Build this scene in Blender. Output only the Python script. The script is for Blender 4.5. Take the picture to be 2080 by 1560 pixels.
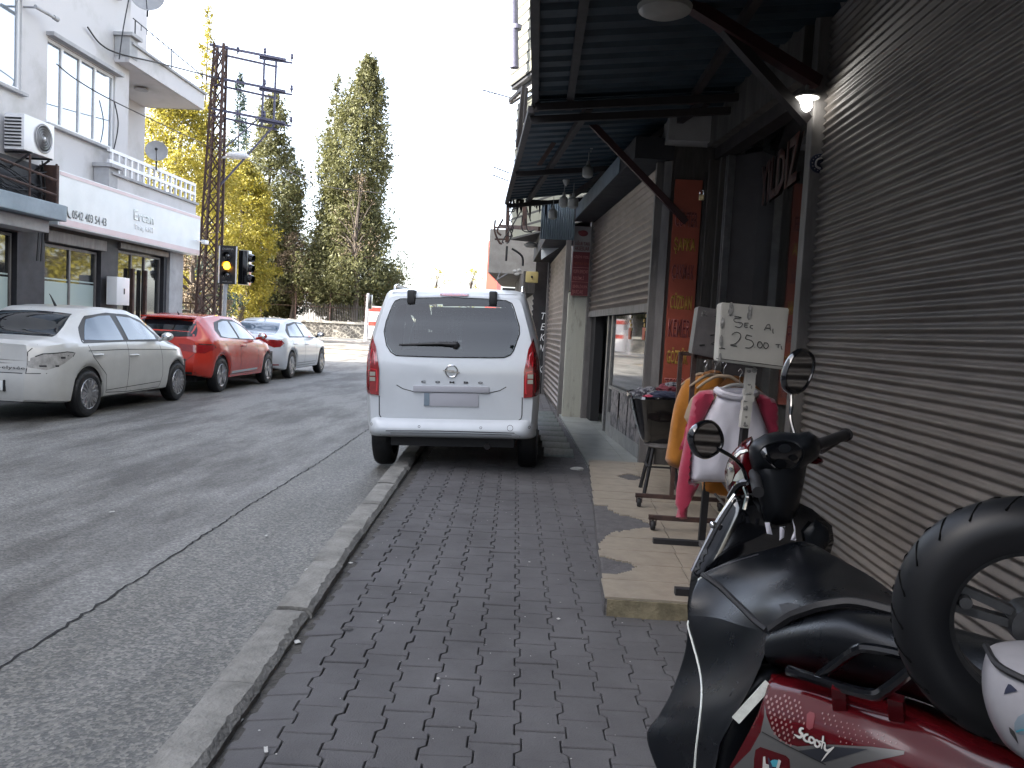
import bpy, bmesh, math, random
from mathutils import Vector, Matrix, noise
from mathutils.bvhtree import BVHTree
from mathutils.geometry import delaunay_2d_cdt
R = math.radians
random.seed(7)
for o in list(bpy.data.objects): bpy.data.objects.remove(o)
sc = bpy.context.scene
C = sc.collection
# ---------------------------------------------------------------- camera
FP = 1660.0; CAMH = 1.46
_y, _p, _r = R(2.3), R(-3.8), R(3.0)
_f = Vector((-math.sin(_y)*math.cos(_p), math.cos(_y)*math.cos(_p), math.sin(_p)))
_r0 = Vector((math.cos(_y), math.sin(_y), 0)); _u0 = _r0.cross(_f)
_rt = _r0*math.cos(_r)+_u0*math.sin(_r); _up = -_r0*math.sin(_r)+_u0*math.cos(_r)
cam = bpy.data.objects.new('camera', bpy.data.cameras.new('camera')); C.objects.link(cam)
cam.matrix_world = Matrix(((_rt.x, _up.x, -_f.x, 0), (_rt.y, _up.y, -_f.y, 0), (_rt.z, _up.z, -_f.z, CAMH), (0, 0, 0, 1)))
cam.data.sensor_width = 36; cam.data.lens = 36*FP/2080; cam.data.clip_end = 3000; cam.data.clip_start = .05
sc.camera = cam
def at(px, py, d=None, x=None, y=None, z=None):
    """the point of the place seen at a spot of the photograph, on a given depth or plane"""
    v = _f+_rt*((px-1040)/FP)+_up*((780-py)/FP)
    if d is not None: t = d
    elif z is not None: t = (z-CAMH)/v.z
    elif y is not None: t = y/v.y
    else: t = x/v.x
    return Vector((0, 0, CAMH))+v*t
# ---------------------------------------------------------------- light
SUN_EL, SUN_AZ = R(33), R(-112)        # azimuth from +Y towards +X: the sun is to the left and behind
w = bpy.data.worlds.new('World'); sc.world = w; w.use_nodes = True
nt = w.node_tree; nt.nodes.clear()
sky = nt.nodes.new('ShaderNodeTexSky'); sky.sky_type = 'NISHITA'; sky.sun_disc = False
sky.sun_elevation = SUN_EL; sky.sun_rotation = SUN_AZ; sky.air_density = .8; sky.dust_density = 3.0; sky.ozone_density = .3
bg = nt.nodes.new('ShaderNodeBackground'); bg.inputs[1].default_value = .15
out = nt.nodes.new('ShaderNodeOutputWorld'); hs = nt.nodes.new('ShaderNodeHueSaturation'); hs.inputs['Saturation'].default_value = .55; nt.links.new(sky.outputs[0], hs.inputs['Color']); nt.links.new(hs.outputs[0], bg.inputs[0]); nt.links.new(bg.outputs[0], out.inputs[0])
sd = bpy.data.lights.new('sun', 'SUN'); sd.energy = 5.0; sd.angle = R(.5); sd.color = (1, .94, .82)
sun = bpy.data.objects.new('sun', sd); C.objects.link(sun)
sdir = Vector((math.sin(SUN_AZ)*math.cos(SUN_EL), math.cos(SUN_AZ)*math.cos(SUN_EL), math.sin(SUN_EL)))
sun.rotation_euler = sdir.to_track_quat('Z', 'Y').to_euler()
sc.view_settings.view_transform = 'Standard'; sc.view_settings.look = 'None'; sc.view_settings.gamma = 1
sc.view_settings.exposure = 2.75
sc.cycles.max_bounces = 7; sc.cycles.transparent_max_bounces = 12; sc.cycles.use_denoising = True
sc.cycles.sample_clamp_indirect = 6; sc.cycles.caustics_reflective = False; sc.cycles.caustics_refractive = False
# ---------------------------------------------------------------- materials
MATS = {}
def mat(name, col, rough=.6, metal=0., spec=.5, n=0., nscale=8., bump=0., bscale=60., col2=None, stretch=None, coat=0., trans=0., emit=None, estr=0., alpha=1., contrast=(.35, .65), sheen=0., detail=5.):
    """principled with object-space noise in colour (n = amount), bump and roughness"""
    m = bpy.data.materials.new(name); m.use_nodes = True; t = m.node_tree; b = t.nodes['Principled BSDF']
    b.inputs['Base Color'].default_value = (*col, 1); b.inputs['Roughness'].default_value = rough
    b.inputs['Metallic'].default_value = metal; b.inputs['Specular IOR Level'].default_value = spec
    b.inputs['Coat Weight'].default_value = coat; b.inputs['Coat Roughness'].default_value = .06
    b.inputs['Transmission Weight'].default_value = trans; b.inputs['Alpha'].default_value = alpha
    b.inputs['Sheen Weight'].default_value = sheen
    if emit: b.inputs['Emission Color'].default_value = (*emit, 1); b.inputs['Emission Strength'].default_value = estr
    tc = t.nodes.new('ShaderNodeTexCoord'); mp = t.nodes.new('ShaderNodeMapping'); t.links.new(tc.outputs['Object'], mp.inputs[0])
    if stretch: mp.inputs['Scale'].default_value = stretch
    if n or col2:
        nz = t.nodes.new('ShaderNodeTexNoise'); nz.inputs['Scale'].default_value = nscale; nz.inputs['Detail'].default_value = detail; nz.inputs['Roughness'].default_value = .65
        t.links.new(mp.outputs[0], nz.inputs[0])
        cr = t.nodes.new('ShaderNodeValToRGB'); cr.color_ramp.elements[0].position = contrast[0]; cr.color_ramp.elements[1].position = contrast[1]
        c2 = col2 if col2 else tuple(c*(1-n) for c in col)
        cr.color_ramp.elements[0].color = (*c2, 1); cr.color_ramp.elements[1].color = (*col, 1)
        t.links.new(nz.outputs[0], cr.inputs[0]); t.links.new(cr.outputs[0], b.inputs['Base Color'])
        rm = t.nodes.new('ShaderNodeMapRange'); rm.inputs['To Min'].default_value = min(1, rough*1.25); rm.inputs['To Max'].default_value = rough*.85
        t.links.new(nz.outputs[0], rm.inputs[0]); t.links.new(rm.outputs[0], b.inputs['Roughness'])
    if bump:
        bz = t.nodes.new('ShaderNodeTexNoise'); bz.inputs['Scale'].default_value = bscale; bz.inputs['Detail'].default_value = 4
        t.links.new(mp.outputs[0], bz.inputs[0])
        bp = t.nodes.new('ShaderNodeBump'); bp.inputs['Strength'].default_value = bump; bp.inputs['Distance'].default_value = .02
        t.links.new(bz.outputs[0], bp.inputs['Height']); t.links.new(bp.outputs[0], b.inputs['Normal'])
    MATS[name] = m
    return m
def paint(name, col, dirt=.12, rough=.28):
    m = mat(name, col, rough, n=dirt, nscale=3.0, coat=.6)
    return m
M = {}
M['asphalt'] = mat('asphalt', (.12, .12, .123), .62)
def _asphalt(m, base, dark, speck, seed):
    t = m.node_tree; b = t.nodes['Principled BSDF']; tc = t.nodes.new('ShaderNodeTexCoord')
    v = t.nodes.new('ShaderNodeTexVoronoi'); v.inputs['Scale'].default_value = 75; t.links.new(tc.outputs['Object'], v.inputs[0])
    n1 = t.nodes.new('ShaderNodeTexNoise'); n1.inputs['Scale'].default_value = .9+seed*.1; n1.inputs['Detail'].default_value = 7; n1.inputs['Roughness'].default_value = .7
    mp = t.nodes.new('ShaderNodeMapping'); mp.inputs['Scale'].default_value = (1.3, .3, 1); mp.inputs['Location'].default_value = (seed, seed*2, 0)
    t.links.new(tc.outputs['Object'], mp.inputs[0]); t.links.new(mp.outputs[0], n1.inputs[0])
    n2 = t.nodes.new('ShaderNodeTexNoise'); n2.inputs['Scale'].default_value = 38; n2.inputs['Detail'].default_value = 6; t.links.new(tc.outputs['Object'], n2.inputs[0])
    c1 = t.nodes.new('ShaderNodeValToRGB'); c1.color_ramp.elements[0].position = .40; c1.color_ramp.elements[1].position = .56
    c1.color_ramp.elements[0].color = (*dark, 1); c1.color_ramp.elements[1].color = (*base, 1); t.links.new(n1.outputs[0], c1.inputs[0])
    # aggregate stones: each voronoi cell its own tone
    sp = t.nodes.new('ShaderNodeValToRGB'); sp.color_ramp.elements[0].color = (.72, .72, .72, 1); sp.color_ramp.elements[1].color = (*speck, 1)
    sp.color_ramp.elements[0].position = .25; sp.color_ramp.elements[1].position = .97
    hs = t.nodes.new('ShaderNodeSeparateColor'); t.links.new(v.outputs['Color'], hs.inputs[0]); t.links.new(hs.outputs[0], sp.inputs[0])
    mx = t.nodes.new('ShaderNodeMix'); mx.data_type = 'RGBA'; mx.blend_type = 'MULTIPLY'; mx.inputs[0].default_value = 1
    t.links.new(c1.outputs[0], mx.inputs[6]); t.links.new(sp.outputs[0], mx.inputs[7])
    m2 = t.nodes.new('ShaderNodeMix'); m2.data_type = 'RGBA'; m2.blend_type = 'OVERLAY'; m2.inputs[0].default_value = .55
    t.links.new(mx.outputs[2], m2.inputs[6]); t.links.new(n2.outputs[0], m2.inputs[7]); t.links.new(m2.outputs[2], b.inputs['Base Color'])
    bp = t.nodes.new('ShaderNodeBump'); bp.inputs['Strength'].default_value = .55; bp.inputs['Distance'].default_value = .008
    t.links.new(v.outputs['Distance'], bp.inputs['Height']); t.links.new(bp.outputs[0], b.inputs['Normal'])
_asphalt(M['asphalt'], (.172, .168, .16), (.065, .06, .054), (1.35, 1.35, 1.3), 1)
M['asphalt_old'] = mat('old_asphalt', (.15, .15, .15), .7); _asphalt(M['asphalt_old'], (.125, .123, .115), (.09, .088, .08), (1.75, 1.7, 1.6), 4)
M['asphalt_old'].node_tree.nodes['Principled BSDF'].inputs['Roughness'].default_value = .6
M['earth'] = mat('earth', (.22, .19, .14), .95, n=.4, nscale=.6)
M['crack'] = mat('crack_filler', (.012, .012, .012), .9)
M['paver'] = mat('paver', (.125, .121, .123), .75, spec=.25, col2=(.082, .079, .080), nscale=2.2, bump=.35, bscale=160, contrast=(.3, .7), detail=9)
M['dirt'] = mat('joint_dirt', (.075, .07, .062), .95, n=.5, nscale=20, bump=.5)
M['kerb'] = mat('kerb_concrete', (.27, .26, .235), .85, col2=(.15, .145, .13), nscale=5, bump=.6, bscale=50, detail=9)
M['concrete'] = mat('concrete', (.42, .40, .36), .85, n=.25, nscale=3, bump=.2)
M['cream_tile'] = mat('cream_tile', (.33, .285, .225), .35, n=.22, nscale=9, bump=.05, detail=8)
M['cement'] = mat('bare_cement', (.11, .105, .105), .9, n=.35, nscale=16, bump=.6, bscale=60)
M['marble'] = mat('pale_marble', (.28, .30, .29), .3, n=.3, nscale=4, detail=9)
M['darktile'] = mat('dark_tile', (.10, .12, .115), .4, n=.4, nscale=7, stretch=(5, 1, 1))
M['yellow_stone'] = mat('yellow_stone', (.28, .24, .15), .8, n=.45, nscale=12, bump=.4)
M['wall_white'] = mat('white_plaster', (.56, .545, .55), .9, col2=(.42, .41, .395), nscale=.9, bump=.1, bscale=30, detail=9, contrast=(.25, .5))
M['wall_grey'] = mat('grey_plaster', (.42, .42, .43), .9, n=.25, nscale=3, detail=8)
M['dark_wall'] = mat('dark_facade', (.03, .031, .038), .6, n=.3, nscale=5)
M['black'] = mat('matt_black', (.012, .012, .014), .6)
M['pvc'] = mat('white_pvc', (.75, .75, .76), .35)
M['bright_metal'] = mat('bare_aluminium', (.33, .33, .33), .35, metal=.8, n=.3, nscale=9)
M['glass'] = mat('window_glass', (.02, .024, .028), .03, spec=.9)
M['clear_win'] = mat('reflecting_pane', (.16, .19, .22), .03, spec=1.0, coat=1)
M['tint_glass'] = mat('tinted_glass', (.01, .012, .014), .02)
MATS['reflecting_pane'].node_tree.nodes['Principled BSDF'].inputs['IOR'].default_value = 2.1
M['shop_glass'] = mat('shop_glass', (.018, .02, .02), .025, spec=1.0, coat=1)
M['frosted'] = mat('frosted_film', (.36, .44, .42), .35, spec=.5)
M['sign_white'] = mat('faded_sign_panel', (.72, .75, .76), .4, n=.08, nscale=2)
M['sign_pink'] = mat('faded_pink_band', (.60, .47, .48), .45, col2=(.66, .55, .56), nscale=1.5)
M['grey_print'] = mat('grey_print', (.18, .2, .2), .5)
M['pale_print'] = mat('pale_print', (.66, .70, .69), .5)
M['white_print'] = mat('white_print', (.85, .86, .86), .5)
M['rust'] = mat('rusty_steel', (.085, .045, .034), .8, col2=(.04, .026, .024), nscale=6, bump=.3)
M['arm_steel'] = mat('weathered_arm_steel', (.10, .10, .16), .6, n=.3)
M['bluegrey'] = mat('blue_grey_paint', (.22, .28, .33), .5, n=.2, nscale=4)
M['shutter'] = mat('shutter_metal', (.175, .157, .142), .45, metal=.15, col2=(.11, .098, .09), nscale=1.1, detail=9, bump=.06, bscale=40, stretch=(1, 1, 3))
M['shutter2'] = mat('brown_shutter', (.21, .17, .145), .45, metal=.3, n=.35, nscale=2, detail=9)
M['frame_grey'] = mat('worn_grey_frame', (.19, .18, .175), .55, metal=.2, n=.35, nscale=10, bump=.15, stretch=(1, 1, .25), detail=9)
M['wood_worn'] = mat('weathered_board', (.10, .092, .085), .85, n=.5, nscale=9, bump=.4, stretch=(1, 1, .15), detail=9)
M['canopy'] = mat('blue_sheet_metal', (.024, .046, .066), .5, metal=.2, n=.4, nscale=3)
M['dark_steel'] = mat('dark_brown_steel', (.02, .015, .016), .6, n=.3)
M['red_steel'] = mat('dull_red_steel', (.045, .012, .013), .6, n=.3)
M['siding'] = mat('cream_siding', (.30, .31, .25), .55, n=.18, nscale=2, detail=8)
M['siding_dark'] = mat('siding_groove', (.06, .06, .055), .8)
M['red_sign'] = mat('red_sign', (.38, .08, .045), .5, n=.25, nscale=3)
M['red_print'] = mat('dark_red_print', (.14, .012, .015), .5)
M['pink_print'] = mat('pink_outline', (.42, .16, .15), .5)
M['yellow_print'] = mat('yellow_print', (.46, .28, .05), .5)
M['maroon'] = mat('maroon_sign', (.17, .025, .032), .5, n=.2)
M['sign_grey'] = mat('sign_grey', (.28, .27, .27), .5)
M['white_pillar'] = mat('chipped_white_paint', (.42, .42, .36), .7, col2=(.20, .19, .16), nscale=7, stretch=(1, 1, .25), contrast=(.3, .45), detail=10, bump=.3)
M['foliage_y'] = mat('yellow_pine_foliage', (.27, .235, .03), .6, n=.35, nscale=.6)
M['foliage_g'] = mat('cypress_foliage', (.135, .138, .055), .6, n=.5, nscale=.5)
M['foliage_d'] = mat('dark_fir_foliage', (.030, .055, .042), .6, n=.4, nscale=.5)
M['vine'] = mat('dry_vine', (.16, .12, .08), .8, n=.4, nscale=1)
M['bark'] = mat('bark', (.07, .055, .045), .9, n=.4, nscale=8)
for k in ('foliage_y', 'foliage_g', 'foliage_d'):
    t = M[k].node_tree; b = t.nodes['Principled BSDF']; tr = t.nodes.new('ShaderNodeBsdfTranslucent'); ms = t.nodes.new('ShaderNodeMixShader')
    ms.inputs[0].default_value = .4; src = b.inputs['Base Color'].links[0].from_socket; t.links.new(src, tr.inputs[0])
    t.links.new(b.outputs[0], ms.inputs[1]); t.links.new(tr.outputs[0], ms.inputs[2]); t.links.new(ms.outputs[0], t.nodes['Material Output'].inputs[0])
t = M['tint_glass'].node_tree; tp_ = t.nodes.new('ShaderNodeBsdfTransparent'); tp_.inputs[0].default_value = (.42, .50, .50, 1); ms = t.nodes.new('ShaderNodeMixShader'); fr = t.nodes.new('ShaderNodeFresnel'); fr.inputs[0].default_value = 1.55
gg = t.nodes.new('ShaderNodeBsdfGlossy'); gg.inputs['Roughness'].default_value = .02; gg.inputs[0].default_value = (1, 1, 1, 1); t.links.new(fr.outputs[0], ms.inputs[0]); t.links.new(tp_.outputs[0], ms.inputs[1]); t.links.new(gg.outputs[0], ms.inputs[2]); t.links.new(ms.outputs[0], t.nodes['Material Output'].inputs[0])
M['stone'] = mat('rubble_stone', (.2, .19, .17), .9)
def _stone(m):
    t = m.node_tree; b = t.nodes['Principled BSDF']; tc = t.nodes.new('ShaderNodeTexCoord')
    mp = t.nodes.new('ShaderNodeMapping'); mp.inputs['Scale'].default_value = (1, 1, 1.2); t.links.new(tc.outputs['Object'], mp.inputs[0])
    v = t.nodes.new('ShaderNodeTexVoronoi'); v.feature = 'DISTANCE_TO_EDGE'; v.inputs['Scale'].default_value = 3.0; t.links.new(mp.outputs[0], v.inputs[0])
    c = t.nodes.new('ShaderNodeValToRGB'); c.color_ramp.elements[0].position = .05; c.color_ramp.elements[1].position = .12
    c.color_ramp.elements[0].color = (.22, .21, .19, 1); c.color_ramp.elements[1].color = (.085, .08, .075, 1)
    t.links.new(v.outputs[0], c.inputs[0]); t.links.new(c.outputs[0], b.inputs['Base Color'])
_stone(M['stone'])
M['car_white'] = paint('pearl_white_paint', (.52, .52, .50), .10)
M['car_white2'] = paint('white_paint', (.62, .64, .66), .05)
M['van_white'] = paint('van_white_paint', (.60, .63, .65), .06, .3)
M['car_red'] = paint('red_paint', (.50, .035, .02), .15, .22)
M['car_glass'] = mat('car_glass', (.006, .009, .012), .02, spec=.55)
M['trim'] = mat('black_trim', (.014, .014, .015), .5)
M['chrome'] = mat('chrome', (.75, .75, .75), .12, metal=1)
M['dirty_cavity'] = mat('dirty_cavity', (.36, .35, .33), .6, n=.4, nscale=14)
M['alloy'] = mat('alloy_rim', (.42, .42, .43), .3, metal=.9, n=.3, nscale=14)
M['tyre'] = mat('tyre_rubber', (.007, .0075, .009), .5, spec=.4, n=.4, nscale=20, bump=.2, bscale=90)
M['red_lens'] = mat('red_lens', (.30, .012, .015), .12, spec=.7, coat=1, n=.3, nscale=22)
M['bright_lens'] = mat('bright_red_lens', (.62, .03, .04), .12, coat=1)
M['clear_lens'] = mat('clear_lens', (.35, .33, .28), .15, coat=1)
M['seam'] = mat('shut_line', (.02, .02, .02), .8)
M['blur_grey'] = mat('plate_grey', (.42, .42, .45), .5)
M['plate_white'] = mat('plate_white', (.7, .7, .7), .5)
M['amber'] = mat('amber_lamp', (1, .5, .02), .4, emit=(1, .42, .01), estr=4.0)
M['lit_lamp'] = mat('lit_lamp', (1, 1, 1), .4, emit=(1, .98, .92), estr=5.0)
M['bulb_white'] = mat('unlit_white_bulb', (.33, .33, .31), .35, n=.15)
M['yellow_box'] = mat('yellow_box', (.55, .45, .18), .5)
M['orange_cloth'] = mat('orange_knit', (.42, .155, .010), .9, n=.2, nscale=9, bump=.3, bscale=200, sheen=.3)
M['brown_cloth'] = mat('brown_knit', (.18, .07, .015), .9, n=.25, nscale=9, bump=.3, bscale=200)
M['pink_cloth'] = mat('pink_cotton', (.36, .022, .06), .9, n=.15, nscale=7, bump=.2, bscale=200, sheen=.3)
M['white_cloth'] = mat('white_cotton', (.60, .59, .65), .9, n=.08, nscale=5, bump=.15, bscale=200)
M['cream_cloth'] = mat('cream_cotton', (.32, .25, .18), .9)
M['card'] = mat('pale_cardboard', (.46, .45, .41), .6, n=.12, nscale=6)
M['card2'] = mat('wrapped_cardboard', (.17, .16, .16), .35, n=.25, nscale=9, coat=.5)
M['tape'] = mat('clear_tape', (.3, .295, .28), .15, coat=1, n=.5, nscale=40, bump=.5)
M['ink'] = mat('marker_ink', (.03, .03, .03), .6)
M['scoot_black'] = mat('black_plastic', (.005, .0065, .009), .40, spec=.3, n=.2, nscale=30)
M['gloss_black'] = mat('gloss_black_plastic', (.004, .0045, .006), .1, coat=1)
M['leather'] = mat('black_leatherette', (.0045, .0055, .0075), .27, n=.15, nscale=8, bump=.08, bscale=260, spec=.32)
M['scoot_red'] = mat('maroon_paint', (.07, .0035, .006), .16, coat=.35, spec=.35, n=.15, nscale=3)
M['scoot_grey'] = mat('silver_grey_paint', (.12, .12, .118), .35, metal=.3, n=.1)
M['scoot_dark'] = mat('dark_grey_stripe', (.018, .02, .026), .4)
M['dot_pink'] = mat('pink_dots', (.24, .14, .135), .4)
M['reflector'] = mat('reflective_strip', (.75, .78, .72), .25, metal=.2, n=.2, nscale=50)
M['mirror'] = mat('mirror_glass', (.9, .9, .9), .01, metal=1)
M['dark_mirror'] = mat('dark_mirror_glass', (.42, .42, .42), .015, metal=1)
M['spare_rubber'] = mat('spare_rubber', (.006, .0068, .0085), .42, spec=.35, n=.2, nscale=6)
M['helmet'] = mat('white_helmet_shell', (.36, .355, .38), .3, coat=.5, n=.15, nscale=10)
M['teal'] = mat('teal_print', (.05, .28, .36), .4)
M['brass'] = mat('padlock_brass', (.6, .5, .3), .35, metal=.6)
M['skin_print'] = mat('photo_print', (.22, .21, .215), .5, col2=(.06, .06, .07), nscale=9, contrast=(.45, .52))
M['clothmix'] = mat('mixed_garments', (.2, .2, .215), .9, col2=(.02, .02, .03), nscale=25, contrast=(.45, .55))
M['navy'] = mat('navy_cloth', (.02, .025, .05), .9); M['plum'] = mat('plum_cloth', (.12, .02, .03), .9)
M['rim_grey'] = mat('rim_grey', (.05, .052, .055), .4, metal=.4, n=.4, nscale=30)
M['groove'] = mat('groove', (.002, .002, .002), .9, spec=.1)
M['dim_glass'] = mat('dim_shop_glass', (.02, .022, .022), .04, spec=.45)
M['car_window'] = mat('car_window', (.06, .10, .14), .03, spec=.8, coat=.5)
M['dull_red'] = mat('dull_red_letters', (.045, .012, .008), .6)
M['redpanel'] = mat('red_panel', (.55, .07, .05), .6)
M['litter'] = mat('litter_paper', (.5, .49, .46), .8, n=.2, nscale=30)
# ---------------------------------------------------------------- objects
def tag(o, label=None, cat=None, group=None, kind=None):
    if label: o['label'] = label
    if cat: o['category'] = cat
    if group: o['group'] = group
    if kind: o['kind'] = kind
    return o
ROOTW = {}
def thing(name, loc, label, cat, group=None, rot=0, world=True):
    o = bpy.data.objects.new(name, None); C.objects.link(o); o.location = loc; o.rotation_euler = rot if isinstance(rot, tuple) else (0, 0, rot)
    o.empty_display_size = .2; ROOTW[o] = Vector(loc) if world else None
    return tag(o, label, cat, group)
def rootof(o):
    while o.parent: o = o.parent
    return o
def smooth(me, ang):
    for p in me.polygons: p.use_smooth = True
    me.update()
    try: me.set_sharp_from_angle(angle=R(ang))
    except Exception: pass
def O(name, bm, m, parent=None, sm=40, ms=None):
    me = bpy.data.meshes.new(name); bm.to_mesh(me); bm.free()
    if m is not None: me.materials.append(M[m] if isinstance(m, str) else m)
    for x in (ms or []): me.materials.append(M[x])
    o = bpy.data.objects.new(name, me); C.objects.link(o)
    if parent:
        o.parent = parent; off = ROOTW.get(rootof(parent))
        if off is not None: me.transform(Matrix.Translation(-off))
    if sm: smooth(me, sm)
    return o
def S(name, bm, m, **k): return tag(O(name, bm, m, **k), kind='structure')
def B(): return bmesh.new()
def box(bm, x0, x1, y0, y1, z0, z1, rot=None, mi=0, bev=0.):
    g = bmesh.ops.create_cube(bm, size=1)['verts']
    for v in g: v.co = Vector(((x0+x1)/2+v.co.x*(x1-x0), (y0+y1)/2+v.co.y*(y1-y0), (z0+z1)/2+v.co.z*(z1-z0)))
    if rot is not None:
        c = Vector(((x0+x1)/2, (y0+y1)/2, (z0+z1)/2))
        bmesh.ops.rotate(bm, verts=g, cent=c, matrix=rot)
    fs = {f for v in g for f in v.link_faces}
    for f in fs: f.material_index = mi
    if bev:
        es = list({e for v in g for e in v.link_edges})
        bmesh.ops.bevel(bm, geom=es, offset=bev, segments=2, affect='EDGES', profile=.6)
    return g
def cyl(bm, a, b, r0, r1=None, seg=10, caps=True):
    a = Vector(a); b = Vector(b); r1 = r0 if r1 is None else r1
    L = (b-a).length
    if L < 1e-6: return
    g = bmesh.ops.create_cone(bm, cap_ends=caps, segments=seg, radius1=r0, radius2=r1, depth=L)['verts']
    q = (b-a).to_track_quat('Z', 'Y').to_matrix().to_4x4(); q.translation = (a+b)/2
    bmesh.ops.transform(bm, verts=g, matrix=q)
    return g
def bar(bm, a, b, wd, ht, up=(0, 0, 1)):
    """square bar from a to b"""
    a = Vector(a); b = Vector(b); d = (b-a).normalized(); s = d.cross(Vector(up))
    if s.length < 1e-4: s = d.cross(Vector((0, 1, 0)))
    s.normalize(); u = s.cross(d)
    vs = [bm.verts.new(p+s*sx*wd/2+u*su*ht/2) for p in (a, b) for sx, su in ((-1, -1), (1, -1), (1, 1), (-1, 1))]
    for q in ((0, 1, 2, 3), (7, 6, 5, 4), (0, 4, 5, 1), (1, 5, 6, 2), (2, 6, 7, 3), (3, 7, 4, 0)): bm.faces.new([vs[i] for i in q])
def tube(bm, pts, r, seg=8, closed=False):
    pts = [Vector(p) for p in pts]; n = len(pts); rings = []
    rr = r if isinstance(r, (list, tuple)) else [r]*n
    prev = None
    for i, p in enumerate(pts):
        d = (pts[(i+1) % n]-pts[i-1]) if closed else (pts[min(i+1, n-1)]-pts[max(i-1, 0)])
        if d.length < 1e-9: d = Vector((0, 0, 1))
        d.normalize()
        if prev is None:
            s = d.cross(Vector((0, 0, 1)))
            if s.length < .1: s = d.cross(Vector((1, 0, 0)))
        else: s = prev-d*prev.dot(d)
        s.normalize(); prev = s; u = d.cross(s)
        rings.append([bm.verts.new(p+(s*math.cos(2*math.pi*k/seg)+u*math.sin(2*math.pi*k/seg))*rr[i]) for k in range(seg)])
    for i in range(n if closed else n-1):
        a = rings[i]; b = rings[(i+1) % n]
        for k in range(seg): bm.faces.new([a[k], a[(k+1) % seg], b[(k+1) % seg], b[k]])
    if not closed:
        bm.faces.new(rings[0][::-1]); bm.faces.new(rings[-1])
def catmull(pts, n=6, closed=False):
    P = [Vector(p) for p in pts]; N = len(P); out = []
    for i in range(N if closed else N-1):
        if closed: p0, p1, p2, p3 = P[i-1], P[i], P[(i+1) % N], P[(i+2) % N]
        else: p0, p1, p2, p3 = P[max(i-1, 0)], P[i], P[i+1], P[min(i+2, N-1)]
        for k in range(n):
            t = k/n
            out.append(.5*((2*p1)+(-p0+p2)*t+(2*p0-5*p1+4*p2-p3)*t*t+(-p0+3*p1-3*p2+p3)*t**3))
    if not closed: out.append(P[-1])
    return out
def lathe(bm, prof, c=(0, 0, 0), axis='Z', seg=32, closed=False):
    """prof: (radius, height) along the axis"""
    c = Vector(c); rings = []
    for r, h in prof:
        ring = []
        for k in range(seg):
            a = 2*math.pi*k/seg; u, v = r*math.cos(a), r*math.sin(a)
            p = {'Z': Vector((u, v, h)), 'X': Vector((h, u, v)), 'Y': Vector((u, h, v))}[axis]
            ring.append(bm.verts.new(c+p))
        rings.append(ring)
    m = len(rings)
    for i in range(m if closed else m-1):
        a, b = rings[i], rings[(i+1) % m]
        for k in range(seg): bm.faces.new([a[k], a[(k+1) % seg], b[(k+1) % seg], b[k]])
    if not closed:
        if prof[0][0] > 1e-5: bm.faces.new(rings[0][::-1])
        if prof[-1][0] > 1e-5: bm.faces.new(rings[-1])
    bmesh.ops.recalc_face_normals(bm, faces=bm.faces)
def ball(bm, c, r, sx=1, sy=1, sz=1, seg=16):
    g = bmesh.ops.create_uvsphere(bm, u_segments=seg, v_segments=max(6, seg//2), radius=r)['verts']
    for v in g: v.co = Vector(c)+Vector((v.co.x*sx, v.co.y*sy, v.co.z*sz))
    return g
def quad(bm, *p, mi=0):
    f = bm.faces.new([bm.verts.new(Vector(q)) for q in p]); f.material_index = mi; return f
def slab(bm, poly, o, u, v, nrm, th):
    """flat panel: 2-D polygon on the plane (o, u, v), thickness th against nrm"""
    o, u, v, nrm = Vector(o), Vector(u).normalized(), Vector(v).normalized(), Vector(nrm).normalized()
    top = [bm.verts.new(o+u*a+v*b) for a, b in poly]; bot = [bm.verts.new(o+u*a+v*b-nrm*th) for a, b in poly]
    bm.faces.new(top); bm.faces.new(bot[::-1])
    for i in range(len(poly)): bm.faces.new([top[i], bot[i], bot[(i+1) % len(poly)], top[(i+1) % len(poly)]])
    bmesh.ops.recalc_face_normals(bm, faces=bm.faces)
def text_bm(s, o, u, v, w_, h_, nrm=None, th=.002, shear=0., bold=.0):
    """lettering fitted to a w x h box whose lower left corner is o"""
    cu = bpy.data.curves.new('t', 'FONT'); cu.body = s; cu.resolution_u = 2; cu.shear = shear; cu.offset = bold
    ob = bpy.data.objects.new('t', cu); C.objects.link(ob); dg = bpy.context.evaluated_depsgraph_get()
    me = bpy.data.meshes.new_from_object(ob.evaluated_get(dg)); bpy.data.objects.remove(ob)
    bm = B(); bm.from_mesh(me); bpy.data.meshes.remove(me)
    if not bm.verts: return bm
    x0 = min(p.co.x for p in bm.verts); x1 = max(p.co.x for p in bm.verts); y0 = min(p.co.y for p in bm.verts); y1 = max(p.co.y for p in bm.verts)
    o, u, v = Vector(o), Vector(u).normalized(), Vector(v).normalized(); nn = u.cross(v)
    for p in bm.verts:
        a = (p.co.x-x0)/(x1-x0)*w_; b = (p.co.y-y0)/(y1-y0)*h_; p.co = o+u*a+v*b
    ex = bmesh.ops.extrude_face_region(bm, geom=list(bm.faces))
    for e in ex['geom']:
        if isinstance(e, bmesh.types.BMVert): e.co += nn*th
    bmesh.ops.recalc_face_normals(bm, faces=bm.faces)
    return bm
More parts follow.
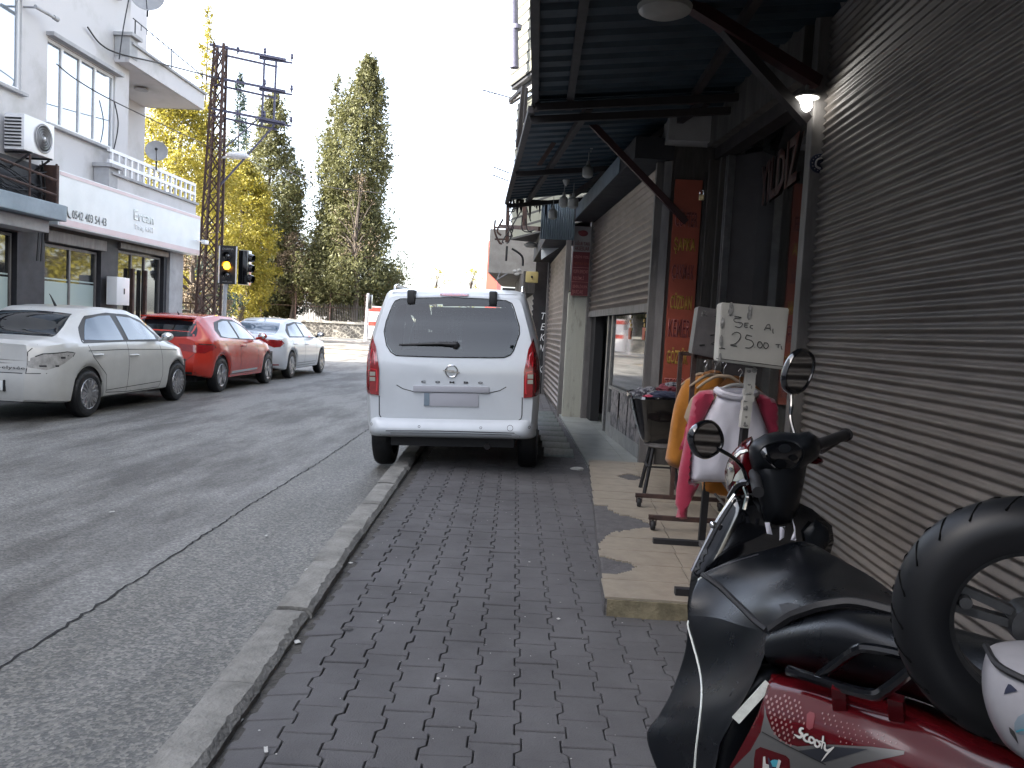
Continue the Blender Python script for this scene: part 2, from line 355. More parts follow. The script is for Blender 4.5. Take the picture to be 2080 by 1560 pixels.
def wallgrid(bm, holes, u0, u1, v0, v1, P, depth):
    """wall with rectangular openings; P(u, v, d) gives the point, d = distance into the wall"""
    us = sorted({u0, u1, *[h[0] for h in holes], *[h[1] for h in holes]}); vs = sorted({v0, v1, *[h[2] for h in holes], *[h[3] for h in holes]})
    us = [u for u in us if u0 <= u <= u1]; vs = [v for v in vs if v0 <= v <= v1]
    for i in range(len(us)-1):
        for j in range(len(vs)-1):
            cu, cv = (us[i]+us[i+1])/2, (vs[j]+vs[j+1])/2
            if any(h[0] < cu < h[1] and h[2] < cv < h[3] for h in holes): continue
            quad(bm, P(us[i], vs[j], 0), P(us[i+1], vs[j], 0), P(us[i+1], vs[j+1], 0), P(us[i], vs[j+1], 0))
    for a, b, c, d in holes:
        quad(bm, P(a, c, 0), P(a, d, 0), P(a, d, depth), P(a, c, depth)); quad(bm, P(b, c, 0), P(b, d, 0), P(b, d, depth), P(b, c, depth))
        quad(bm, P(a, c, 0), P(b, c, 0), P(b, c, depth), P(a, c, depth)); quad(bm, P(a, d, 0), P(b, d, 0), P(b, d, depth), P(a, d, depth))
    bmesh.ops.remove_doubles(bm, verts=bm.verts, dist=1e-5); bmesh.ops.recalc_face_normals(bm, faces=bm.faces)
def copy_tree(o, parent=None):
    c = o.copy(); C.objects.link(c); c.parent = parent
    for ch in o.children: copy_tree(ch, c)
    return c
def mesh1(name, bm, m, label, cat, group=None, sm=40):
    """a thing that is one mesh: origin at its base"""
    xs = [v.co for v in bm.verts]; mn = Vector((sum(v.x for v in xs)/len(xs), sum(v.y for v in xs)/len(xs), min(v.z for v in xs)))
    bmesh.ops.translate(bm, verts=bm.verts, vec=-mn); o = O(name, bm, m, sm=sm); o.location = mn
    return tag(o, label, cat, group)
# ================================================================ the setting
bm = B(); quad(bm, (-700, -60, -.03), (700, -60, -.03), (700, 1500, -.03), (-700, 1500, -.03)); S('ground', bm, 'earth')
def kx(y): return -1.14-.053*(y-2.4)-.004*max(0, y-9)**1.3      # road-side edge of the kerb
ys = [-6+i*.5 for i in range(120)]
bm = B()
jx = lambda y: -2.12-.03*(y-3)-.01*math.sin(y*1.3)
for a, b in zip(ys, ys[1:]): quad(bm, (-8.4, a, 0), (jx(a), a, 0), (jx(b), b, 0), (-8.4, b, 0))
quad(bm, (-60, 42, -.004), (30, 42, -.004), (30, 57, -.004), (-60, 57, -.004))
S('road', bm, 'asphalt', sm=0)
bm = B()
for a, b in zip(ys, ys[1:]): quad(bm, (jx(a), a, 0), (kx(a)+.03, a, 0), (kx(b)+.03, b, 0), (jx(b), b, 0))
S('road_edge_strip', bm, 'asphalt_old', sm=0)
bm = B(); prev = None; y = 0.
rg = random.Random(3)
while y < 30:
    x = jx(y)+rg.uniform(-.012, .012); wd = rg.uniform(.0025, .0085)*(1.3 if rg.random() < .1 else 1)
    cur = (x, y, wd)
    if prev: quad(bm, (prev[0]-prev[2], prev[1], .004), (prev[0]+prev[2], prev[1], .004), (x+wd, y, .004), (x-wd, y, .004))
    prev = cur; y += rg.uniform(.03, .07)
S('road_crack', bm, 'crack', sm=0)
# cracks and dark scuffs near the kerb
# kerb stones: one run of cast stones, chipped edges
bm = B(); rg = random.Random(5); y = -1.
while y < 40:
    L = .78+rg.uniform(-.03, .03); n = 22; g = []
    dz = rg.uniform(-.008, .008); dx = rg.uniform(-.008, .008)
    for i in range(n+1):
        yy = y+.006+(L-.012)*i/n; x0 = kx(yy)+dx
        ch = .012*abs(noise.noise(Vector((yy*9, 1, 0))))+.03*max(0, noise.noise(Vector((yy*3.1, 4, 2)))-.25)
        ch2 = .03*abs(noise.noise(Vector((yy*12, 7, 0))))+.02*abs(noise.noise(Vector((yy*30, 3, 0))))
        end = .008 if i in (0, n) else 0
        zt = .118+dz-end
        g.append([(x0-.004, -.05), (x0, zt-.03-ch*.6), (x0+.012+ch, zt-.004), (x0+.08, zt+.002*noise.noise(Vector((yy*20, 0, 0)))), (x0+.158-ch2, zt-.003), (x0+.178-ch2*.4, zt-.03), (x0+.183, -.05)])
        g[-1] = [bm.verts.new((a, yy, b)) for a, b in g[-1]]
    for i in range(n):
        for k in range(6): bm.faces.new([g[i][k], g[i][k+1], g[i+1][k+1], g[i+1][k]])
    bm.faces.new(g[0]); bm.faces.new(g[-1][::-1]); y += L
bmesh.ops.recalc_face_normals(bm, faces=bm.faces)
S('kerb', bm, 'kerb', sm=35)
# sidewalk: interlocking double-T stones laid in straight columns, each a real block
bm = B(); rg = random.Random(11)
PW, PL = .1565, .196
def paver(cx, cy, flip, cr, sr, ox, oy):
    hw, hl, g = PW/2, PL/2, .0023; o_ = .0115
    side = [(t*PL, hw+s_*o_) for t, s_ in ((-.488, 1), (-.30, 1), (-.20, -1), (.20, -1), (.30, 1), (.488, 1))]
    left = [(x, -y) for x, y in side]
    poly = [(x-g, y) for y, x in side]+[(x+g, y) for y, x in reversed(left)]
    tx, ty, dz = rg.uniform(-.012, .012), rg.uniform(-.012, .012), rg.uniform(-.0025, .0025)
    ring = []
    for lev, inset in ((-.03, 0), (-.004, 0), (0, .004)):
        row = []
        for (x, y) in poly:
            k = 1-inset/max(.02, math.hypot(x, y)); x2, y2 = x*k, y*k
            X, Y = cx+x2, cy+y2; z = .08+lev+dz+tx*x+ty*y
            xx, yy = ox+cr*X-sr*Y, oy+sr*X+cr*Y
            z += .010*noise.noise(Vector((xx*1.1, yy*1.1, 3)))
            z -= .022*max(0, min(1, 1-(xx-kx(yy)-.17)/.14))
            row.append(bm.verts.new((xx, yy, z)))
        ring.append(row)
    n = len(poly)
    for a, b in zip(ring, ring[1:]):
        for i in range(n): bm.faces.new([a[i], a[(i+1) % n], b[(i+1) % n], b[i]])
    bm.faces.new(ring[2])
cr, sr = math.cos(R(2.2)), math.sin(R(2.2))
for i in range(-14, 26):
    for j in range(-3, 92):
        cx = i*PW; cy = j*PL+(PL/2 if i % 2 else 0)
        xx, yy = cr*cx-sr*cy, cr*cy+sr*cx
        if xx < kx(yy)+.24 or yy < .9: continue
        if yy > 4.0 and xx > .52: continue
        if xx > 2.1: continue
        if yy > 8.3 and xx > .55-.05*(yy-8.3): continue
        paver(cx, cy, i % 2, cr, sr, 0, 0)
bmesh.ops.recalc_face_normals(bm, faces=bm.faces)
S('sidewalk', bm, 'paver', sm=30)
bm = B(); 
for a, b in zip(ys, ys[1:]): quad(bm, (kx(a)+.15, a, .062), (3, a, .062), (3, b, .062), (kx(b)+.15, b, .062))
S('sidewalk_bed', bm, 'dirt', sm=0)
# shop platform of cream tiles, partly broken away to cement
bm = B(); n = 46; E0 = []
y0 = 3.96; y1 = 8.34
def pxe(y): return .352+(y-3.96)*.033
for i in range(n+1):
    y = y0+(y1-y0)*i/n; jag = .006*noise.noise(Vector((y*9, 0, 0)))
    E0.append([bm.verts.new((pxe(y)+jag-.004, y, .05)), bm.verts.new((pxe(y)+jag, y, .162)), bm.verts.new((pxe(y)+.012, y, .166)), bm.verts.new((2.0, y, .166))])
for a, b in zip(E0, E0[1:]):
    for k in range(3): bm.faces.new([a[k], a[k+1], b[k+1], b[k]])
bm.faces.new([E0[0][0], E0[0][3], E0[0][2], E0[0][1]]) if False else quad(bm, (pxe(y0), y0, .05), (2, y0, .05), (2, y0, .166), (pxe(y0), y0, .166))
bmesh.ops.recalc_face_normals(bm, faces=bm.faces)
plat = thing('tiled_step', (1, 6, .06), 'long low step of broken cream tiles in front of the shops', 'step')
O('cement_base', bm, 'cement', plat, sm=0)
bm = B(); slab(bm, [(0, -.09), (1.7, -.085), (1.7, 0), (1.1, .0), (.6, .002), (0, 0)], (pxe(y0)+.012, y0-.012, .165), (1, 0, 0), (0, 0, 1), (0, -1, 0), .012); O('riser_tile', bm, 'yellow_stone', plat, sm=0)
# tiles: rows .3 deep, broken outline where cement shows
bm = B(); rg = random.Random(2)
def broken(x, y):
    e = x-pxe(y)
    if 5.3 < y < 6.15: return e < .42-.9*abs(y-5.62)+.10*noise.noise(Vector((x*5, y*5, 0)))+.05*noise.noise(Vector((x*22, y*22, 0))) or e < .10
    if 4.35 < y < 4.72: return e < .24-1.1*abs(y-4.52)+.06*noise.noise(Vector((x*7, y*7, 1)))
    if 5.0 < y < 5.35: return e < .30*(y-4.98)+.02*noise.noise(Vector((x*9, y*9, 1)))
    if 7.28 < y < 7.62: return abs(e-.36) < .13-.6*abs(y-7.45)
    return e < .006*noise.noise(Vector((y*11, 0, 5)))
ty = y0
g = .018
while ty < y1-.02:
    th = .304; tyn = min(ty+th, y1)
    xs0 = pxe(ty)+.001
    cols = [(xs0, xs0+.458), (xs0+.464, xs0+.918), (xs0+.924, xs0+1.35), (xs0+1.356, 1.98)]
    for (a, b) in cols:
        nx = int((b-a)/g)+1; ny = int((tyn-ty-.004)/g)+1; dz = rg.uniform(-.0012, .0012)
        P = {}
        def V(i, j):
            if (i, j) not in P: P[i, j] = bm.verts.new((a+(b-a)*i/nx, ty+.002+(tyn-ty-.007)*j/ny, .1745+dz))
            return P[i, j]
        fs = []
        for i in range(nx):
            for j in range(ny):
                if broken(a+(b-a)*(i+.5)/nx, ty+(tyn-ty)*(j+.5)/ny): continue
                fs.append(bm.faces.new([V(i, j), V(i+1, j), V(i+1, j+1), V(i, j+1)]))
        if fs:
            ex = bmesh.ops.extrude_face_region(bm, geom=fs)
            for e in ex['geom']:
                if isinstance(e, bmesh.types.BMVert): e.co.z -= .009
    ty = tyn
bmesh.ops.recalc_face_normals(bm, faces=bm.faces)
O('floor_tiles', bm, 'cream_tile', plat, sm=0)
# further step of pale marble with a dark border, in front of the far shop
bm = B(); rg = random.Random(4)
for (a, b) in [(8.36, 9.6), (9.61, 10.9), (10.91, 12.3), (12.31, 13.9)]:
    xl = lambda y: .47-.045*(y-8.4)+.02
    for (p, q) in ((0, .42), (.424, 1.9)):
        bmv = [(xl(a)+p, a, .115), (xl(a)+q, a, .115), (xl(b)+q, b, .115), (xl(b)+p, b, .115)]
        vs = [bm.verts.new(v) for v in bmv]; lo = [bm.verts.new((v[0], v[1], .05)) for v in bmv]
        bm.faces.new(vs)
        for i in range(4): bm.faces.new([vs[i], lo[i], lo[(i+1) % 4], vs[(i+1) % 4]])
bmesh.ops.recalc_face_normals(bm, faces=bm.faces)
st = thing('marble_step', (.9, 11, .06), 'low step of pale marble slabs before the half-open shop', 'step'); O('marble_slab', bm, 'marble', st, sm=0)
bm = B(); 
for i in range(9):
    a = 9.0+i*.55; x = .40-.045*(a-8.4); box(bm, x-.34, x-.006, a, a+.53, .06, .104, bev=.004)
S('dark_border_tiles', bm, 'darktile')
# left pavement and the far one across the junction
bm = B(); box(bm, -14, -8.4, -10, 27, -.02, .12); S('pavement', bm, 'concrete', sm=0)
bm = B(); box(bm, -60, 20, 57, 66, -.02, .06); S('far_pavement', bm, 'concrete', sm=0)
bm = B(); quad(bm, (-90, 66.4, .9), (-5, 66.4, .9), (-5, 140, 2.5), (-90, 140, 2.5)); S('park_ground', bm, 'earth', sm=0)

# ================================================================ left building
LX = -10.0
LB = thing('apartment_building', (-12, 14, 0), 'white plastered apartment block with balconies over ground-floor shops', 'building')
def PL_(u, v, d): return (LX-d, u, v)
bm = B()
W1 = (13.0, 15.08, 5.38, 7.15); W2 = (15.86, 18.35, 5.03, 6.66); W3 = (9.0, 11.5, 5.1, 6.9); W4 = (4, 6.5, 5.1, 6.9)
W5 = (13.0, 15.0, 8.6, 10.2); W6 = (15.86, 18.3, 8.4, 10.1)
wallgrid(bm, [W1, W2, W3, W4, W5, W6], -22, 18.95, 3.3, 12.5, PL_, .14)
quad(bm, (LX, 18.95, 3.3), (-11.3, 18.95, 3.3), (-11.3, 18.95, 12.5), (LX, 18.95, 12.5))
O('upper_wall', bm, 'wall_white', LB, sm=0)
bm = B()
def PR_(u, v, d): return (-11.3-d, u, v)
DR = (19.35, 20.35, 4.15, 6.3); DR2 = (19.35, 20.35, 7.1, 9.3)
wallgrid(bm, [DR, DR2], 18.95, 22.3, 3.3, 12.5, PR_, .12); quad(bm, (-11.3, 22.3, 0), (-24, 22.3, 0), (-24, 22.3, 12.5), (-11.3, 22.3, 12.5))
quad(bm, (-10, -22, 12.5), (-24, -22, 12.5), (-24, 22.3, 12.5), (-11.3, 22.3, 12.5)); quad(bm, (-24, -22, 0), (-24, 22.3, 0), (-24, 22.3, 12.5), (-24, -22, 12.5))
O('recessed_wall', bm, 'wall_white', LB, sm=0)
def window(parent, u0, u1, v0, v1, X, mull, frame='pvc', glass='clear_win', fw=.06, deep=.07, n='window'):
    bm = B(); x1 = X-deep+.03; x0 = X-deep-.02
    box(bm, x0, x1, u0, u0+fw, v0, v1); box(bm, x0, x1, u1-fw, u1, v0, v1); box(bm, x0, x1, u0+fw, u1-fw, v0, v0+fw); box(bm, x0, x1, u0+fw, u1-fw, v1-fw, v1)
    for m_ in mull: box(bm, x0, x1, m_-fw*.6, m_+fw*.6, v0+fw, v1-fw)
    w_ = O(n, bm, frame, parent, sm=0)
    bm = B(); quad(bm, (X-deep, u0+.02, v0+.02), (X-deep, u1-.02, v0+.02), (X-deep, u1-.02, v1-.02), (X-deep, u0+.02, v1-.02)); O('pane', bm, glass, w_, sm=0)
    return w_
for Wn, ml in ((W1, (14.2,)), (W2, (16.42, 17.05, 17.62)), (W3, (10.2,)), (W4, (5.2,)), (W5, (14,)), (W6, (16.6, 17.4))):
    w_ = window(LB, *Wn, LX, ml)
    bm = B(); box(bm, LX-.01, LX+.10, Wn[0]-.08, Wn[1]+.08, Wn[2]-.07, Wn[2]-.012, bev=.006); O('sill', bm, 'wall_grey', w_, sm=0)
    bm = B(); box(bm, LX-.01, LX+.16, Wn[0]-.05, Wn[1]+.10, Wn[3]+.012, Wn[3]+.09, bev=.006); O('lintel', bm, 'wall_grey', w_, sm=0)
window(LB, *DR, -11.3, (19.9,), n='balcony_door'); window(LB, *DR2, -11.3, (19.9,), n='balcony_door')
BL = thing('added_terrace', (-14, -50, 0), 'long plastered terrace added unseen behind the camera on the parked-car side, for reflections and shade', 'building')  # added out of view: mirrored dark in the van window, dims the street
bm = B(); wallgrid(bm, [(-70+i*5, -68+i*5, z, z+1.6) for i in range(9) for z in (4.8, 8.0)]+[(-70+i*5, -67+i*5, .3, 2.8) for i in range(9)], -76, -22.2, 0, 11.5, PL_, .2); quad(bm, (-10, -22.2, 0), (-20, -22.2, 0), (-20, -22.2, 11.5), (-10, -22.2, 11.5)); O('wall', bm, 'wall_grey', BL, sm=0)
bm = B(); box(bm, -19, -10.21, -75, -23, .1, 11.4); O('dark_interior', bm, 'dark_wall', BL, sm=0)
# balconies
def balcony(z, y0, y1, h, nm):
    bm = B(); box(bm, -11.28, -9.75, y0, y1, z, z+.13); box(bm, -11.2, -9.72, y1-.04, y1+.03, z, z+h*.55)
    slab_ = O(nm, bm, 'wall_white', LB, sm=0)
    bm = B(); box(bm, -9.745, -9.66, y0, y1+.03, z+.003, z+h*.62, bev=.004); O('parapet', bm, 'wall_white', slab_, sm=0)
    bm = B(); box(bm, -9.78, -9.60, y0+.05, y1+.10, z+h*.62+.002, z+h*.62+.06, bev=.006); O('coping', bm, 'wall_grey', slab_, sm=0)
    bm = B(); box(bm, -9.99, -9.645, y0-.02, y0+.33, z+.125, z+h*.85, bev=.006); box(bm, -10.03, -9.56, y0-.08, y0+.39, z+h*.85+.002, z+h*.85+.08, bev=.006); O('corner_post', bm, 'wall_grey', slab_, sm=0)
    return slab_
ub = balcony(6.97, 18.3, 22.25, .66, 'balcony')
bm = B(); tube(bm, [(-9.7, 18.5, 8.0), (-9.7, 22.3, 7.86)], .012, 6)
for i in range(14): cyl(bm, (-9.7, 18.6+i*.27, 7.86), (-9.7, 18.6+i*.27, 8.0), .008)
for yy in (18.6, 20.4, 22.2): cyl(bm, (-9.7, yy, 7.4), (-9.7, yy, 7.98), .014)
O('washing_line_rail', bm, 'black', ub, sm=0)
bm = B(); lathe(bm, [(.001, 0), (.16, 0), (.17, .03), (.05, .05)], (-10.4, 20.3, 6.90), seg=20); O('ceiling_lamp', bm, 'wall_grey', ub)
lb_ = balcony(3.98, 17.55, 21.9, .62, 'balcony')
bm = B()
for zz in (4.62, 4.86): box(bm, -9.74, -9.68, 17.6, 21.95, zz, zz+.07)
for i in range(16): box(bm, -9.735, -9.685, 17.7+i*.28, 17.76+i*.28, 4.45, 4.88)
O('balustrade', bm, 'pvc', lb_, sm=0)
# ground floor
bm = B()
H1 = (15.95, 18.0, .25, 2.72); H2 = (18.72, 21.0, .12, 2.86); H3 = (12.6, 15.1, .3, 2.8); H4 = (8, 11.5, .3, 2.8)
wallgrid(bm, [H1, H2, H3, H4], -22, 21.15, 0, 3.3, lambda u, v, d: (LX-.05-d, u, v), .3)
quad(bm, (LX-.05, 18.95, 3.3), (-11.3, 18.95, 3.3), (-11.3, 22.3, 3.3), (LX-.05, 22.3, 3.3))
O('shopfront_wall', bm, 'dark_wall', LB, sm=0)
bm = B(); box(bm, LX-.5, LX+.03, 21.16, 21.95, 0.1, 3.28, bev=.01); O('corner_pillar', bm, 'wall_grey', LB, sm=0)
for (hh, ml) in ((H1, (16.95,)), (H2, (19.5, 20.15)), (H3, (13.8,)), (H4, (9.7,))):
    w_ = window(LB, hh[0]+.03, hh[1]-.03, hh[2]+.02, hh[3]-.03, LX-.05, ml, frame='frame_grey', glass='shop_glass', deep=.12, fw=.05, n='shop_window')
    bm = B(); xx = LX-.05-.112; zt = 1.95 if hh is not H2 else 1.12
    quad(bm, (xx, hh[0]+.06, hh[2]+.06), (xx, hh[1]-.1, hh[2]+.06), (xx, hh[1]-.1, zt), (xx, hh[0]+.06, zt)); quad(bm, (xx, hh[0]+.06, zt+.04), (xx, hh[1]-.1, zt+.04), (xx, hh[1]-.1, zt+.07), (xx, hh[0]+.06, zt+.07))
    O('frosted_film', bm, 'frosted', w_, sm=0)
bm = B()
for yy, dz in ((19.42, 0), (20.05, .0)): box(bm, LX-.12, LX-.05, yy, yy+.08, .35, 2.45)
O('door_stile', bm, 'rust', LB, sm=0)
bm = B(); box(bm, LX-.06, LX+.02, 15.95, 18.1, 2.73, 2.96, bev=.01); box(bm, LX-.06, LX+.02, 18.7, 21.1, 2.87, 3.0, bev=.01); O('shutter_box', bm, 'frame_grey', LB, sm=0)
bm = text_bm('RAFTAR', (LX-.155, 20.3, .62), (0, 1, 0), (0, 0, 1), .62, .26, th=.002); O('window_lettering', bm, 'black', LB, sm=0)
# long faded shop sign
SG = thing('shop_sign', (-9.7, 18.9, 3.02), 'long faded white shop sign with pink borders above the shop windows', 'sign')
bm = B(); box(bm, -9.94, -9.62, 15.66, 22.15, 3.03, 4.09, bev=.008); O('panel', bm, 'sign_white', SG, sm=0)
bm = B(); box(bm, -9.617, -9.612, 15.70, 22.12, 3.05, 3.17); O('lower_band', bm, 'sign_pink', SG, sm=0)
bm = B(); box(bm, -9.617, -9.612, 15.70, 22.12, 4.0, 4.07); O('upper_band', bm, 'sign_pink', SG, sm=0)
bm = text_bm('0542 403 54 43', (-9.612, 16.12, 3.22), (0, 1, 0), (0, 0, 1), 1.28, .17, bold=.01); O('phone_number', bm, 'grey_print', SG, sm=0)
bm = B(); tube(bm, catmull([(-9.61, 15.93, 3.42), (-9.61, 15.94, 3.33), (-9.61, 16.0, 3.24), (-9.61, 16.06, 3.22)], 4), .018, 6); O('handset_mark', bm, 'grey_print', SG)
bm = text_bm('Ercan', (-9.612, 18.55, 3.52), (0, 1, 0), (0, 0, 1), .95, .24, bold=.01); O('faint_lettering', bm, 'pale_print', SG, sm=0)
bm = text_bm('Daisy KNT', (-9.612, 18.62, 3.28), (0, 1, 0), (0, 0, 1), .9, .16, bold=.01); O('white_lettering', bm, 'white_print', SG, sm=0)
bm = B(); box(bm, -9.97, -9.60, 15.60, 15.65, 3.4, 4.16); O('end_cap', bm, 'rust', SG, sm=0)
# neighbouring awning slab at the far left with its pipes
AW = thing('shop_awning', (-9.6, 13.6, 3.1), 'blue-grey box awning over the dark shop at the left edge', 'awning')
bm = B(); box(bm, -10.02, -9.25, 9.0, 15.35, 3.06, 3.36, bev=.02); O('box', bm, 'bluegrey', AW, sm=0)
bm = B(); box(bm, -10.0, -9.5, 9.0, 15.2, 2.82, 3.05, bev=.02); O('soffit', bm, 'wall_grey', AW, sm=0)
CP = thing('cable_rack', (-9.7, 14.5, 3.4), 'tangle of dark pipes and cables on the wall above the blue-grey awning', 'cables')
bm = B()
for zz in (3.62, 3.9): tube(bm, [(-9.5, 10, zz+.2), (-9.5, 15.4, zz-.06)], .025, 6)
for yy in (12.0, 13.4, 14.6, 15.4): tube(bm, [(-9.5, yy, 3.37), (-9.5, yy, 4.15)], .02, 6)
O('pipe_frame', bm, 'rust', CP)
bm = B(); rg = random.Random(9)
for i in range(16):
    a = Vector((-9.93+rg.uniform(0, .3), 12.6+rg.uniform(0, 1), 3.7+rg.uniform(0, .5))); b = Vector((-9.93+rg.uniform(0, .2), 15.45, 3.3+rg.uniform(0, .7)))
    tube(bm, catmull([a, (a+b)/2+Vector((.05, 0, rg.uniform(-.3, .1))), b], 6), .012, 5)
for i in range(7): 
    yy = 15.42+rg.uniform(0, .18); tube(bm, catmull([(-9.88, yy, 4.3-rg.uniform(0, .3)), (-9.84, yy+.04, 3.6), (-9.88, yy, 2.3)], 5), .014, 5)
O('cable', bm, 'black', CP)
bm = B(); box(bm, -9.99, -9.90, 12.0, 15.63, 3.37, 4.12); O('dark_recess', bm, 'dark_wall', CP, sm=0)
# air conditioner
AC = thing('air_conditioner', (-9.75, 15, 4.2), 'white air conditioner box with round fan on a wall bracket', 'air conditioner')
bm = B(); box(bm, -9.92, -9.55, 14.5, 15.4, 4.22, 4.86, bev=.02); O('casing', bm, 'pvc', AC)
bm = B(); lathe(bm, [(.001, 0), (.255, 0), (.27, .012), (.262, .02), (.24, .004)], (-9.548, 15.05, 4.54), 'X', 32); fan = O('fan_grille', bm, 'wall_grey', AC)
bm = B()
for k in range(5): lathe(bm, [(.05+k*.045, .018), (.055+k*.045, .026), (.06+k*.045, .018)], (-9.548, 15.05, 4.54), 'X', 28)
ball(bm, (-9.52, 15.05, 4.54), .03); O('fan_ring', bm, 'pvc', fan)
bm = B()
for k in range(9): box(bm, -9.90, -9.60, 14.48, 14.499, 4.28+k*.06, 4.305+k*.06)
O('louvre', bm, 'black', AC, sm=0)
for yy in (14.65, 15.25):
    bm = B(); bar(bm, (-10, yy, 4.2), (-9.5, yy, 4.2), .04, .03); bar(bm, (-10, yy, 3.85), (-9.55, yy, 4.18), .03, .03); O('bracket', bm, 'black', AC, sm=0)
def dish(loc, r, lab, yaw, nm='satellite_dish'):
    D = thing(nm, loc, lab, 'satellite dish', 'satellite dishes on the white block', world=False, rot=(R(-12), 0, yaw))
    bm = B(); lathe(bm, [(.001, 0), (r*.5, -.02*r/.3), (r*.85, -.06*r/.3), (r, -.09*r/.3), (r*1.02, -.085*r/.3), (r*.85, -.045*r/.3), (r*.5, -.005), (.001, .015)], (0, 0, .45), 'Y', 28); O('reflector_bowl', bm, 'wall_grey', D)
    bm = B(); tube(bm, [(0, .02, .42), (0, .05, .2), (0, .02, 0)], .02, 6); O('mast', bm, 'black', D)
    bm = B(); tube(bm, [(0, -.02, .45-r), (0, -.45, .32)], .01, 5); ball(bm, (0, -.46, .33), .035); O('feed_arm', bm, 'black', D)
p = at(318, 306, x=-9.62); dish((p.x, p.y, p.z-.45), .25, 'round grey satellite dish above the lower balcony rail', R(25))
p = at(300, -8, x=-9.62); dish((p.x, p.y, p.z-.45), .36, 'large grey satellite dish at the top of the picture above the upper balcony', R(20))
p = at(97, 26, x=-9.7)
bm = B(); cyl(bm, (-10, p.y-.25, p.z), (-9.75, p.y-.25, p.z), .02); cyl(bm, (-9.75, p.y-.3, p.z), (-9.72, p.y+.22, p.z), .035, .03, 10); cyl(bm, (-9.72, p.y+.22, p.z), (-9.71, p.y+.33, p.z), .045, .05, 10)
mesh1('wall_lamp', bm, 'wall_grey', 'small grey tubular wall lamp high on the white facade', 'wall lamp')
p = at(240, 590, x=-9.85)
MB_ = thing('meter_box', (p.x, p.y, p.z-.35), 'white electric meter box on the black pillar between the shop windows', 'meter box')
bm = B(); box(bm, p.x-.12, p.x+.12, p.y-.28, p.y+.28, p.z-.33, p.z+.3, bev=.01); O('cabinet', bm, 'pvc', MB_); bm = B(); box(bm, p.x+.121, p.x+.128, p.y+.02, p.y+.06, p.z-.08, p.z+.05); O('lock', bm, 'black', MB_)
p = at(415, 492, x=-9.5); bm = B(); cyl(bm, (p.x, p.y-.5, p.z), p, .015); box(bm, p.x-.06, p.x+.06, p.y-.08, p.y+.16, p.z-.05, p.z+.06, bev=.02)
mesh1('security_camera', bm, 'pvc', 'small white camera fixed to the far end of the faded sign', 'camera')
def wire(pts, r, lab, n=10, name='cable', m='black', group=None):
    bm = B(); tube(bm, catmull(pts, n), r, 5); return mesh1(name, bm, m, lab, 'cable', group)
wire([at(178, 55, x=-9.93), at(205, 90, x=-9.93), at(245, 110, x=-9.7), at(330, 130, x=-9.5), at(445, 160, y=24)], .018, 'dark cable running from above the window across the upper balcony to the lattice pylon')
wire([at(232, 205, x=-9.9), at(240, 250, x=-9.9), at(232, 300, x=-9.9), at(215, 348, x=-9.9)], .014, 'black wire hanging down the white wall beside the recessed balcony')
wire([at(262, -5, x=-9.6), at(250, 60, x=-9.7), at(242, 120, x=-9.7)], .014, 'thin black wire hanging beside the upper balcony post')
wire([at(115, 130, x=-9.4), at(160, 165, x=-9.4), at(250, 215, x=-9.2), at(430, 300, y=24)], .012, 'thin wire from the white framed window sloping down to the pylon')
wire([at(570, 340, y=24), at(640, 372, y=30), at(700, 385, y=36), at(775, 392, y=42)], .014, 'thin dark wire crossing the big cypress')
wire([at(430, 300, y=24), at(500, 325, y=30), at(600, 365, y=40)], .012, 'thin dark wire crossing the yellow pines')

# ================================================================ pylon with its cross arms
px_, py_ = -10.15, 24.0
PY = thing('lattice_pylon', (px_, py_, .1), 'rusty lattice power pylon with three blue cross arms behind the parked cars', 'pylon')
bm = B(); ht = 9.3
def leg(z, sx, sy):
    h = .36-.20*(z/ht); return Vector((px_+.02*z+sx*h*.85, py_+sy*h*.7, z))
for sx in (-1, 1):
    for sy in (-1, 1): bar(bm, leg(.1, sx, sy), leg(ht, sx, sy), .065, .065)
O('leg', bm, 'rust', PY, sm=0)
bm = B(); nb = 15
for i in range(nb):
    z0 = .2+i*(ht-.3)/nb; z1 = .2+(i+1)*(ht-.3)/nb
    for s in (-1, 1):
        bar(bm, leg(z0, -1, s), leg(z1, 1, s), .032, .032); bar(bm, leg(z0, 1, s), leg(z1, -1, s), .032, .032)
        bar(bm, leg(z0, s, -1), leg(z1, s, 1), .028, .028)
O('bracing', bm, 'rust', PY, sm=0)
tz = [9.15, 8.25, 7.35]
for k, z in enumerate(tz):
    bm = B(); e = (px_+2.15+.02*k, py_, z-.28)
    bar(bm, (px_-.1, py_-.08, z+.1), (e[0], py_-.08, e[2]+.04), .055, .065); bar(bm, (px_-.1, py_+.1, z-.06), (e[0]-.3, py_+.1, e[2]-.12), .05, .055)
    bar(bm, (e[0]-.8, py_, e[2]+.11), (e[0]-.08, py_, e[2]+.04), .07, .11)
    bar(bm, (e[0]-.35, py_, e[2]+.03), (e[0]+.17, py_, e[2]-.02), .04, .05)
    a_ = O('cross_arm', bm, 'arm_steel', PY, sm=0)
    bm = B()
    for xx in (e[0]+.15, e[0]-.65, e[0]-1.45):
        lathe(bm, [(.02, 0), (.022, .06), (.045, .08), (.05, .12), (.03, .15), (.042, .17), (.03, .21), (.001, .23)], (xx, py_, e[2]+.03+(0 if xx > e[0] else .13)), seg=10)
    O('insulator', bm, 'arm_steel', a_)
bm = B()
for xx in (px_+1.85, px_+1.5): bar(bm, (xx, py_-.02, 8.95), (xx-.02, py_-.02, 7.0), .05, .05)
O('tie_bar', bm, 'arm_steel', PY, sm=0)
bm = B(); bar(bm, (px_+.25, py_, 5.2), (px_+1.85, py_, 7.05), .045, .045); bar(bm, (px_+.25, py_, 6.2), (px_+1.35, py_, 7.2), .03, .03); O('strut', bm, 'arm_steel', PY, sm=0)
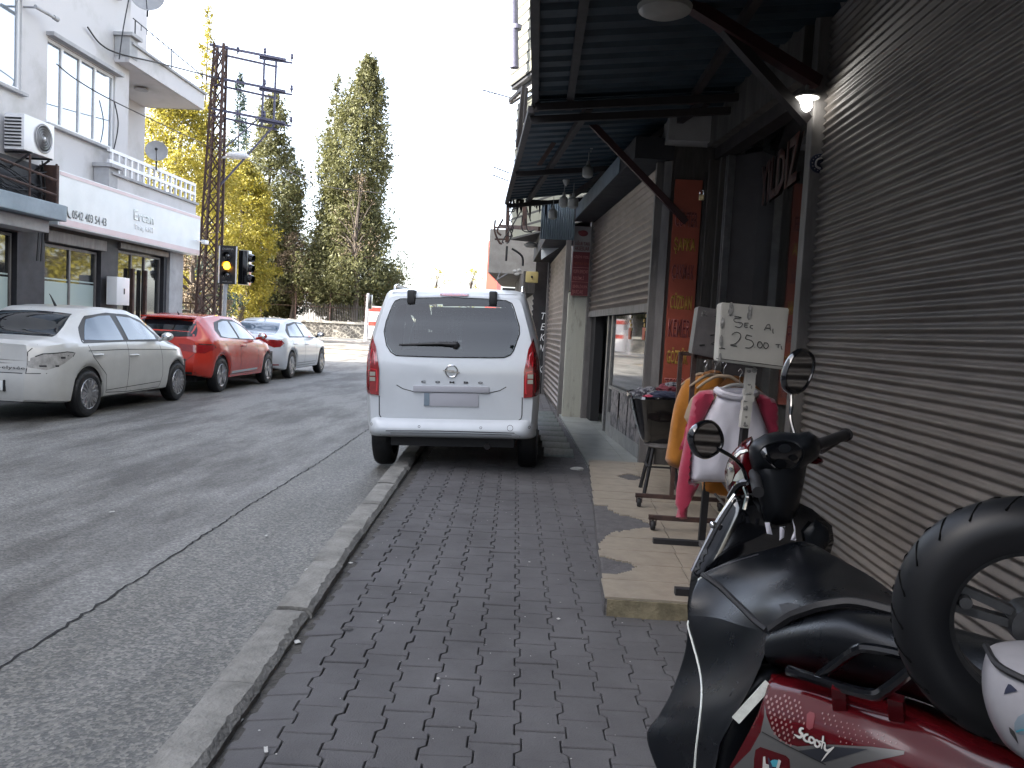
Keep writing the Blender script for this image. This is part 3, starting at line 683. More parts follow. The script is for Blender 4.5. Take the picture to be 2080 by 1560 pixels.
bm = B(); cyl(bm, (px_+.35, py_, 6.05), (px_+.55, py_, 6.1), .03); ball(bm, (px_+.78, py_, 6.13), .3, 1.2, .5, .38, 14); O('street_light_head', bm, 'pvc', PY)
wire([at(452, -5, y=20), at(470, 60, y=23), at(485, 105, y=24)], .008, 'hair-thin wire dropping from the sky to the top pylon arm')
wire([at(500, 140, y=24), at(520, 165, y=24), at(545, 205, y=25)], .008, 'hair-thin wire sagging below the pylon arms')
# traffic light
tx, tyy = -9.28, 23.3
TL = thing('traffic_light', (tx-.1, tyy, .1), 'traffic light with glowing amber lamp and white-edged black board', 'traffic light')
bm = B(); cyl(bm, (tx-.13, tyy+.06, .1), (tx-.06, tyy+.06, 3.3), .06, .06, 14); O('pole', bm, 'wall_grey', TL)
bm = B(); box(bm, tx-.26, tx+.26, tyy-.02, tyy+.02, 2.34, 3.44, bev=.01); O('backboard', bm, 'black', TL, sm=0)
bm = B()
for s in (-1, 1): box(bm, tx+s*.25-.018, tx+s*.25+.018, tyy-.03, tyy-.021, 2.36, 3.42)
O('white_edge', bm, 'pvc', TL, sm=0)
for k, z in enumerate((3.13, 2.86, 2.59)):
    bm = B(); lathe(bm, [(.001, 0), (.07, .006), (.105, .03)], (tx, tyy-.11, z), 'Y', 24); ln = O('lamp', bm, 'amber' if k == 1 else 'gloss_black', TL)
    bm = B()
    for j in range(15):
        a0 = math.pi*(j/14)*1.1-.16; a1 = math.pi*((j+1)/14)*1.1-.16
        if j < 14:
            for rr_, fl in ((.125, 0), (.118, 1)):
                L0 = tyy-.16
                q = [(tx+rr_*math.cos(a0), tyy-.03, z+rr_*math.sin(a0)), (tx+rr_*math.cos(a1), tyy-.03, z+rr_*math.sin(a1)), (tx+rr_*math.cos(a1), L0, z+rr_*math.sin(a1)), (tx+rr_*math.cos(a0), L0, z+rr_*math.sin(a0))]
                quad(bm, *q)
    O('visor', bm, 'black', ln)
bm = text_bm('DURMA', (tx-.16, tyy-.022, 3.31), (1, 0, 0), (0, 0, 1), .32, .06); O('maker_lettering', bm, 'sign_grey', TL, sm=0)
bm = text_bm('trafik.com', (tx-.14, tyy-.022, 2.39), (1, 0, 0), (0, 0, 1), .28, .04); O('maker_lettering', bm, 'sign_grey', TL, sm=0)
TL2 = thing('traffic_light', (tx+.42, tyy+.35, 2.4), 'black traffic light head seen side-on behind the amber one', 'traffic light')
bm = B(); box(bm, tx+.22, tx+.5, tyy+.2, tyy+.5, 2.35, 3.35, bev=.02)
for z in (3.15, 2.85, 2.55): cyl(bm, (tx+.5, tyy+.35, z), (tx+.62, tyy+.33, z-.03), .12, .11, 14, caps=False)
O('housing', bm, 'gloss_black', TL2)
# bench-like dark crate by the pylon foot
p = at(385, 625, y=24.5)
CR = thing('metal_bin_frame', (p.x, p.y, .1), 'small dark metal frame standing beside the pylon foot', 'frame')
bm = B()
for sx in (-.35, .35):
    for sy in (-.2, .2): bar(bm, (p.x+sx, p.y+sy, .1), (p.x+sx, p.y+sy, 1.75), .05, .05)
for zz in (1.75, 1.2): bar(bm, (p.x-.37, p.y-.2, zz), (p.x+.37, p.y-.2, zz), .05, .05)
for i in range(5): bar(bm, (p.x-.3+i*.14, p.y-.2, 1.2), (p.x-.3+i*.14, p.y-.2, 1.75), .02, .02)
O('bars', bm, 'rust', CR, sm=0)

# ================================================================ stone wall, fence, far pole
SW = thing('stone_wall', (-30, 66, 0), 'low rubble stone wall with concrete cap across the junction', 'wall')
bm = B(); box(bm, -60, -14.6, 66, 66.4, 0, 1.22); O('masonry', bm, 'stone', SW, sm=0)
bm = B(); box(bm, -60, -14.5, 65.9, 66.5, 1.223, 1.4); O('cap', bm, 'concrete', SW, sm=0)
FN = thing('park_fence', (-30, 66.2, 1.4), 'tall thin post and wire fence on top of the stone wall', 'fence')
for i in range(14):
    bm = B(); x = -52+i*2.85; bar(bm, (x, 66.2, 1.4), (x, 66.2, 3.7), .09, .09); O('post', bm, 'rust', FN, sm=0)
bm = B()
for z in (3.6, 2.5): tube(bm, [(-52, 66.2, z), (-14.9, 66.2, z)], .02, 4)
O('rail', bm, 'rust', FN, sm=0)
bm = B()
for i in range(40): bar(bm, (-20+i*.14, 66.25, 1.4), (-20+i*.14, 66.25, 2.7+.2*((i*7) % 5)/5), .05, .02)
mesh1('picket_fence', bm, 'wood_worn', 'short picket fence on the wall behind the far signal post', 'fence')
p = at(741, 692, y=58)
FPo = thing('signal_post', (p.x, 58, .06), 'pale grey signal post beside the far end of the stone wall', 'signal post')
bm = B(); cyl(bm, (p.x, 58, .06), (p.x+.1, 58, 3.5), .1, .09, 12); O('post', bm, 'pvc', FPo); bm = B(); box(bm, p.x+.18, p.x+.42, 57.8, 58.1, 2.4, 3.4, bev=.03); O('signal_head', bm, 'gloss_black', FPo)
bm = B(); cyl(bm, (p.x, 58, .06), (p.x, 58, .1), .25, .25, 14); O('base_plate', bm, 'concrete', FPo)
bm = B(); p = at(757, 625, y=62); slab(bm, [(-.3, -1.7), (.9, -1.7), (.9, .8), (-.3, .8)], (p.x, 62, 1.9), (1, 0, 0), (0, 0, 1), (0, -1, 0), .08); box(bm, p.x-.5, p.x-.4, 62.1, 62.2, 0, 1.9)
hb = mesh1('hoarding', bm, 'pvc', 'small red and white notice board half hidden behind the van', 'sign')
bm = B()
for z in (2.3, 1.2): slab(bm, [(-.27, 0), (.85, 0), (.85, .3), (-.27, .3)], (p.x, 61.98, z), (1, 0, 0), (0, 0, 1), (0, -1, 0), .01)
o_ = O('red_band', bm, 'redpanel', None, sm=0); o_.parent = hb; o_.data.transform(Matrix.Translation(-hb.location))
# ================================================================ trees
def leafcluster(bm, c, r, n, s, rg, droop=0.):
    for _ in range(n):
        d = Vector((rg.gauss(0, 1), rg.gauss(0, 1), rg.gauss(0, 1))); d.normalize(); d *= r*(rg.random()**.45)
        p = c+Vector((d.x, d.y, d.z*.9-droop*abs(d.x)))
        a = Vector((rg.uniform(-1, 1), rg.uniform(-1, 1), rg.uniform(-1, 1))).normalized(); b = a.cross(Vector((rg.uniform(-1, 1), rg.uniform(-1, 1), rg.uniform(-1, 1)))).normalized()
        l = s*rg.uniform(.6, 1.4); w_ = l*rg.uniform(.25, .5)
        bm.faces.new([bm.verts.new(p-a*l*.5), bm.verts.new(p+b*w_*.5), bm.verts.new(p+a*l*.5), bm.verts.new(p-b*w_*.5)])
def conifer(x, y, z0, h, r, lab, m, seed, n=240, per=42, s=.34, shape=.75, trunk=.25, name='conifer_tree', squash=1., bare=.05, top=1.0, lean=0.):
    rg = random.Random(seed); t = thing(name, (x, y, z0), lab, 'tree', 'trees of the park behind the wall')
    bm = B(); tube(bm, catmull([(x, y, z0), (x+.1, y, z0+h*.3), (x-.1, y, z0+h*.6), (x+lean*.9, y, z0+h*.97)], 4), [trunk*(1-.9*i/12) for i in range(13)], 8)
    for i in range(60):
        q = rg.uniform(.06, .95); zz = z0+h*q; a = rg.uniform(0, 6.28); rr = r*(1-q)**shape*rg.uniform(.5, .95)
        tube(bm, [(x, y, zz), (x+math.cos(a)*rr, y+math.sin(a)*rr, zz+rr*.35)], [.05*(1-q)+.02, .012], 4)
    O('trunk', bm, 'bark', t)
    bm = B()
    for i in range(n):
        q = bare+(1-bare)*((i+rg.random())/n)**1.45; env = ((1-q)**shape)*min(1, (q-bare+.06)*7)
        lump = .78+.42*noise.noise(Vector((q*7+seed, seed*.7, 0)))
        a = rg.uniform(0, 6.28); rr = r*env*(rg.random()**.35)*(lump+.25*noise.noise(Vector((math.cos(a)*1.6, math.sin(a)*1.6, q*9+seed))))
        c = Vector((x+lean*q*q+math.cos(a)*rr, y+math.sin(a)*rr*squash, z0+h*q*top))
        cr_ = (.30+.9*env)*rg.uniform(.5, 1.15)*r/4.5
        leafcluster(bm, c, cr_, int(per*(.35+env)), s, rg, .15)
        # upswept tip sprig
        tip = c+Vector((math.cos(a)*cr_*.7, math.sin(a)*cr_*.7, cr_*1.0)); leafcluster(bm, tip, cr_*.32, int(per*.22), s*.75, rg)
    O('crown', bm, m, t, sm=0)
    return t
def broad(x, y, z0, h, r, lab, m, seed, n=90, per=110, s=.3, trunkh=.3, name='pine_tree', zs=1., trunkm='bark', group='trees of the park behind the wall'):
    rg = random.Random(seed); t = thing(name, (x, y, z0), lab, 'tree' if 'shrub' not in name else 'shrub', group)
    bm = B(); tube(bm, catmull([(x, y, z0), (x+.2, y, z0+h*.3), (x-.1, y, z0+h*.6), (x, y, z0+h*.85)], 4), [.28*(1-.85*i/12) for i in range(13)], 8)
    cc = []
    for i in range(n):
        a = rg.uniform(0, 6.28); q = rg.random(); env = math.sin(math.pi*min(1, .12+.88*q))**.6
        rr = r*env*rg.random()**.4; c = Vector((x+math.cos(a)*rr, y+math.sin(a)*rr, z0+h*(trunkh+(1-trunkh)*q)))
        c += Vector((0, 0, noise.noise(c*.3)*1.2)); cc.append(c)
    for c in cc[:30]: 
        b0 = Vector((x, y, z0+h*.2+(c.z-z0)*.5)); tube(bm, catmull([b0, (b0+c)/2+Vector((0, 0, .3)), c], 3), [.09, .07, .06, .05, .04, .03, .02], 5)
    O('trunk', bm, trunkm, t)
    bm = B()
    for c in cc: leafcluster(bm, c, r*rg.uniform(.14, .32), per, s, rg)
    O('crown', bm, m, t, sm=0)
    return t
def gp(px, py, y): 
    p = at(px, py, y=y); return p
a = gp(745, 112, 70); b = gp(690, 640, 70)
conifer(b.x+.3, 70, .9, a.z-.9-.3, 6.0, 'tallest broad cypress standing alone right of the others, lit on its left side', 'foliage_g', 1, n=1250, per=64, s=.30, shape=.70, trunk=.4, lean=1.5)
c = gp(693, 150, 71); conifer(c.x-.4, 71.5, .9, c.z-.9, 3.2, 'slimmer cypress with a sparse tip tucked behind the tallest one on its left', 'foliage_g', 2, n=230, per=40, s=.28, shape=.7)
c = gp(548, 195, 60); conifer(gp(555, 195, 69).x, 69, .9, gp(548, 195, 69).z-.9, 4.8, 'dark green conifer between the pylon and the tallest cypress', 'foliage_g', 3, n=700, per=56, s=.3, shape=.52)
conifer(gp(592, 320, 73).x, 73, .9, gp(592, 300, 73).z-.9, 2.7, 'lower dark cypress filling the gap right of the dark green conifer', 'foliage_d', 4, n=200, per=44, s=.28, shape=.6)
conifer(gp(490, 150, 76).x, 76, .9, gp(487, 150, 76).z-.9, 3.4, 'blue-green fir whose tip stands just right of the pylon top', 'foliage_d', 5, n=260, per=40, s=.3, shape=.8)
conifer(gp(424, 20, 78).x, 78, .9, gp(424, 12, 78).z-.9, 2.9, 'thin pale-tipped cypress rising highest behind the pylon', 'foliage_y', 6, n=260, per=32, s=.3, shape=.55)
broad(gp(492, 500, 60).x, 60, .9, gp(492, 330, 60).z-.9, 2.7, 'bright yellow-green pine right of the pylon', 'foliage_y', 7, n=210, per=150, s=.22, trunkh=.10)
broad(gp(362, 400, 52).x, 52, 0, gp(362, 195, 52).z, 4.4, 'big yellow-green pine between the white block and the pylon', 'foliage_y', 8, n=300, per=150, s=.22, trunkh=.10)
broad(gp(440, 400, 64).x, 64, .9, gp(440, 330, 64).z-.9, 3.0, 'olive pine seen through the lattice of the pylon', 'foliage_y', 12, n=90, per=120, s=.24, trunkh=.2)
broad(gp(395, 560, 34).x, 34, 0, gp(395, 470, 34).z, 1.5, 'orange-brown dry creeper mass at the corner of the white block', 'vine', 9, n=60, per=120, s=.12, trunkh=.05, name='dry_shrub', group='dry bushes')
broad(gp(590, 560, 67).x, 67.6, .9, gp(590, 490, 67).z-.9, 2.3, 'leafless brown bush between the two dark conifers behind the wall', 'vine', 10, n=70, per=90, s=.16, trunkh=.3, name='dry_shrub', group='dry bushes')
broad(gp(720, 470, 66).x, 65.2+1.6, .9, gp(720, 370, 66).z-.9, 2.2, 'brown bare creeper climbing the tallest cypress', 'vine', 11, n=60, per=26, s=.14, trunkh=.35, name='dry_shrub', group='dry bushes')
broad(gp(405, 590, 44).x, 44, 0, gp(405, 540, 44).z, 2.2, 'dark green bush behind the foot of the pylon', 'foliage_d', 13, n=50, per=110, s=.18, trunkh=.05, name='green_shrub', group='low bushes behind the pylon')
broad(gp(520, 600, 67).x, 68, .9, gp(520, 520, 67).z-.9, 2.4, 'dark low evergreen behind the wall right of the traffic light', 'foliage_d', 14, n=60, per=110, s=.22, trunkh=.2, name='green_shrub', group='low bushes behind the pylon')
for (px0, hy, lab, sd) in ((885, 548, 'tiny pale treetop above the left of the van roof', 21), (955, 545, 'sparse pale treetop above the right of the van roof', 22), (805, 540, 'faint pale tree right beside the tallest cypress', 23)):
    broad(gp(px0, 600, 120).x, 120, .5, gp(px0, hy, 120).z-.5, 2.4, lab, 'foliage_y', sd, n=26, per=26, s=.3, trunkh=.3, name='distant_tree', group='distant trees over the van')
broad(3.5, 40, 0, 9, 4.5, 'yellow-green tree down the street, hidden behind the shops', 'foliage_y', 31, n=70, per=60, s=.35)
broad(9.5, 49, 0, 10, 5, 'second yellow-green tree hidden farther behind the shops', 'foliage_y', 32, n=70, per=60, s=.35)
# house far behind the park, pale wall seen under the crowns
bm = B(); box(bm, -34, -17, 84, 92, 0, 5.2); hs = mesh1('garden_house', bm, 'wall_grey', 'pale low house wall glimpsed under the trees behind the stone wall', 'house', sm=0)
# ================================================================ right side of the street
def corr(bm, A, Bp, z0, z1, pitch, amp, prof='round', thick=True, nsub=8):
    """roller shutter curtain from A to B (x, y) with horizontal slats"""
    A = Vector((A[0], A[1], 0)); Bp = Vector((Bp[0], Bp[1], 0)); d = (Bp-A).normalized(); nrm = Vector((d.y, -d.x, 0))
    if nrm.x > 0: nrm = -nrm
    n = int((z1-z0)/pitch*nsub); prev = None
    for i in range(n+1):
        z = z0+(z1-z0)*i/n; ph = (i % nsub)/nsub
        if prof == 'round': o = amp*(math.sin(2*math.pi*ph)*.5+.5)
        else: o = amp*(min(1, ph*1.35) if ph < .9 else 0)*math.sin(min(1, ph*1.2)*math.pi*.5)
        a = bm.verts.new(A+nrm*o+Vector((0, 0, z))); b = bm.verts.new(Bp+nrm*o+Vector((0, 0, z)))
        if prev: bm.faces.new([prev[0], prev[1], b, a])
        prev = (a, b)
    bmesh.ops.recalc_face_normals(bm, faces=bm.faces)
def box2(bm, A, Bp, t0, t1, z0, z1, side=-1, mi=0):
    """upright box along the plan line A-B between offsets t0..t1 towards the street"""
    A = Vector((A[0], A[1], 0)); Bp = Vector((Bp[0], Bp[1], 0)); d = (Bp-A).normalized(); nrm = Vector((d.y, -d.x, 0))
    if nrm.x > 0: nrm = -nrm
    vs = [bm.verts.new(p+nrm*t+Vector((0, 0, z))) for z in (z0, z1) for p, t in ((A, t0), (Bp, t0), (Bp, t1), (A, t1))]
    for q in ((0, 1, 2, 3), (4, 5, 6, 7), (0, 1, 5, 4), (1, 2, 6, 5), (2, 3, 7, 6), (3, 0, 4, 7)): bm.faces.new([vs[i] for i in q])
    bmesh.ops.recalc_face_normals(bm, faces=bm.faces)
# big closed shutter beside the scooter
SH = thing('roller_shutter', (1.8, 3.5, .17), 'huge closed brown-grey roller shutter behind the scooter', 'shutter', 'roller shutters of the row of shops')
bm = B(); corr(bm, (1.81, -1), (1.81, 5.74), .16, 3.95, .0535, .022); O('curtain', bm, 'shutter', SH, sm=60)
bm = B(); box(bm, 1.72, 1.86, 5.745, 5.87, .166, 4.4, bev=.006); post_ = O('guide_post', bm, 'frame_grey', SH, sm=0)
bm = B(); box(bm, 1.80, 1.88, 5.872, 5.93, .166, 4.4); O('guide_lip', bm, 'wood_worn', post_, sm=0)
p = at(1647, 331, y=5.74)
bm = B(); lathe(bm, [(.001, .0), (.062, .0), (.066, .004), (.06, .008), (.055, .006), (.001, .006)], (1.785, 5.738, p.z), 'Y', 28); bd = tag(O('round_badge', bm, 'navy', None), 'dark round badge with a pale crescent stuck on the grey shutter post', 'badge')
bm = B(); tube(bm, catmull([(1.80, 5.731, p.z+.035), (1.765, 5.731, p.z+.02), (1.76, 5.731, p.z-.02), (1.79, 5.731, p.z-.038)], 5), .007, 6)
for k in range(14):
    a = 2*math.pi*k/14; box(bm, 1.785+.05*math.cos(a)-.003, 1.785+.05*math.cos(a)+.003, 5.730, 5.733, p.z+.05*math.sin(a)-.003, p.z+.05*math.sin(a)+.003)
o_ = O('crescent', bm, 'sign_grey', None); o_.parent = bd
# masonry of the right block (behind shop fronts)
RBK = thing('shop_row_building', (3, 8, 0), 'dark shop building carrying the shutters and the sheet metal canopies', 'building')
bm = B(); box(bm, 2.02, 8, -6, 8.62, -.02, 9); O('wall', bm, 'dark_wall', RBK, sm=0)
bm = B(); box2(bm, (1.60, 8.6), (-.1, 18.6), -6, -.55, 0, 9); O('far_wall', bm, 'dark_wall', RBK, sm=0)
bm = B(); box(bm, 1.05, 1.96, 8.02, 8.62, 3.35, 9); box(bm, 1.83, 1.96, -2, 5.8, 3.95, 9); O('upper_wall', bm, 'wall_grey', RBK, sm=0)
BR = thing('added_terrace', (6, -30, 0), 'long dark terrace added unseen behind the camera on the shop side, to cut light and darken reflections', 'building')  # added out of view: blocks light from behind and darkens reflections
bm = B(); box(bm, 1.95, 10, -75, -6.02, 0, 9.5); O('wall', bm, 'dark_wall', BR, sm=0)
bm = B(); box(bm, -.1, 1.94, -75, -7.1, 3.5, 3.6); O('canopy_strip', bm, 'canopy', BR, sm=0)
# glass shop front between the post and the pillar
GA, GB = (1.80, 5.93), (1.60, 8.12)
SF = thing('glass_front', (1.7, 7, .17), 'dark glass shop front with worn grey boards behind the clothes rack', 'shop front')
bm = B(); box2(bm, (1.76, 5.95), (1.846, 7.60), -.02, 0, .55, 3.19); O('glass_pane', bm, 'shop_glass', SF, sm=0)
bm = B(); box2(bm, (1.76, 5.95), (1.846, 7.60), -.03, .02, .166, .55); O('plinth', bm, 'wood_worn', SF, sm=0)
bm = B(); box2(bm, (1.82, 5.9), (1.60, 8.12), -.06, .08, 3.20, 3.32); O('lintel', bm, 'dark_steel', SF, sm=0)
bm = B(); box2(bm, (1.82, 5.9), (1.60, 8.12), -.10, .16, 3.31, 3.75); O('shutter_housing', bm, 'wood_worn', SF, sm=0)
bm = B(); box2(bm, (1.85, 7.61), (1.66, 7.86), -.02, .0, .166, 3.19); O('side_panel', bm, 'dark_steel', SF, sm=0)
for (t0, t1, of, m_) in ((0.0, .05, .03, 'bright_metal'), (.16, .20, .02, 'bright_metal'), (.28, .40, .05, 'wood_worn'), (.62, .74, .10, 'wood_worn')):
    yy0 = 7.84+t0*.4; yy1 = 7.84+t1*.4; x0 = 1.63-.09*t0
    bm = B(); box2(bm, (x0, yy0), (x0-.005, yy1), -.05, of, .166, 3.195); O('jamb', bm, m_, SF, sm=0)
bm = B(); box2(bm, (1.63, 7.88), (1.60, 8.12), -.30, -.22, .166, 3.3); O('dark_doorway', bm, 'black', SF, sm=0)
bm = B(); box2(bm, (1.63, 7.9), (1.61, 8.05), -.04, .01, 2.0, 2.3); O('crate_board', bm, 'wood_worn', SF, sm=0)
pw = (Vector((1.846, 7.60, 0))-Vector((1.76, 5.95, 0))).normalized()
p0 = at(1524, 360, x=1.70)
bm = text_bm('YILDIZ', Vector((1.840, 7.50, 2.66))+Vector((-.012, 0, 0)), -pw, (0, 0, 1), 1.35, .36, bold=.03); tx_ = O('window_lettering', bm, 'dull_red', SF, sm=0)
def padlock(p, lab):
    P_ = thing('padlock', (p.x, p.y, p.z-.03), lab, 'padlock', 'brass padlocks on the shop front')
    bm = B(); box(bm, p.x-.022, p.x+.022, p.y-.01, p.y+.01, p.z-.03, p.z+.02, bev=.003); O('body', bm, 'brass', P_)
    bm = B(); tube(bm, catmull([(p.x-.015, p.y, p.z+.02), (p.x-.015, p.y, p.z+.045), (p.x, p.y, p.z+.062), (p.x+.015, p.y, p.z+.045), (p.x+.015, p.y, p.z+.02)], 4), .004, 6); O('shackle', bm, 'chrome', P_)
padlock(at(1425, 400, y=7.4), 'brass padlock hanging open beside the red vertical sign')
# lit lamp behind the post
p = at(1637, 212, y=5.68)
LL = thing('lit_bulb', tuple(p), 'small glowing white bulb lamp at the top of the grey shutter post', 'lamp')
bm = B(); ball(bm, p, .042, 1, 1, 1.2, 16); O('bulb', bm, 'lit_lamp', LL)
bm = B(); lathe(bm, [(.02, .05), (.05, .055), (.085, .04), (.09, .05), (.05, .08), (.001, .085)], p, 'Z', 20); cyl(bm, p+Vector((0, 0, .08)), p+Vector((.02, .06, .16)), .012); O('shade', bm, 'bulb_white', LL)
# pillar with the red vertical sign
PIL = thing('brick_pillar', (1.28, 8.35, .17), 'narrow dark pillar between the open-fronted shop and the half-open shutter', 'pillar')
bm = B(); box(bm, 1.12, 1.585, 8.27, 8.62, .166, 3.6); O('core', bm, 'wood_worn', PIL, sm=0)
bm = B(); box(bm, 1.455, 1.57, 8.20, 8.268, .166, 3.1, bev=.004); O('board', bm, 'wood_worn', PIL, sm=0)
RS = thing('vertical_sign', (1.3, 8.22, .85), 'tall narrow red sign reading KEMER and TESBIH down the pillar', 'sign')
bm = B(); box(bm, 1.175, 1.44, 8.22, 8.262, .86, 3.02); O('panel', bm, 'red_sign', RS, sm=0)
words = [('TESBİH', 0), ('GÖZLÜK', 1), ('KEMER', 0), ('CÜZDAN', 1), ('ÇAKMAK', 0), ('ŞAPKA', 1), ('CÜVTER', 0)]
for k, (s_, yl) in enumerate(words):
    z = .93+k*.272
    if not yl:
        bm = text_bm(s_, (1.195, 8.2195, z-.004), (1, 0, 0), (0, 0, 1), .222, .178, th=.001, bold=.03); O('lettering_outline', bm, 'pink_print', RS, sm=0)
    bm = text_bm(s_, (1.20, 8.2185, z), (1, 0, 0), (0, 0, 1), .212, .168, th=.002, bold=.0 if not yl else .03); O('lettering', bm, 'yellow_print' if yl else 'red_print', RS, sm=0)
# half-open shutter with glass shop under it
FA, FB = (1.09, 8.34), (.655, 13.05)
HS = thing('roller_shutter', (.9, 10.6, 1.7), 'half-raised brown roller shutter above the glass shop door', 'shutter', 'roller shutters of the row of shops')
bm = B(); corr(bm, FA, FB, 1.80, 3.2, .082, .036, 'saw', nsub=8); O('curtain', bm, 'shutter2', HS, sm=30)
bm = B(); box2(bm, FA, FB, -.01, .035, 1.72, 1.81); O('bottom_bar', bm, 'frame_grey', HS, sm=0)
bm = B(); box2(bm, (1.09, 8.34), (1.086, 8.42), -.05, .09, .12, 3.2); box2(bm, (1.165, 8.30), (1.09, 8.335), -.05, .06, .12, 3.2); O('guide_rail', bm, 'frame_grey', HS, sm=0)
bm = B(); box2(bm, (.66, 13.0), (.645, 13.15), -.05, .06, .1, 3.3); O('guide_rail', bm, 'frame_grey', HS, sm=0)
bm = B(); box2(bm, (1.10, 8.25), FB, -.05, .34, 3.21, 3.42); O('housing', bm, 'dark_wall', HS, sm=0)
bm = B(); box2(bm, (1.02, 9.05), (.68, 12.75), .341, .346, 3.22, 3.41); O('pale_fascia', bm, 'bluegrey', HS, sm=0)
GS = thing('shop_door', (.9, 10.6, .12), 'aluminium glass shop door and window below the half-raised shutter', 'shop front')
d_ = (Vector((FB[0], FB[1], 0))-Vector((FA[0], FA[1], 0))).normalized()
def fp(t): return (FA[0]+d_.x*t+.06, FA[1]+d_.y*t)
bm = B(); box2(bm, fp(.08), fp(2.75), 0, .012, .42, 1.95); pane = O('window_pane', bm, 'dim_glass', GS, sm=0)
bm = B()
for t in (.03, 2.72, 3.05): box2(bm, fp(t), fp(t+.09), -.02, .035, .12, 1.95)
box2(bm, fp(.12), fp(2.72), -.02, .034, .12, .42); box2(bm, fp(.12), fp(2.72), -.02, .034, .74, .78)
O('frame', bm, 'bright_metal', GS, sm=0)
bm = B(); box2(bm, fp(3.15), fp(4.3), -.7, -.6, .12, 1.9); box2(bm, fp(4.3), fp(4.7), -.1, .03, .12, 1.9); O('dark_doorway', bm, 'black', GS, sm=0)
for i, t in enumerate((.25, .80, 1.35, 1.95)):
    bm = B(); box2(bm, fp(t), fp(t+.5), .036, .040, .28, .76); O('poster', bm, 'skin_print', GS, sm=0)
for i in range(2):
    t = .55+i*.8; bm = B(); 
    for k in range(9):
        z = 1.42+.05*k; q = fp(t+.22+.05*math.sin(k*2.1)); wq = .10-.008*k
        box2(bm, (q[0], q[1]-wq/2), (q[0]-.005, q[1]+wq/2), .013, .016, z, z+.035)
    O('crown_sticker', bm, 'yellow_print', GS, sm=0)
    bm = B(); box2(bm, fp(t+.17), fp(t+.3), .017, .020, 1.42, 1.56); O('red_sticker', bm, 'red_sign', GS, sm=0)
# white pillar and its sign
WP = thing('white_pillar', (.5, 13.3, .1), 'chipped white-painted pillar with seams below the maroon bracelet-shop sign', 'pillar')
bm = B(); box(bm, .30, .60, 13.1, 13.5, .1, 2.1, bev=.01)
for xx in (.385, .47, .54): box(bm, xx, xx+.004, 13.094, 13.1, .12, 2.05)
O('shaft', bm, 'white_pillar', WP, sm=0)
bm = B(); box(bm, .605, .64, 13.09, 13.5, .1, 3.1); O('edge_trim', bm, 'dark_steel', WP, sm=0)
US = thing('vertical_sign', (.5, 13.05, 2.05), 'narrow maroon and grey sign board listing printed mugs on the white pillar', 'sign')
bm = B(); box(bm, .33, .61, 13.04, 13.09, 2.05, 3.14); O('panel', bm, 'maroon', US, sm=0)
bm = B(); box(bm, .332, .60, 13.032, 13.039, 2.74, 3.135); O('grey_panel', bm, 'sign_grey', US, sm=0)
for z, s_, m_, hh in ((2.84, 'UĞUR TAKI', 'maroon', .075), (2.76, 'AKSESUAR', 'maroon', .065), (2.63, 'KİŞİYE ÖZEL', 'pink_print', .06), (2.53, 'HEDİYELİK EŞYA', 'red_sign', .055), (2.40, 'KUPA BARDAK', 'pink_print', .06), (2.30, 'RESİMLİ', 'pink_print', .065), (2.17, 'SİHİRLİ KUPA', 'pink_print', .06), (2.075, 'BARDAK', 'pink_print', .065)):
    bm = text_bm(s_, (.355, 13.029, z), (1, 0, 0), (0, 0, 1), .23 if len(s_) > 7 else .17, hh, th=.002, bold=.01); O('lettering', bm, m_, US, sm=0)
bm = B()
for z in (2.49, 2.265, 2.055): box(bm, .335, .605, 13.033, 13.038, z, z+.006)
O('divider', bm, 'pink_print', US, sm=0)
bm = B(); ball(bm, (.475, 13.03, 3.03), .06, 1.3, .08, .8, 14); ball(bm, (.42, 13.028, 3.04), .03, 1, .1, 1, 8); O('rose_emblem', bm, 'maroon', US)
# next shutters down the street
NA, NB = (.27, 13.5), (.0, 18.0)
NS = thing('roller_shutter', (.15, 15.6, .1), 'closed pale-ribbed roller shutter just right of the van', 'shutter', 'roller shutters of the row of shops')
bm = B(); corr(bm, NA, NB, .12, 2.95, .1, .03, 'saw', nsub=6); O('curtain', bm, 'shutter2', NS, sm=30)
bm = B(); box2(bm, (.29, 13.42), (.28, 13.56), -.02, .06, .08, 3.0); O('guide_rail', bm, 'frame_grey', NS, sm=0)
bm = B(); box2(bm, NB, (-.01, 18.12), -.02, .06, .08, 3.0); O('guide_rail', bm, 'frame_grey', NS, sm=0)
bm = B(); box2(bm, (.285, 13.45), NB, 0, .40, 2.96, 3.30); O('housing', bm, 'dark_wall', NS, sm=0)
bm = B(); slab(bm, [(0, 0), (.35, .22), (.42, .62), (.36, .70), (-.02, .36)], (-.19, 14.9, 2.75), (.9, -.42, 0), (0, 0, 1), (-.42, -.9, 0), .012)
tag(mesh1('bent_tin_flap', bm, 'sign_white', 'bent pale sheet of tin hanging off the shutter box right of the van', 'tin sheet', sm=0))
TS = thing('vertical_sign', (-.03, 18.1, .4), 'narrow black sign with white letters TEKNIK running down it', 'sign')
bm = B(); box(bm, -.22, .0, 18.15, 18.25, .3, 2.0); O('panel', bm, 'black', TS, sm=0)
for k, ch in enumerate('TEKNİK'):
    bm = text_bm(ch, (-.16, 18.148, 1.72-.235*k), (1, 0, 0), (0, 0, 1), .10 if ch != 'İ' else .03, .15, th=.002, shear=.25); O('lettering', bm, 'white_print', TS, sm=0)
bm = B(); box(bm, -.34, .12, 18.27, 18.6, .08, 3.4); mesh1('dark_pillar', bm, 'dark_steel', 'dark rusty pillar behind the black TEKNIK sign', 'pillar', sm=0)
F2A, F2B = (-.36, 18.7), (-.75, 23.5)
FS = thing('roller_shutter', (-.5, 21, .1), 'farthest pale roller shutter visible above the van shoulder', 'shutter', 'roller shutters of the row of shops')
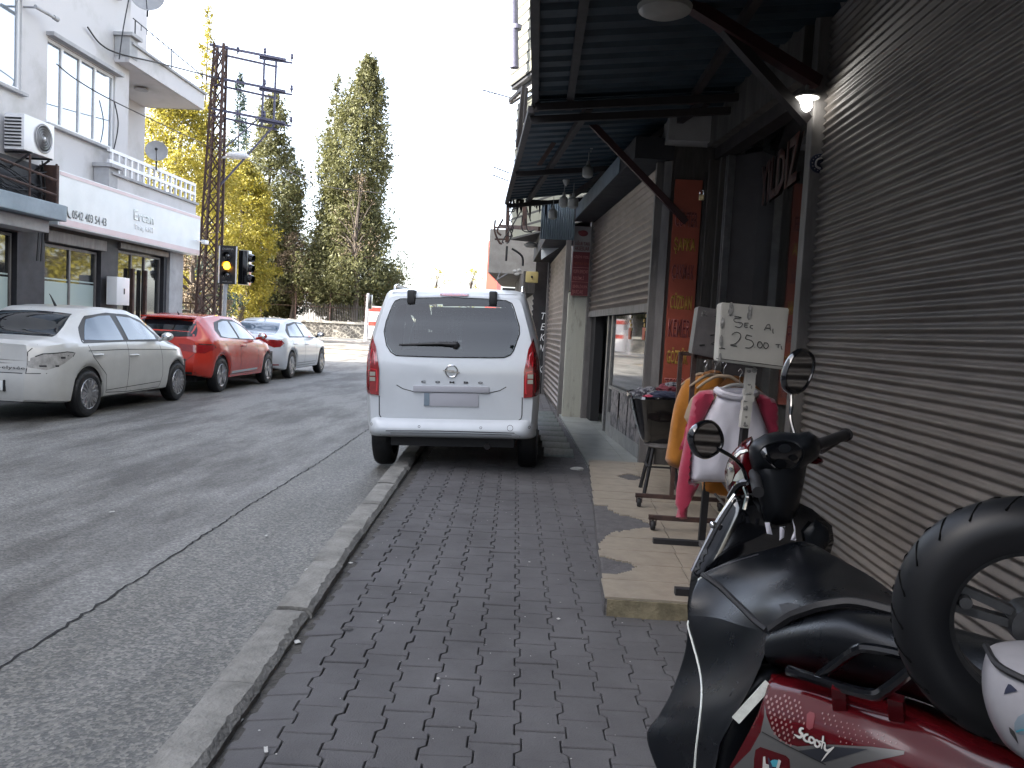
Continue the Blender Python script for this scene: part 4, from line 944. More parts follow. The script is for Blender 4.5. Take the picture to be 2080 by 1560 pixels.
bm = B(); corr(bm, F2A, F2B, .12, 2.3, .12, .03, 'saw', nsub=5); O('curtain', bm, 'frame_grey', FS, sm=30)
bm = B(); box2(bm, F2A, F2B, -.02, .25, 2.31, 2.8); O('housing', bm, 'wood_worn', FS, sm=0)
p = at(1081, 563, y=18)
bm = B(); box(bm, p.x-.14, p.x+.13, 17.96, 18.1, p.z-.12, p.z+.12, bev=.02); yb = mesh1('junction_box', bm, 'yellow_box', 'small yellow junction box with a dark knob near the van roof', 'junction box')
bm = B(); ball(bm, (0, -.09, .12), .025); o_ = O('knob', bm, 'black', None); o_.parent = yb
# cream sided upper floor jutting out over the street, far end
UF = thing('sided_upper_floor', (0, 15, 3.3), 'upper storey clad in cream metal siding jutting out beyond the blue canopies', 'building')
UA, UB = (.95, 12.6), (-.86, 17.0)
def siding(parent, A, Bq, z0, z1, pitch, nm):
    bm = B(); corr(bm, A, Bq, z0, z1, pitch, .02, 'saw', nsub=6); w_ = O(nm, bm, 'siding', parent, sm=25)
    bm = B(); z = z0
    while z < z1: box2(bm, A, Bq, .002, .0225, z-.02, z+.02); z += pitch
    O('groove', bm, 'siding_dark', w_, sm=0); return w_
siding(UF, UA, UB, 3.32, 6.05, .20, 'lower_siding')
bm = B(); box2(bm, UA, UB, -3, -.01, 3.30, 6.05); O('core', bm, 'dark_wall', UF, sm=0)
bm = B(); box2(bm, (UA[0]-.0, UA[1]), (UB[0]-.1, UB[1]+.1), .03, .10, 6.06, 6.22); O('ledge', bm, 'wall_grey', UF, sm=0)
UC, UD = (.72, 12.5), (-1.0, 16.6)
siding(UF, UC, UD, 6.3, 13, .20, 'upper_siding')
bm = B(); box2(bm, UC, UD, -3, -.01, 6.22, 13); O('core', bm, 'dark_wall', UF, sm=0)
bm = B(); p1 = at(1043, -30, y=15.6); p2 = at(1045, 138, y=15.6); cyl(bm, p1, p2, .085, .085, 12); cyl(bm, p2+Vector((0, 0, .7)), p2+Vector((0, 0, .78)), .1, .1, 12); O('drainpipe', bm, 'arm_steel', UF)
bm = B(); p1 = at(1064, 178, y=14.0); p2 = at(1052, 300, y=14.2); bar(bm, p1, p2, .08, .08); p3 = at(1036, 205, y=16.5); bar(bm, p1, p3, .06, .06); bar(bm, at(1070, 178, y=13.6), at(1065, 250, y=13.7), .05, .05); O('bracket', bm, 'dark_steel', UF, sm=0)
def antenna(px0, py0, y, lab, L=.55, n=5):
    p = at(px0, py0, y=y); bm = B(); tube(bm, [p, p+Vector((-L, -.1, .10))], .012, 5)
    for i in range(n): q = p+Vector((-L*(i+.8)/n, 0, .10*(i+.8)/n)); tube(bm, [q+Vector((0, -.10, -.03)), q+Vector((0, .10, .03))], .008, 4)
    mesh1('aerial', bm, 'arm_steel', lab, 'aerial', 'aerials sticking out from the sided wall')
antenna(1036, 198, 16.4, 'rod aerial sticking out level into the sky at the ledge of the sided wall')
antenna(1036, 352, 17, 'short aerial above another one just left of the lower canopy tip', .35, 3)
antenna(1034, 368, 17, 'lowest short aerial just left of the canopy tip', .35, 2)
# balcony frame of dark bars in front of the siding
BF = thing('balcony_frame', (-.9, 16.8, 3.3), 'rusty angle-iron balcony frame hanging on the cream siding', 'frame')
bm = B()
bar(bm, at(1032, 412, y=16), at(1030, 492, y=16), .07, .07); bar(bm, at(1020, 460, y=15.8), at(1098, 465, y=13.2), .08, .07); bar(bm, at(1066, 420, y=14.5), at(1066, 462, y=14.5), .08, .08)
bar(bm, at(1005, 462, y=16), at(1022, 462, y=16), .03, .03); bar(bm, at(1005, 486, y=16), at(1030, 486, y=16), .03, .03)
tube(bm, catmull([at(1006, 447, y=16), at(1005, 470, y=16), at(1014, 492, y=16), at(1020, 495, y=16)], 5), .02, 5)
tube(bm, catmull([at(1022, 445, y=16), at(1010, 468, y=16), at(1018, 478, y=16)], 5), .02, 5)
O('bars', bm, 'rust', BF, sm=0)
bm = B(); rg = random.Random(8)
for i in range(9):
    x = 1026+rg.uniform(0, 70); y0_ = 400+rg.uniform(0, 60); a = at(x, y0_, y=13.4); b = at(x+rg.uniform(-25, 25), y0_+rg.uniform(15, 45), y=13.4)
    tube(bm, catmull([a, (a+b)/2+Vector((rg.uniform(-.1, .1), 0, -.1)), b], 4), .009, 4)
tube(bm, catmull([at(1040, 505, y=15), at(1060, 520, y=15), at(1062, 540, y=15)], 5), .02, 5); tube(bm, [at(1030, 500, y=15), at(1028, 530, y=15)], .02, 5)
O('loose_wire', bm, 'black', BF)
# far buildings right of the van roof
bm = B(); a = at(1010, 535, y=21); box(bm, a.x-.2, 3, 20.6, 27, 2.85, 3.95, bev=.02); mesh1('grey_fascia_building', bm, 'concrete', 'pale grey fascia block under the cream siding', 'building', sm=0)
bm = B(); a = at(987, 580, y=45); b = at(1003, 490, y=45); box(bm, a.x, a.x+.6, 45, 49, 0, b.z); mesh1('red_building', bm, 'redpanel', 'far building edge painted red beside the pale sky', 'building', sm=0)
bm = B(); box(bm, -1.6, 2.6, 27.5, 29.9, 0, 2.85); mesh1('dark_shop_block', bm, 'dark_wall', 'dark low shop block between the red building and the cream siding', 'building', sm=0)
bm = B(); q1 = at(1006, 570, y=20); q2 = at(1030, 556, y=20); bar(bm, q1, q2, .09, .02); bar(bm, at(1010, 568, y=20), at(1016, 550, y=20), .06, .02)
mesh1('metal_bracket', bm, 'bright_metal', 'pale folded metal bracket over the van roof rail', 'bracket', sm=0)
bm = B(); p = at(1079, 500, y=16.5); lathe(bm, [(.001, -.03), (.12, -.02), (.16, .03), (.05, .08), (.001, .08)], p, 'Z', 18); mesh1('dish_lamp', bm, 'bulb_white', 'shallow white dish lamp under the sided storey', 'lamp')
p = at(1046, 551, y=20); bm = B(); 
for k, (dx, dz) in enumerate(((0, 0), (.1, .03), (.05, -.07))): ball(bm, p+Vector((dx, 0, dz)), .05, 1.2, .4, .8, 8)
mesh1('torn_bag_scraps', bm, 'litter', 'bright torn scraps caught in the wires above the van', 'scraps')
# canopies of blue sheet metal
def canopy(nm, lab, outer, inner, z_o, z_i, nrib, beams, m='canopy'):
    (ox0, oy0), (ox1, oy1) = outer; (ix0, iy0), (ix1, iy1) = inner
    T_ = thing(nm, ((ox0+ix0)/2, (oy0+iy0)/2, z_o), lab, 'canopy', 'blue sheet metal canopies over the pavement')
    bm = B(); n = nrib*6; prev = None
    for i in range(n+1):
        t = i/n; ph = i % 6; dz = .03 if ph in (0, 1) else 0.
        a = bm.verts.new((ox0+(ox1-ox0)*t, oy0+(oy1-oy0)*t, z_o+dz)); b = bm.verts.new((ix0+(ix1-ix0)*t, iy0+(iy1-iy0)*t, z_i+dz))
        if prev: bm.faces.new([prev[0], prev[1], b, a])
        prev = (a, b)
    ex = bmesh.ops.extrude_face_region(bm, geom=list(bm.faces))
    for e in ex['geom']:
        if isinstance(e, bmesh.types.BMVert): e.co.z += .012
    bmesh.ops.recalc_face_normals(bm, faces=bm.faces); O('sheet', bm, m, T_, sm=0)
    bm = B()
    for f in beams: bar(bm, (ox0+(ix0-ox0)*f, oy0+(iy0-oy0)*f, z_o+(z_i-z_o)*f-.035), (ox1+(ix1-ox1)*f, oy1+(iy1-oy1)*f, z_o+(z_i-z_o)*f-.035), .06, .06)
    O('purlin', bm, 'dark_steel', T_, sm=0)
    for t in (.02, .5, .98):
        bm = B(); bar(bm, (ox0+(ox1-ox0)*t, oy0+(oy1-oy0)*t, z_o-.10), (ix0+(ix1-ix0)*t, iy0+(iy1-iy0)*t, z_i-.10), .045, .06); O('rafter', bm, 'dark_steel', T_, sm=0)
    return T_
canopy('metal_canopy', 'nearest dark blue sheet metal canopy overhead', ((-.02, -7.0), (-.22, 7.55)), ((2.3, -7.0), (2.3, 7.55)), 3.5, 3.72, 58, (.0, .12, .55))
canopy('metal_canopy', 'second blue sheet metal canopy, lower edge ending at the cream siding', ((-.25, 7.35), (-.74, 12.75)), ((2.3, 7.35), (.9, 12.75)), 3.44, 3.66, 22, (.0, .2, .6))
# ragged valance at the end of the second canopy and the ribbed skirt behind
bm = B(); rg = random.Random(6)
for i in range(15):
    x0 = 1028+i*6.5; q = at(x0, 404, y=12.7); q2 = at(x0+rg.uniform(3, 9), 404, y=12.7); dz = rg.choice([.08, .16, .22, .3, .12])
    slab(bm, [(0, 0), (q2.x-q.x, 0), (q2.x-q.x-.01, -dz), (.02, -dz*.7)], (q.x, 12.72, 3.47), (1, 0, 0), (0, 0, 1), (0, -1, 0), .004)
mesh1('torn_valance', bm, 'dark_steel', 'row of torn dark sheet scraps hanging from the far canopy edge', 'canopy edge', sm=0)
bm = B(); q0 = at(1097, 485, y=13.0); q1 = at(1166, 485, y=13.0)
n = 15*4; prev = None
for i in range(n+1):
    x = q0.x+(q1.x-q0.x)*i/n; dy = .025 if i % 4 in (0, 1) else 0
    a = bm.verts.new((x, 13.0-dy, q0.z)); b = bm.verts.new((x, 13.0-dy, 3.5))
    if prev: bm.faces.new([prev[0], prev[1], b, a])
    prev = (a, b)
ex = bmesh.ops.extrude_face_region(bm, geom=list(bm.faces))
for e in ex['geom']:
    if isinstance(e, bmesh.types.BMVert): e.co.y += .01
bmesh.ops.recalc_face_normals(bm, faces=bm.faces)
mesh1('ribbed_skirt', bm, 'bluegrey', 'upright ribbed blue-grey sheet hanging behind the white bulbs', 'sheet metal', sm=0)
# braces
def brace(a, b, w_, lab, m='red_steel'):
    bm = B(); bar(bm, a, b, w_, w_*.9); bar(bm, Vector(a)+Vector((0, .03, .05)), Vector(b)+Vector((0, .03, .05)), w_*.5, w_*.25); mesh1('canopy_brace', bm, m, lab, 'brace', 'steel braces of the canopies', sm=0)
brace((1.30, 8.18, 2.60), at(1195, 245, y=8.2), .06, 'dark red brace rising from the red vertical sign to the canopy')
brace(at(1660, 168, y=5.72), at(1400, 8, y=5.4), .085, 'thick dull red brace meeting the top of the grey post')
brace(at(1638, 246, y=5.72), at(1462, 50, y=5.5), .07, 'black brace crossing below the thick red one', 'dark_steel')
brace(at(1208, 118, x=.35), at(1310, 20, x=.45), .03, 'thin rusty rod under the nearest canopy', 'rust') if False else None
# hanging lamps under the canopies
p = at(1350, 20, z=3.42)
bm = B(); lathe(bm, [(.001, -.03), (.11, -.028), (.155, -.008), (.165, .02), (.15, .03), (.001, .03)], p, 'Z', 28); mesh1('disc_lamp', bm, 'bulb_white', 'large round unlit ceiling lamp under the nearest canopy', 'lamp')
def bulb(px0, py0, y, lab, r=.062, cord=.25, h=.13):
    p = at(px0, py0, y=y); T_ = thing('hanging_bulb', (p.x, p.y, p.z-h/2), lab, 'bulb', 'white bulbs hanging under the second canopy')
    bm = B(); lathe(bm, [(.001, -h/2), (r*.6, -h/2+.004), (r*.93, -h/2+.02), (r, -h/2+.05), (r*.98, h/2-.02), (r*.7, h/2), (.02, h/2+.012)], p, 'Z', 20); O('glass', bm, 'bulb_white', T_)
    bm = B(); cyl(bm, p+Vector((0, 0, h/2+.01)), p+Vector((0, 0, h/2+.06)), .024, .018, 10); cyl(bm, p+Vector((0, 0, h/2+.05)), (p.x, p.y, min(3.5, p.z+cord)), .005, .005, 5); O('holder', bm, 'bulb_white', T_)
bulb(1194, 350, 9.4, 'white bulb hanging on its cord below another, right of the others')
bulb(1201, 297, 9.4, 'small round bulb highest of the hanging ones', .045, .2, .08)
bulb(1145, 411, 10.6, 'middle bulb of the group at the dark canopy end', .06)
bulb(1164, 413, 10.4, 'largest white bulb of the close pair at the canopy end', .068)
bulb(1123, 436, 11.2, 'leftmost and lowest white bulb of the group')
bm = B(); q = at(1150, 370, y=10.2); lathe(bm, [(.004, -.05), (.03, -.02), (.045, .02), (.04, .03), (.001, .03)], q, 'Z', 14); mesh1('lamp_socket', bm, 'bulb_white', 'small cone-shaped empty socket above the bulb group', 'socket')
bm = B(); a = at(1095, 335, y=8.6); b = at(1125, 290, y=8.4); bar(bm, a, b, .05, .012); mesh1('hanging_strip', bm, 'rust', 'short bent strip hanging under the second canopy', 'strip', sm=0)
wire([at(1120, 258, y=8.6), at(1160, 268, y=9), at(1200, 280, y=9.4)], .006, 'thin cord leading to the hanging bulbs')
# ================================================================ vehicles
def interp(tab, x):
    if x <= tab[0][0]: return tab[0][1]
    for (a, va), (b, vb) in zip(tab, tab[1:]):
        if x <= b:
            t = (x-a)/(b-a); t = t*t*(3-2*t)*.5+t*.5; return va+(vb-va)*t
    return tab[-1][1]
def shell(P):
    """car body as a lofted skin. P: top, belt, wid, wtop tables over nominal Y; rear, front profiles over Z; wheels"""
    bm = B(); Y0, Y1 = P['y0'], P['y1']; N = P.get('n', 90)
    nom = [Y0+(Y1-Y0)*t for t in sorted({*[i/N for i in range(N+1)], .004, .008, .015, .022, .03, .97, .985, .993, .997})]
    rows = []
    for Y in nom:
        zs = interp(P['belt'], Y); zt = max(interp(P['top'], Y), zs+.004); w_ = interp(P['wid'], Y); wt = min(interp(P['wtop'], Y), w_*.97)
        dr, df = Y-Y0, Y1-Y
        rr = P.get('rc', .28); rf = P.get('fc', .5)
        k = 1.
        if dr < rr: k *= 1-P.get('rk', .10)*(1-dr/rr)**2.2
        if df < rf: k *= 1-P.get('fk', .22)*(1-df/rf)**2.2
        w_ *= k; wt *= (k*.5+.5)
        zb = P['sill']
        if dr < .5: zb += P.get('rlift', .06)*(1-dr/.5)
        arch = 0
        for yc in P['wheels']:
            d = abs(Y-yc)
            if d < P['ar']: arch = max(arch, P['wr']+math.sqrt(max(0, P['ar']**2-d*d))-.005)
        zb0 = zb; zb = max(zb, arch)
        pts = [(w_*.90, zb-.0) if not arch else (w_*.965, zb)]
        for a, wv in P.get('side', ((.03, .955), (.14, .978), (.30, .992), (.50, 1.0), (.68, .998), (.82, .985), (.93, .965))):
            z = zb0+(zs-zb0)*a; z = max(z, zb+(zs-zb)*a*.5+.003*a); pts.append((w_*wv, z))
        pts.append((w_*P.get('bw', .945), zs))
        for b in (.2, .42, .65, .84): pts.append((w_*P.get('bw', .945)+(wt-w_*P.get('bw', .945))*b**1.12, zs+(zt-.05*min(1, (zt-zs)*5)-zs)*b))
        e = .05*min(1, (zt-zs)*5)
        pts += [(wt*.995, zt-e), (wt*.955, zt-e*.42), (wt*.86, zt-e*.12), (wt*.6, zt), (wt*.3, zt+.006), (0, zt+.008)]
        row = []
        for x, z in pts:
            yr, yf = interp(P['rear'], z), interp(P['front'], z)
            q = (Y-Y0)/(Y1-Y0)
            # end profiles fade towards the middle
            y = Y+(yr)*(max(0, 1-dr/.9))**1.5-(yf)*(max(0, 1-df/.9))**1.5
            row.append((x, y, z))
        rows.append(row)
    n = len(rows[0]); R_ = [[bm.verts.new(p) for p in r] for r in rows]; L_ = [[(bm.verts.new((-p[0], p[1], p[2])) if p[0] > 1e-6 else R_[i][j]) for j, p in enumerate(r)] for i, r in enumerate(rows)]
    for i in range(len(rows)-1):
        for j in range(n-1):
            bm.faces.new([R_[i][j], R_[i+1][j], R_[i+1][j+1], R_[i][j+1]])
            f = [L_[i][j], L_[i][j+1], L_[i+1][j+1], L_[i+1][j]]; bm.faces.new(f)
    for idx in (0, -1):
        for j in range(n-1):
            q = [R_[idx][j], R_[idx][j+1], L_[idx][j+1], L_[idx][j]]; q = list(dict.fromkeys(q))
            if len(q) > 2: bm.faces.new(q)
    bmesh.ops.recalc_face_normals(bm, faces=bm.faces)
    return bm
def smoothpoly(poly, n=4): return [(p.x, p.y) for p in catmull([(a, b, 0) for a, b in poly], n, closed=True)]
def decal(bv, poly, axis, off=.004, step=.05, rim=.012, mirror=False, closed=True, far=20.):
    """panel that lies on a skin: 2-D outline, projected along an axis: 'R' right side (y, z), 'L' left, 'B' back (x, z), 'F' front, 'T' top (x, y)"""
    pts = [Vector(p) for p in poly]; dens = []
    for a, b in zip(pts, pts[1:]+pts[:1]):
        k = max(1, int((b-a).length/step))
        for i in range(k): dens.append(a+(b-a)*i/k)
    x0, x1 = min(p.x for p in dens), max(p.x for p in dens); y0, y1 = min(p.y for p in dens), max(p.y for p in dens)
    def inside(q):
        c = False
        for a, b in zip(dens, dens[1:]+dens[:1]):
            if (a.y > q.y) != (b.y > q.y) and q.x < (b.x-a.x)*(q.y-a.y)/(b.y-a.y)+a.x: c = not c
        return c
    ins = []
    nx, ny = int((x1-x0)/step), int((y1-y0)/step)
    for i in range(1, nx+1):
        for j in range(1, ny+1):
            q = Vector((x0+(x1-x0)*i/(nx+1), y0+(y1-y0)*j/(ny+1)))
            if inside(q) and min((q-d).length for d in dens) > step*.4: ins.append(q)
    m = len(dens)
    vs, es, fs, *_ = delaunay_2d_cdt(dens+ins, [(i, (i+1) % m) for i in range(m)], [], 1, 1e-6)
    D = {'R': Vector((-1, 0, 0)), 'L': Vector((1, 0, 0)), 'B': Vector((0, 1, 0)), 'F': Vector((0, -1, 0)), 'T': Vector((0, 0, -1))}[axis]
    bm = B(); V = []
    last = None
    for v in vs:
        if axis in 'RL': o = Vector((0, v.x, v.y))
        elif axis in 'BF': o = Vector((v.x, 0, v.y))
        else: o = Vector((v.x, v.y, 0))
        h = bv.ray_cast(o-D*far, D)
        if h[0] is None:
            h = bv.find_nearest(o if last is None else Vector([last[i] if abs(D[i]) > .5 else o[i] for i in range(3)])); p = h[0]
        else: p = h[0]
        last = p; V.append(bm.verts.new(p-D*off))
    for f in fs:
        if len(set(f)) > 2:
            try: bm.faces.new([V[i] for i in f])
            except ValueError: pass
    bnd = [e for e in bm.edges if len(e.link_faces) == 1]
    ex = bmesh.ops.extrude_edge_only(bm, edges=bnd)
    for e in ex['geom']:
        if isinstance(e, bmesh.types.BMVert): e.co += D*(off+rim)
    bmesh.ops.recalc_face_normals(bm, faces=bm.faces)
    return bm
def ribbon(bv, line, axis, w_=.008, off=.0015, step=.05):
    """thin line laid on a skin"""
    L = [Vector(p) for p in line]; d = []
    for a, b in zip(L, L[1:]):
        k = max(1, int((b-a).length/step))
        for i in range(k): d.append(a+(b-a)*i/k)
    d.append(L[-1]); bm = B(); prev = None
    D = {'R': Vector((-1, 0, 0)), 'L': Vector((1, 0, 0)), 'B': Vector((0, 1, 0)), 'T': Vector((0, 0, -1))}[axis]
    for i, p in enumerate(d):
        t = (d[min(i+1, len(d)-1)]-d[max(i-1, 0)]).normalized(); nn = Vector((-t.y, t.x)); cur = []
        for s in (-1, 1):
            q = p+nn*w_/2*s
            o = Vector((0, q.x, q.y)) if axis in 'RL' else Vector((q.x, 0, q.y)) if axis == 'B' else Vector((q.x, q.y, 0))
            h = bv.ray_cast(o-D*20, D)
            if h[0] is None: cur = None; break
            cur.append(bm.verts.new(h[0]-D*off))
        if cur and prev: bm.faces.new([prev[0], prev[1], cur[1], cur[0]])
        prev = cur
    bmesh.ops.recalc_face_normals(bm, faces=bm.faces)
    return bm
def wheel(parent, x, y, r, wd, spokes, m_rim='alloy', out=1):
    bm = B(); rr = r*.66
    prof = [(rr, -wd/2+.01), (r*.80, -wd/2), (r*.93, -wd/2+.012), (r*.985, -wd/2+.035), (r, -wd*.2), (r, wd*.2), (r*.985, wd/2-.035), (r*.93, wd/2-.012), (r*.80, wd/2), (rr, wd/2-.01)]
    lathe(bm, [(a, b*out) for a, b in prof], (x, y, r), 'X', 40, closed=True)
    w_ = O('wheel', bm, 'tyre', parent, sm=35)
    bm = B(); e = wd/2*out
    lathe(bm, [(rr*1.0, e*.85), (rr*.97, e*.97), (rr*.92, e*.92), (rr*.90, e*.3), (rr*.5, e*.25), (.001, e*.25)], (x, y, r), 'X', 40)
    for k in range(spokes):
        a = 2*math.pi*(k+.3)/spokes; ca, sa = math.cos(a), math.sin(a)
        for da in ((-.09, .09) if spokes <= 8 else (0,)):
            p0 = Vector((x+e*.78, y+.05*ca, r+.05*sa)); p1 = Vector((x+e*.9, y+rr*.93*math.cos(a+da), r+rr*.93*math.sin(a+da)))
            bar(bm, p0, p1, .026, .03, up=(1, 0, 0))
    lathe(bm, [(.06, e*.75), (.058, e*.9), (.03, e*.95), (.001, e*.95)], (x, y, r), 'X', 16)
    O('rim', bm, m_rim, w_, sm=35)
    return w_
def liner(parent, wheels, r, hw, sill):
    """dark underbody and wheel wells"""
    bm = B(); ys_ = sorted(wheels)
    box(bm, -hw+.28, hw-.28, ys_[0]-.52, ys_[1]+.6, sill-.02, sill+.35)
    for y in ys_: box(bm, -hw+.06, hw-.06, y-r*1.18, y+r*1.18, sill+.12, r*2+.05)
    O('underbody', bm, 'black', parent, sm=0)
def mirrorpair(parent, x, y, z, m, sgn=(1, -1)):
    for s in sgn:
        bm = B(); ball(bm, (s*(x+.11), y, z+.03), .085, 1.15, .62, .78, 16); cyl(bm, (s*(x-.03), y+.02, z-.03), (s*(x+.07), y+.01, z), .03, .025, 8); q = O('door_mirror', bm, m, parent)
        bm = B(); ball(bm, (s*(x+.11), y-.03, z+.03), .07, 1.1, .4, .8, 12); O('mirror_glass', bm, 'mirror', q)
def handles(parent, bv, spots, m):
    for (y, z) in spots:
        h = bv.ray_cast(Vector((20, y, z)), Vector((-1, 0, 0)))
        if h[0] is None: continue
        x = h[0].x
        bm = B(); tube(bm, catmull([(x-.005, y-.10, z), (x+.028, y-.085, z), (x+.034, y, z+.004), (x+.028, y+.085, z), (x-.005, y+.10, z)], 4), [.014]*17, 8)
        O('door_handle', bm, m, parent)
# ---- white four-door sedan at the left edge
def sedan():
    T_ = thing('parked_car', (-6.92, 10.62, 0), 'pearl white sedan missing its tail lamp, nearest of the parked cars', 'car', 'cars parked along the left kerb', world=False)
    P = dict(y0=-.98, y1=3.42, sill=.23, wheels=(0, 2.62), ar=.372, wr=.315, rc=.42, rk=.27, fc=.8, fk=.25, rlift=.04,
             top=[(-.98, .97), (-.9, 1.02), (-.55, 1.05), (-.38, 1.075), (.18, 1.36), (.45, 1.44), (.9, 1.475), (1.35, 1.465), (1.7, 1.40), (2.05, 1.24), (2.5, 1.0), (2.9, .93), (3.25, .82), (3.42, .68)],
             belt=[(-.98, .94), (-.5, .99), (.3, .985), (1.5, .955), (2.3, .92), (2.9, .86), (3.42, .64)],
             wid=[(-.98, .84), (-.4, .875), (2.6, .875), (3.42, .80)], wtop=[(-.98, .66), (-.4, .66), (.15, .58), (.8, .61), (1.6, .62), (2.1, .66), (2.6, .72), (3.42, .62)],
             rear=[(.2, .06), (.45, .0), (.6, .0), (.70, .05), (.95, .08), (1.1, .1)], front=[(.2, .1), (.45, 0), (.6, .0), (.8, .2)])
    bm = shell(P); body = O('body', bm, 'car_white', T_, sm=32); bv = BVHTree.FromPolygons([v.co for v in body.data.vertices], [p.vertices for p in body.data.polygons])
    liner(T_, P['wheels'], .315, .875, .23)
    # rear screen, side windows
    scr = decal(bv, smoothpoly([(-.60, -.44), (.60, -.44), (.50, .16), (-.50, .16)], 3) if 0 else [(-.60, -.42), (0, -.45), (.60, -.42), (.56, -.1), (.49, .20), (0, .24), (-.49, .20), (-.56, -.1)], 'T', .004, .06); w_ = O('rear_screen', scr, 'car_glass', T_)
    side = [(-.12, 1.0), (.06, 1.19), (.32, 1.345), (.80, 1.40), (1.35, 1.385), (1.72, 1.31), (2.06, 1.12), (2.18, 1.03), (2.15, .985), (1.0, .995), (-.1, .985)]
    O('window_trim', decal(bv, side, 'R', .003, .05), 'trim', T_)
    O('side_window', decal(bv, [(-.02, 1.03), (.30, 1.30), (.60, 1.352), (.86, 1.362), (.95, 1.02), (.5, 1.018)], 'R', .007, .05), 'car_window', T_)
    O('side_window', decal(bv, [(1.09, 1.02), (1.02, 1.358), (1.40, 1.34), (1.68, 1.27), (1.98, 1.08), (1.98, 1.02)], 'R', .007, .05), 'car_window', T_)
    O('window_trim', decal(bv, side, 'L', .003, .08), 'car_glass', T_)
    # seams
    for ln in ([(-.02, 1.0), (.08, .8), (.40, .55), (.43, .30), (1.0, .27), (1.98, .27), (2.06, .45), (2.02, .95)], [(1.02, 1.0), (1.0, .6), (.98, .28)], [(.43, .33), (2.02, .36)], [(-.02, .885), (1.0, .885), (2.1, .86), (2.6, .84)]):
        O('door_seam', ribbon(bv, ln, 'R', .009), 'seam', T_, sm=0)
    for ln in ([(.78, .62), (.62, .62), (.60, .88), (.66, .97)], [(-.62, .62), (.62, .62)]):
        O('boot_seam', ribbon(bv, ln, 'B', .010), 'seam', T_, sm=0)
    handles(T_, bv, ((.18, .83), (1.15, .80)), 'car_white')
    # missing lamp: dark-edged cavity of grey metal with holes
    cav = [(-.965, .70), (-.93, .79), (-.80, .86), (-.50, .885), (-.34, .87), (-.40, .82), (-.60, .73), (-.80, .66)]
    c_ = O('lamp_cavity', decal(bv, cav, 'R', .002, .03), 'dirty_cavity', T_)
    O('cavity_edge', ribbon(bv, cav[1:6], 'R', .012, .004), 'seam', c_, sm=0)
    for q in ([(-.62, .80), (-.62, .825), (-.55, .825), (-.55, .80)], [(-.85, .70), (-.85, .72), (-.79, .72), (-.79, .70)], [(-.70, .70), (-.70, .72), (-.66, .72), (-.66, .70)], [(-.50, .83), (-.50, .84), (-.48, .84), (-.48, .83)]):
        O('screw_hole', decal(bv, q, 'R', .005, .03), 'black', c_, sm=0)
    O('tail_lamp', decal(bv, [(-.84, .70), (-.82, .84), (-.55, .84), (-.55, .70)], 'B', .004, .04), 'red_lens', T_)
    bmt = B(); box(bmt, .05, .36, -.995, -.93, .40, .52, bev=.006); pl = O('number_plate', bmt, 'plate_white', T_)
    bmt = B(); box(bmt, .355, .375, -1.0, -.93, .39, .53); O('plate_edge', bmt, 'black', pl)
    O('model_lettering', text_bm('O-ELYSÉE'[1:] if 0 else '• -elysée', (.22, -.985, .655), (1, 0, 0), (0, 0, 1), .40, .05, th=.004), 'trim', T_, sm=0)
    O('bumper_trim', decal(bv, [(-.7, .30), (.70, .30), (.62, .24), (-.62, .24)], 'B', .004, .08), 'trim', T_)
    for (y) in P['wheels']:
        for s in (1, -1): wheel(T_, s*.775, y, .315, .2, 15, out=s)
    mirrorpair(T_, .86, 1.98, 1.04, 'car_white')
    bmt = B(); tube(bmt, [(0, .62, 1.46), (0, .50, 1.60), (0, .47, 1.62)], [.02, .008, .004], 6); O('roof_aerial', bmt, 'trim', T_)
    return T_
sedan()
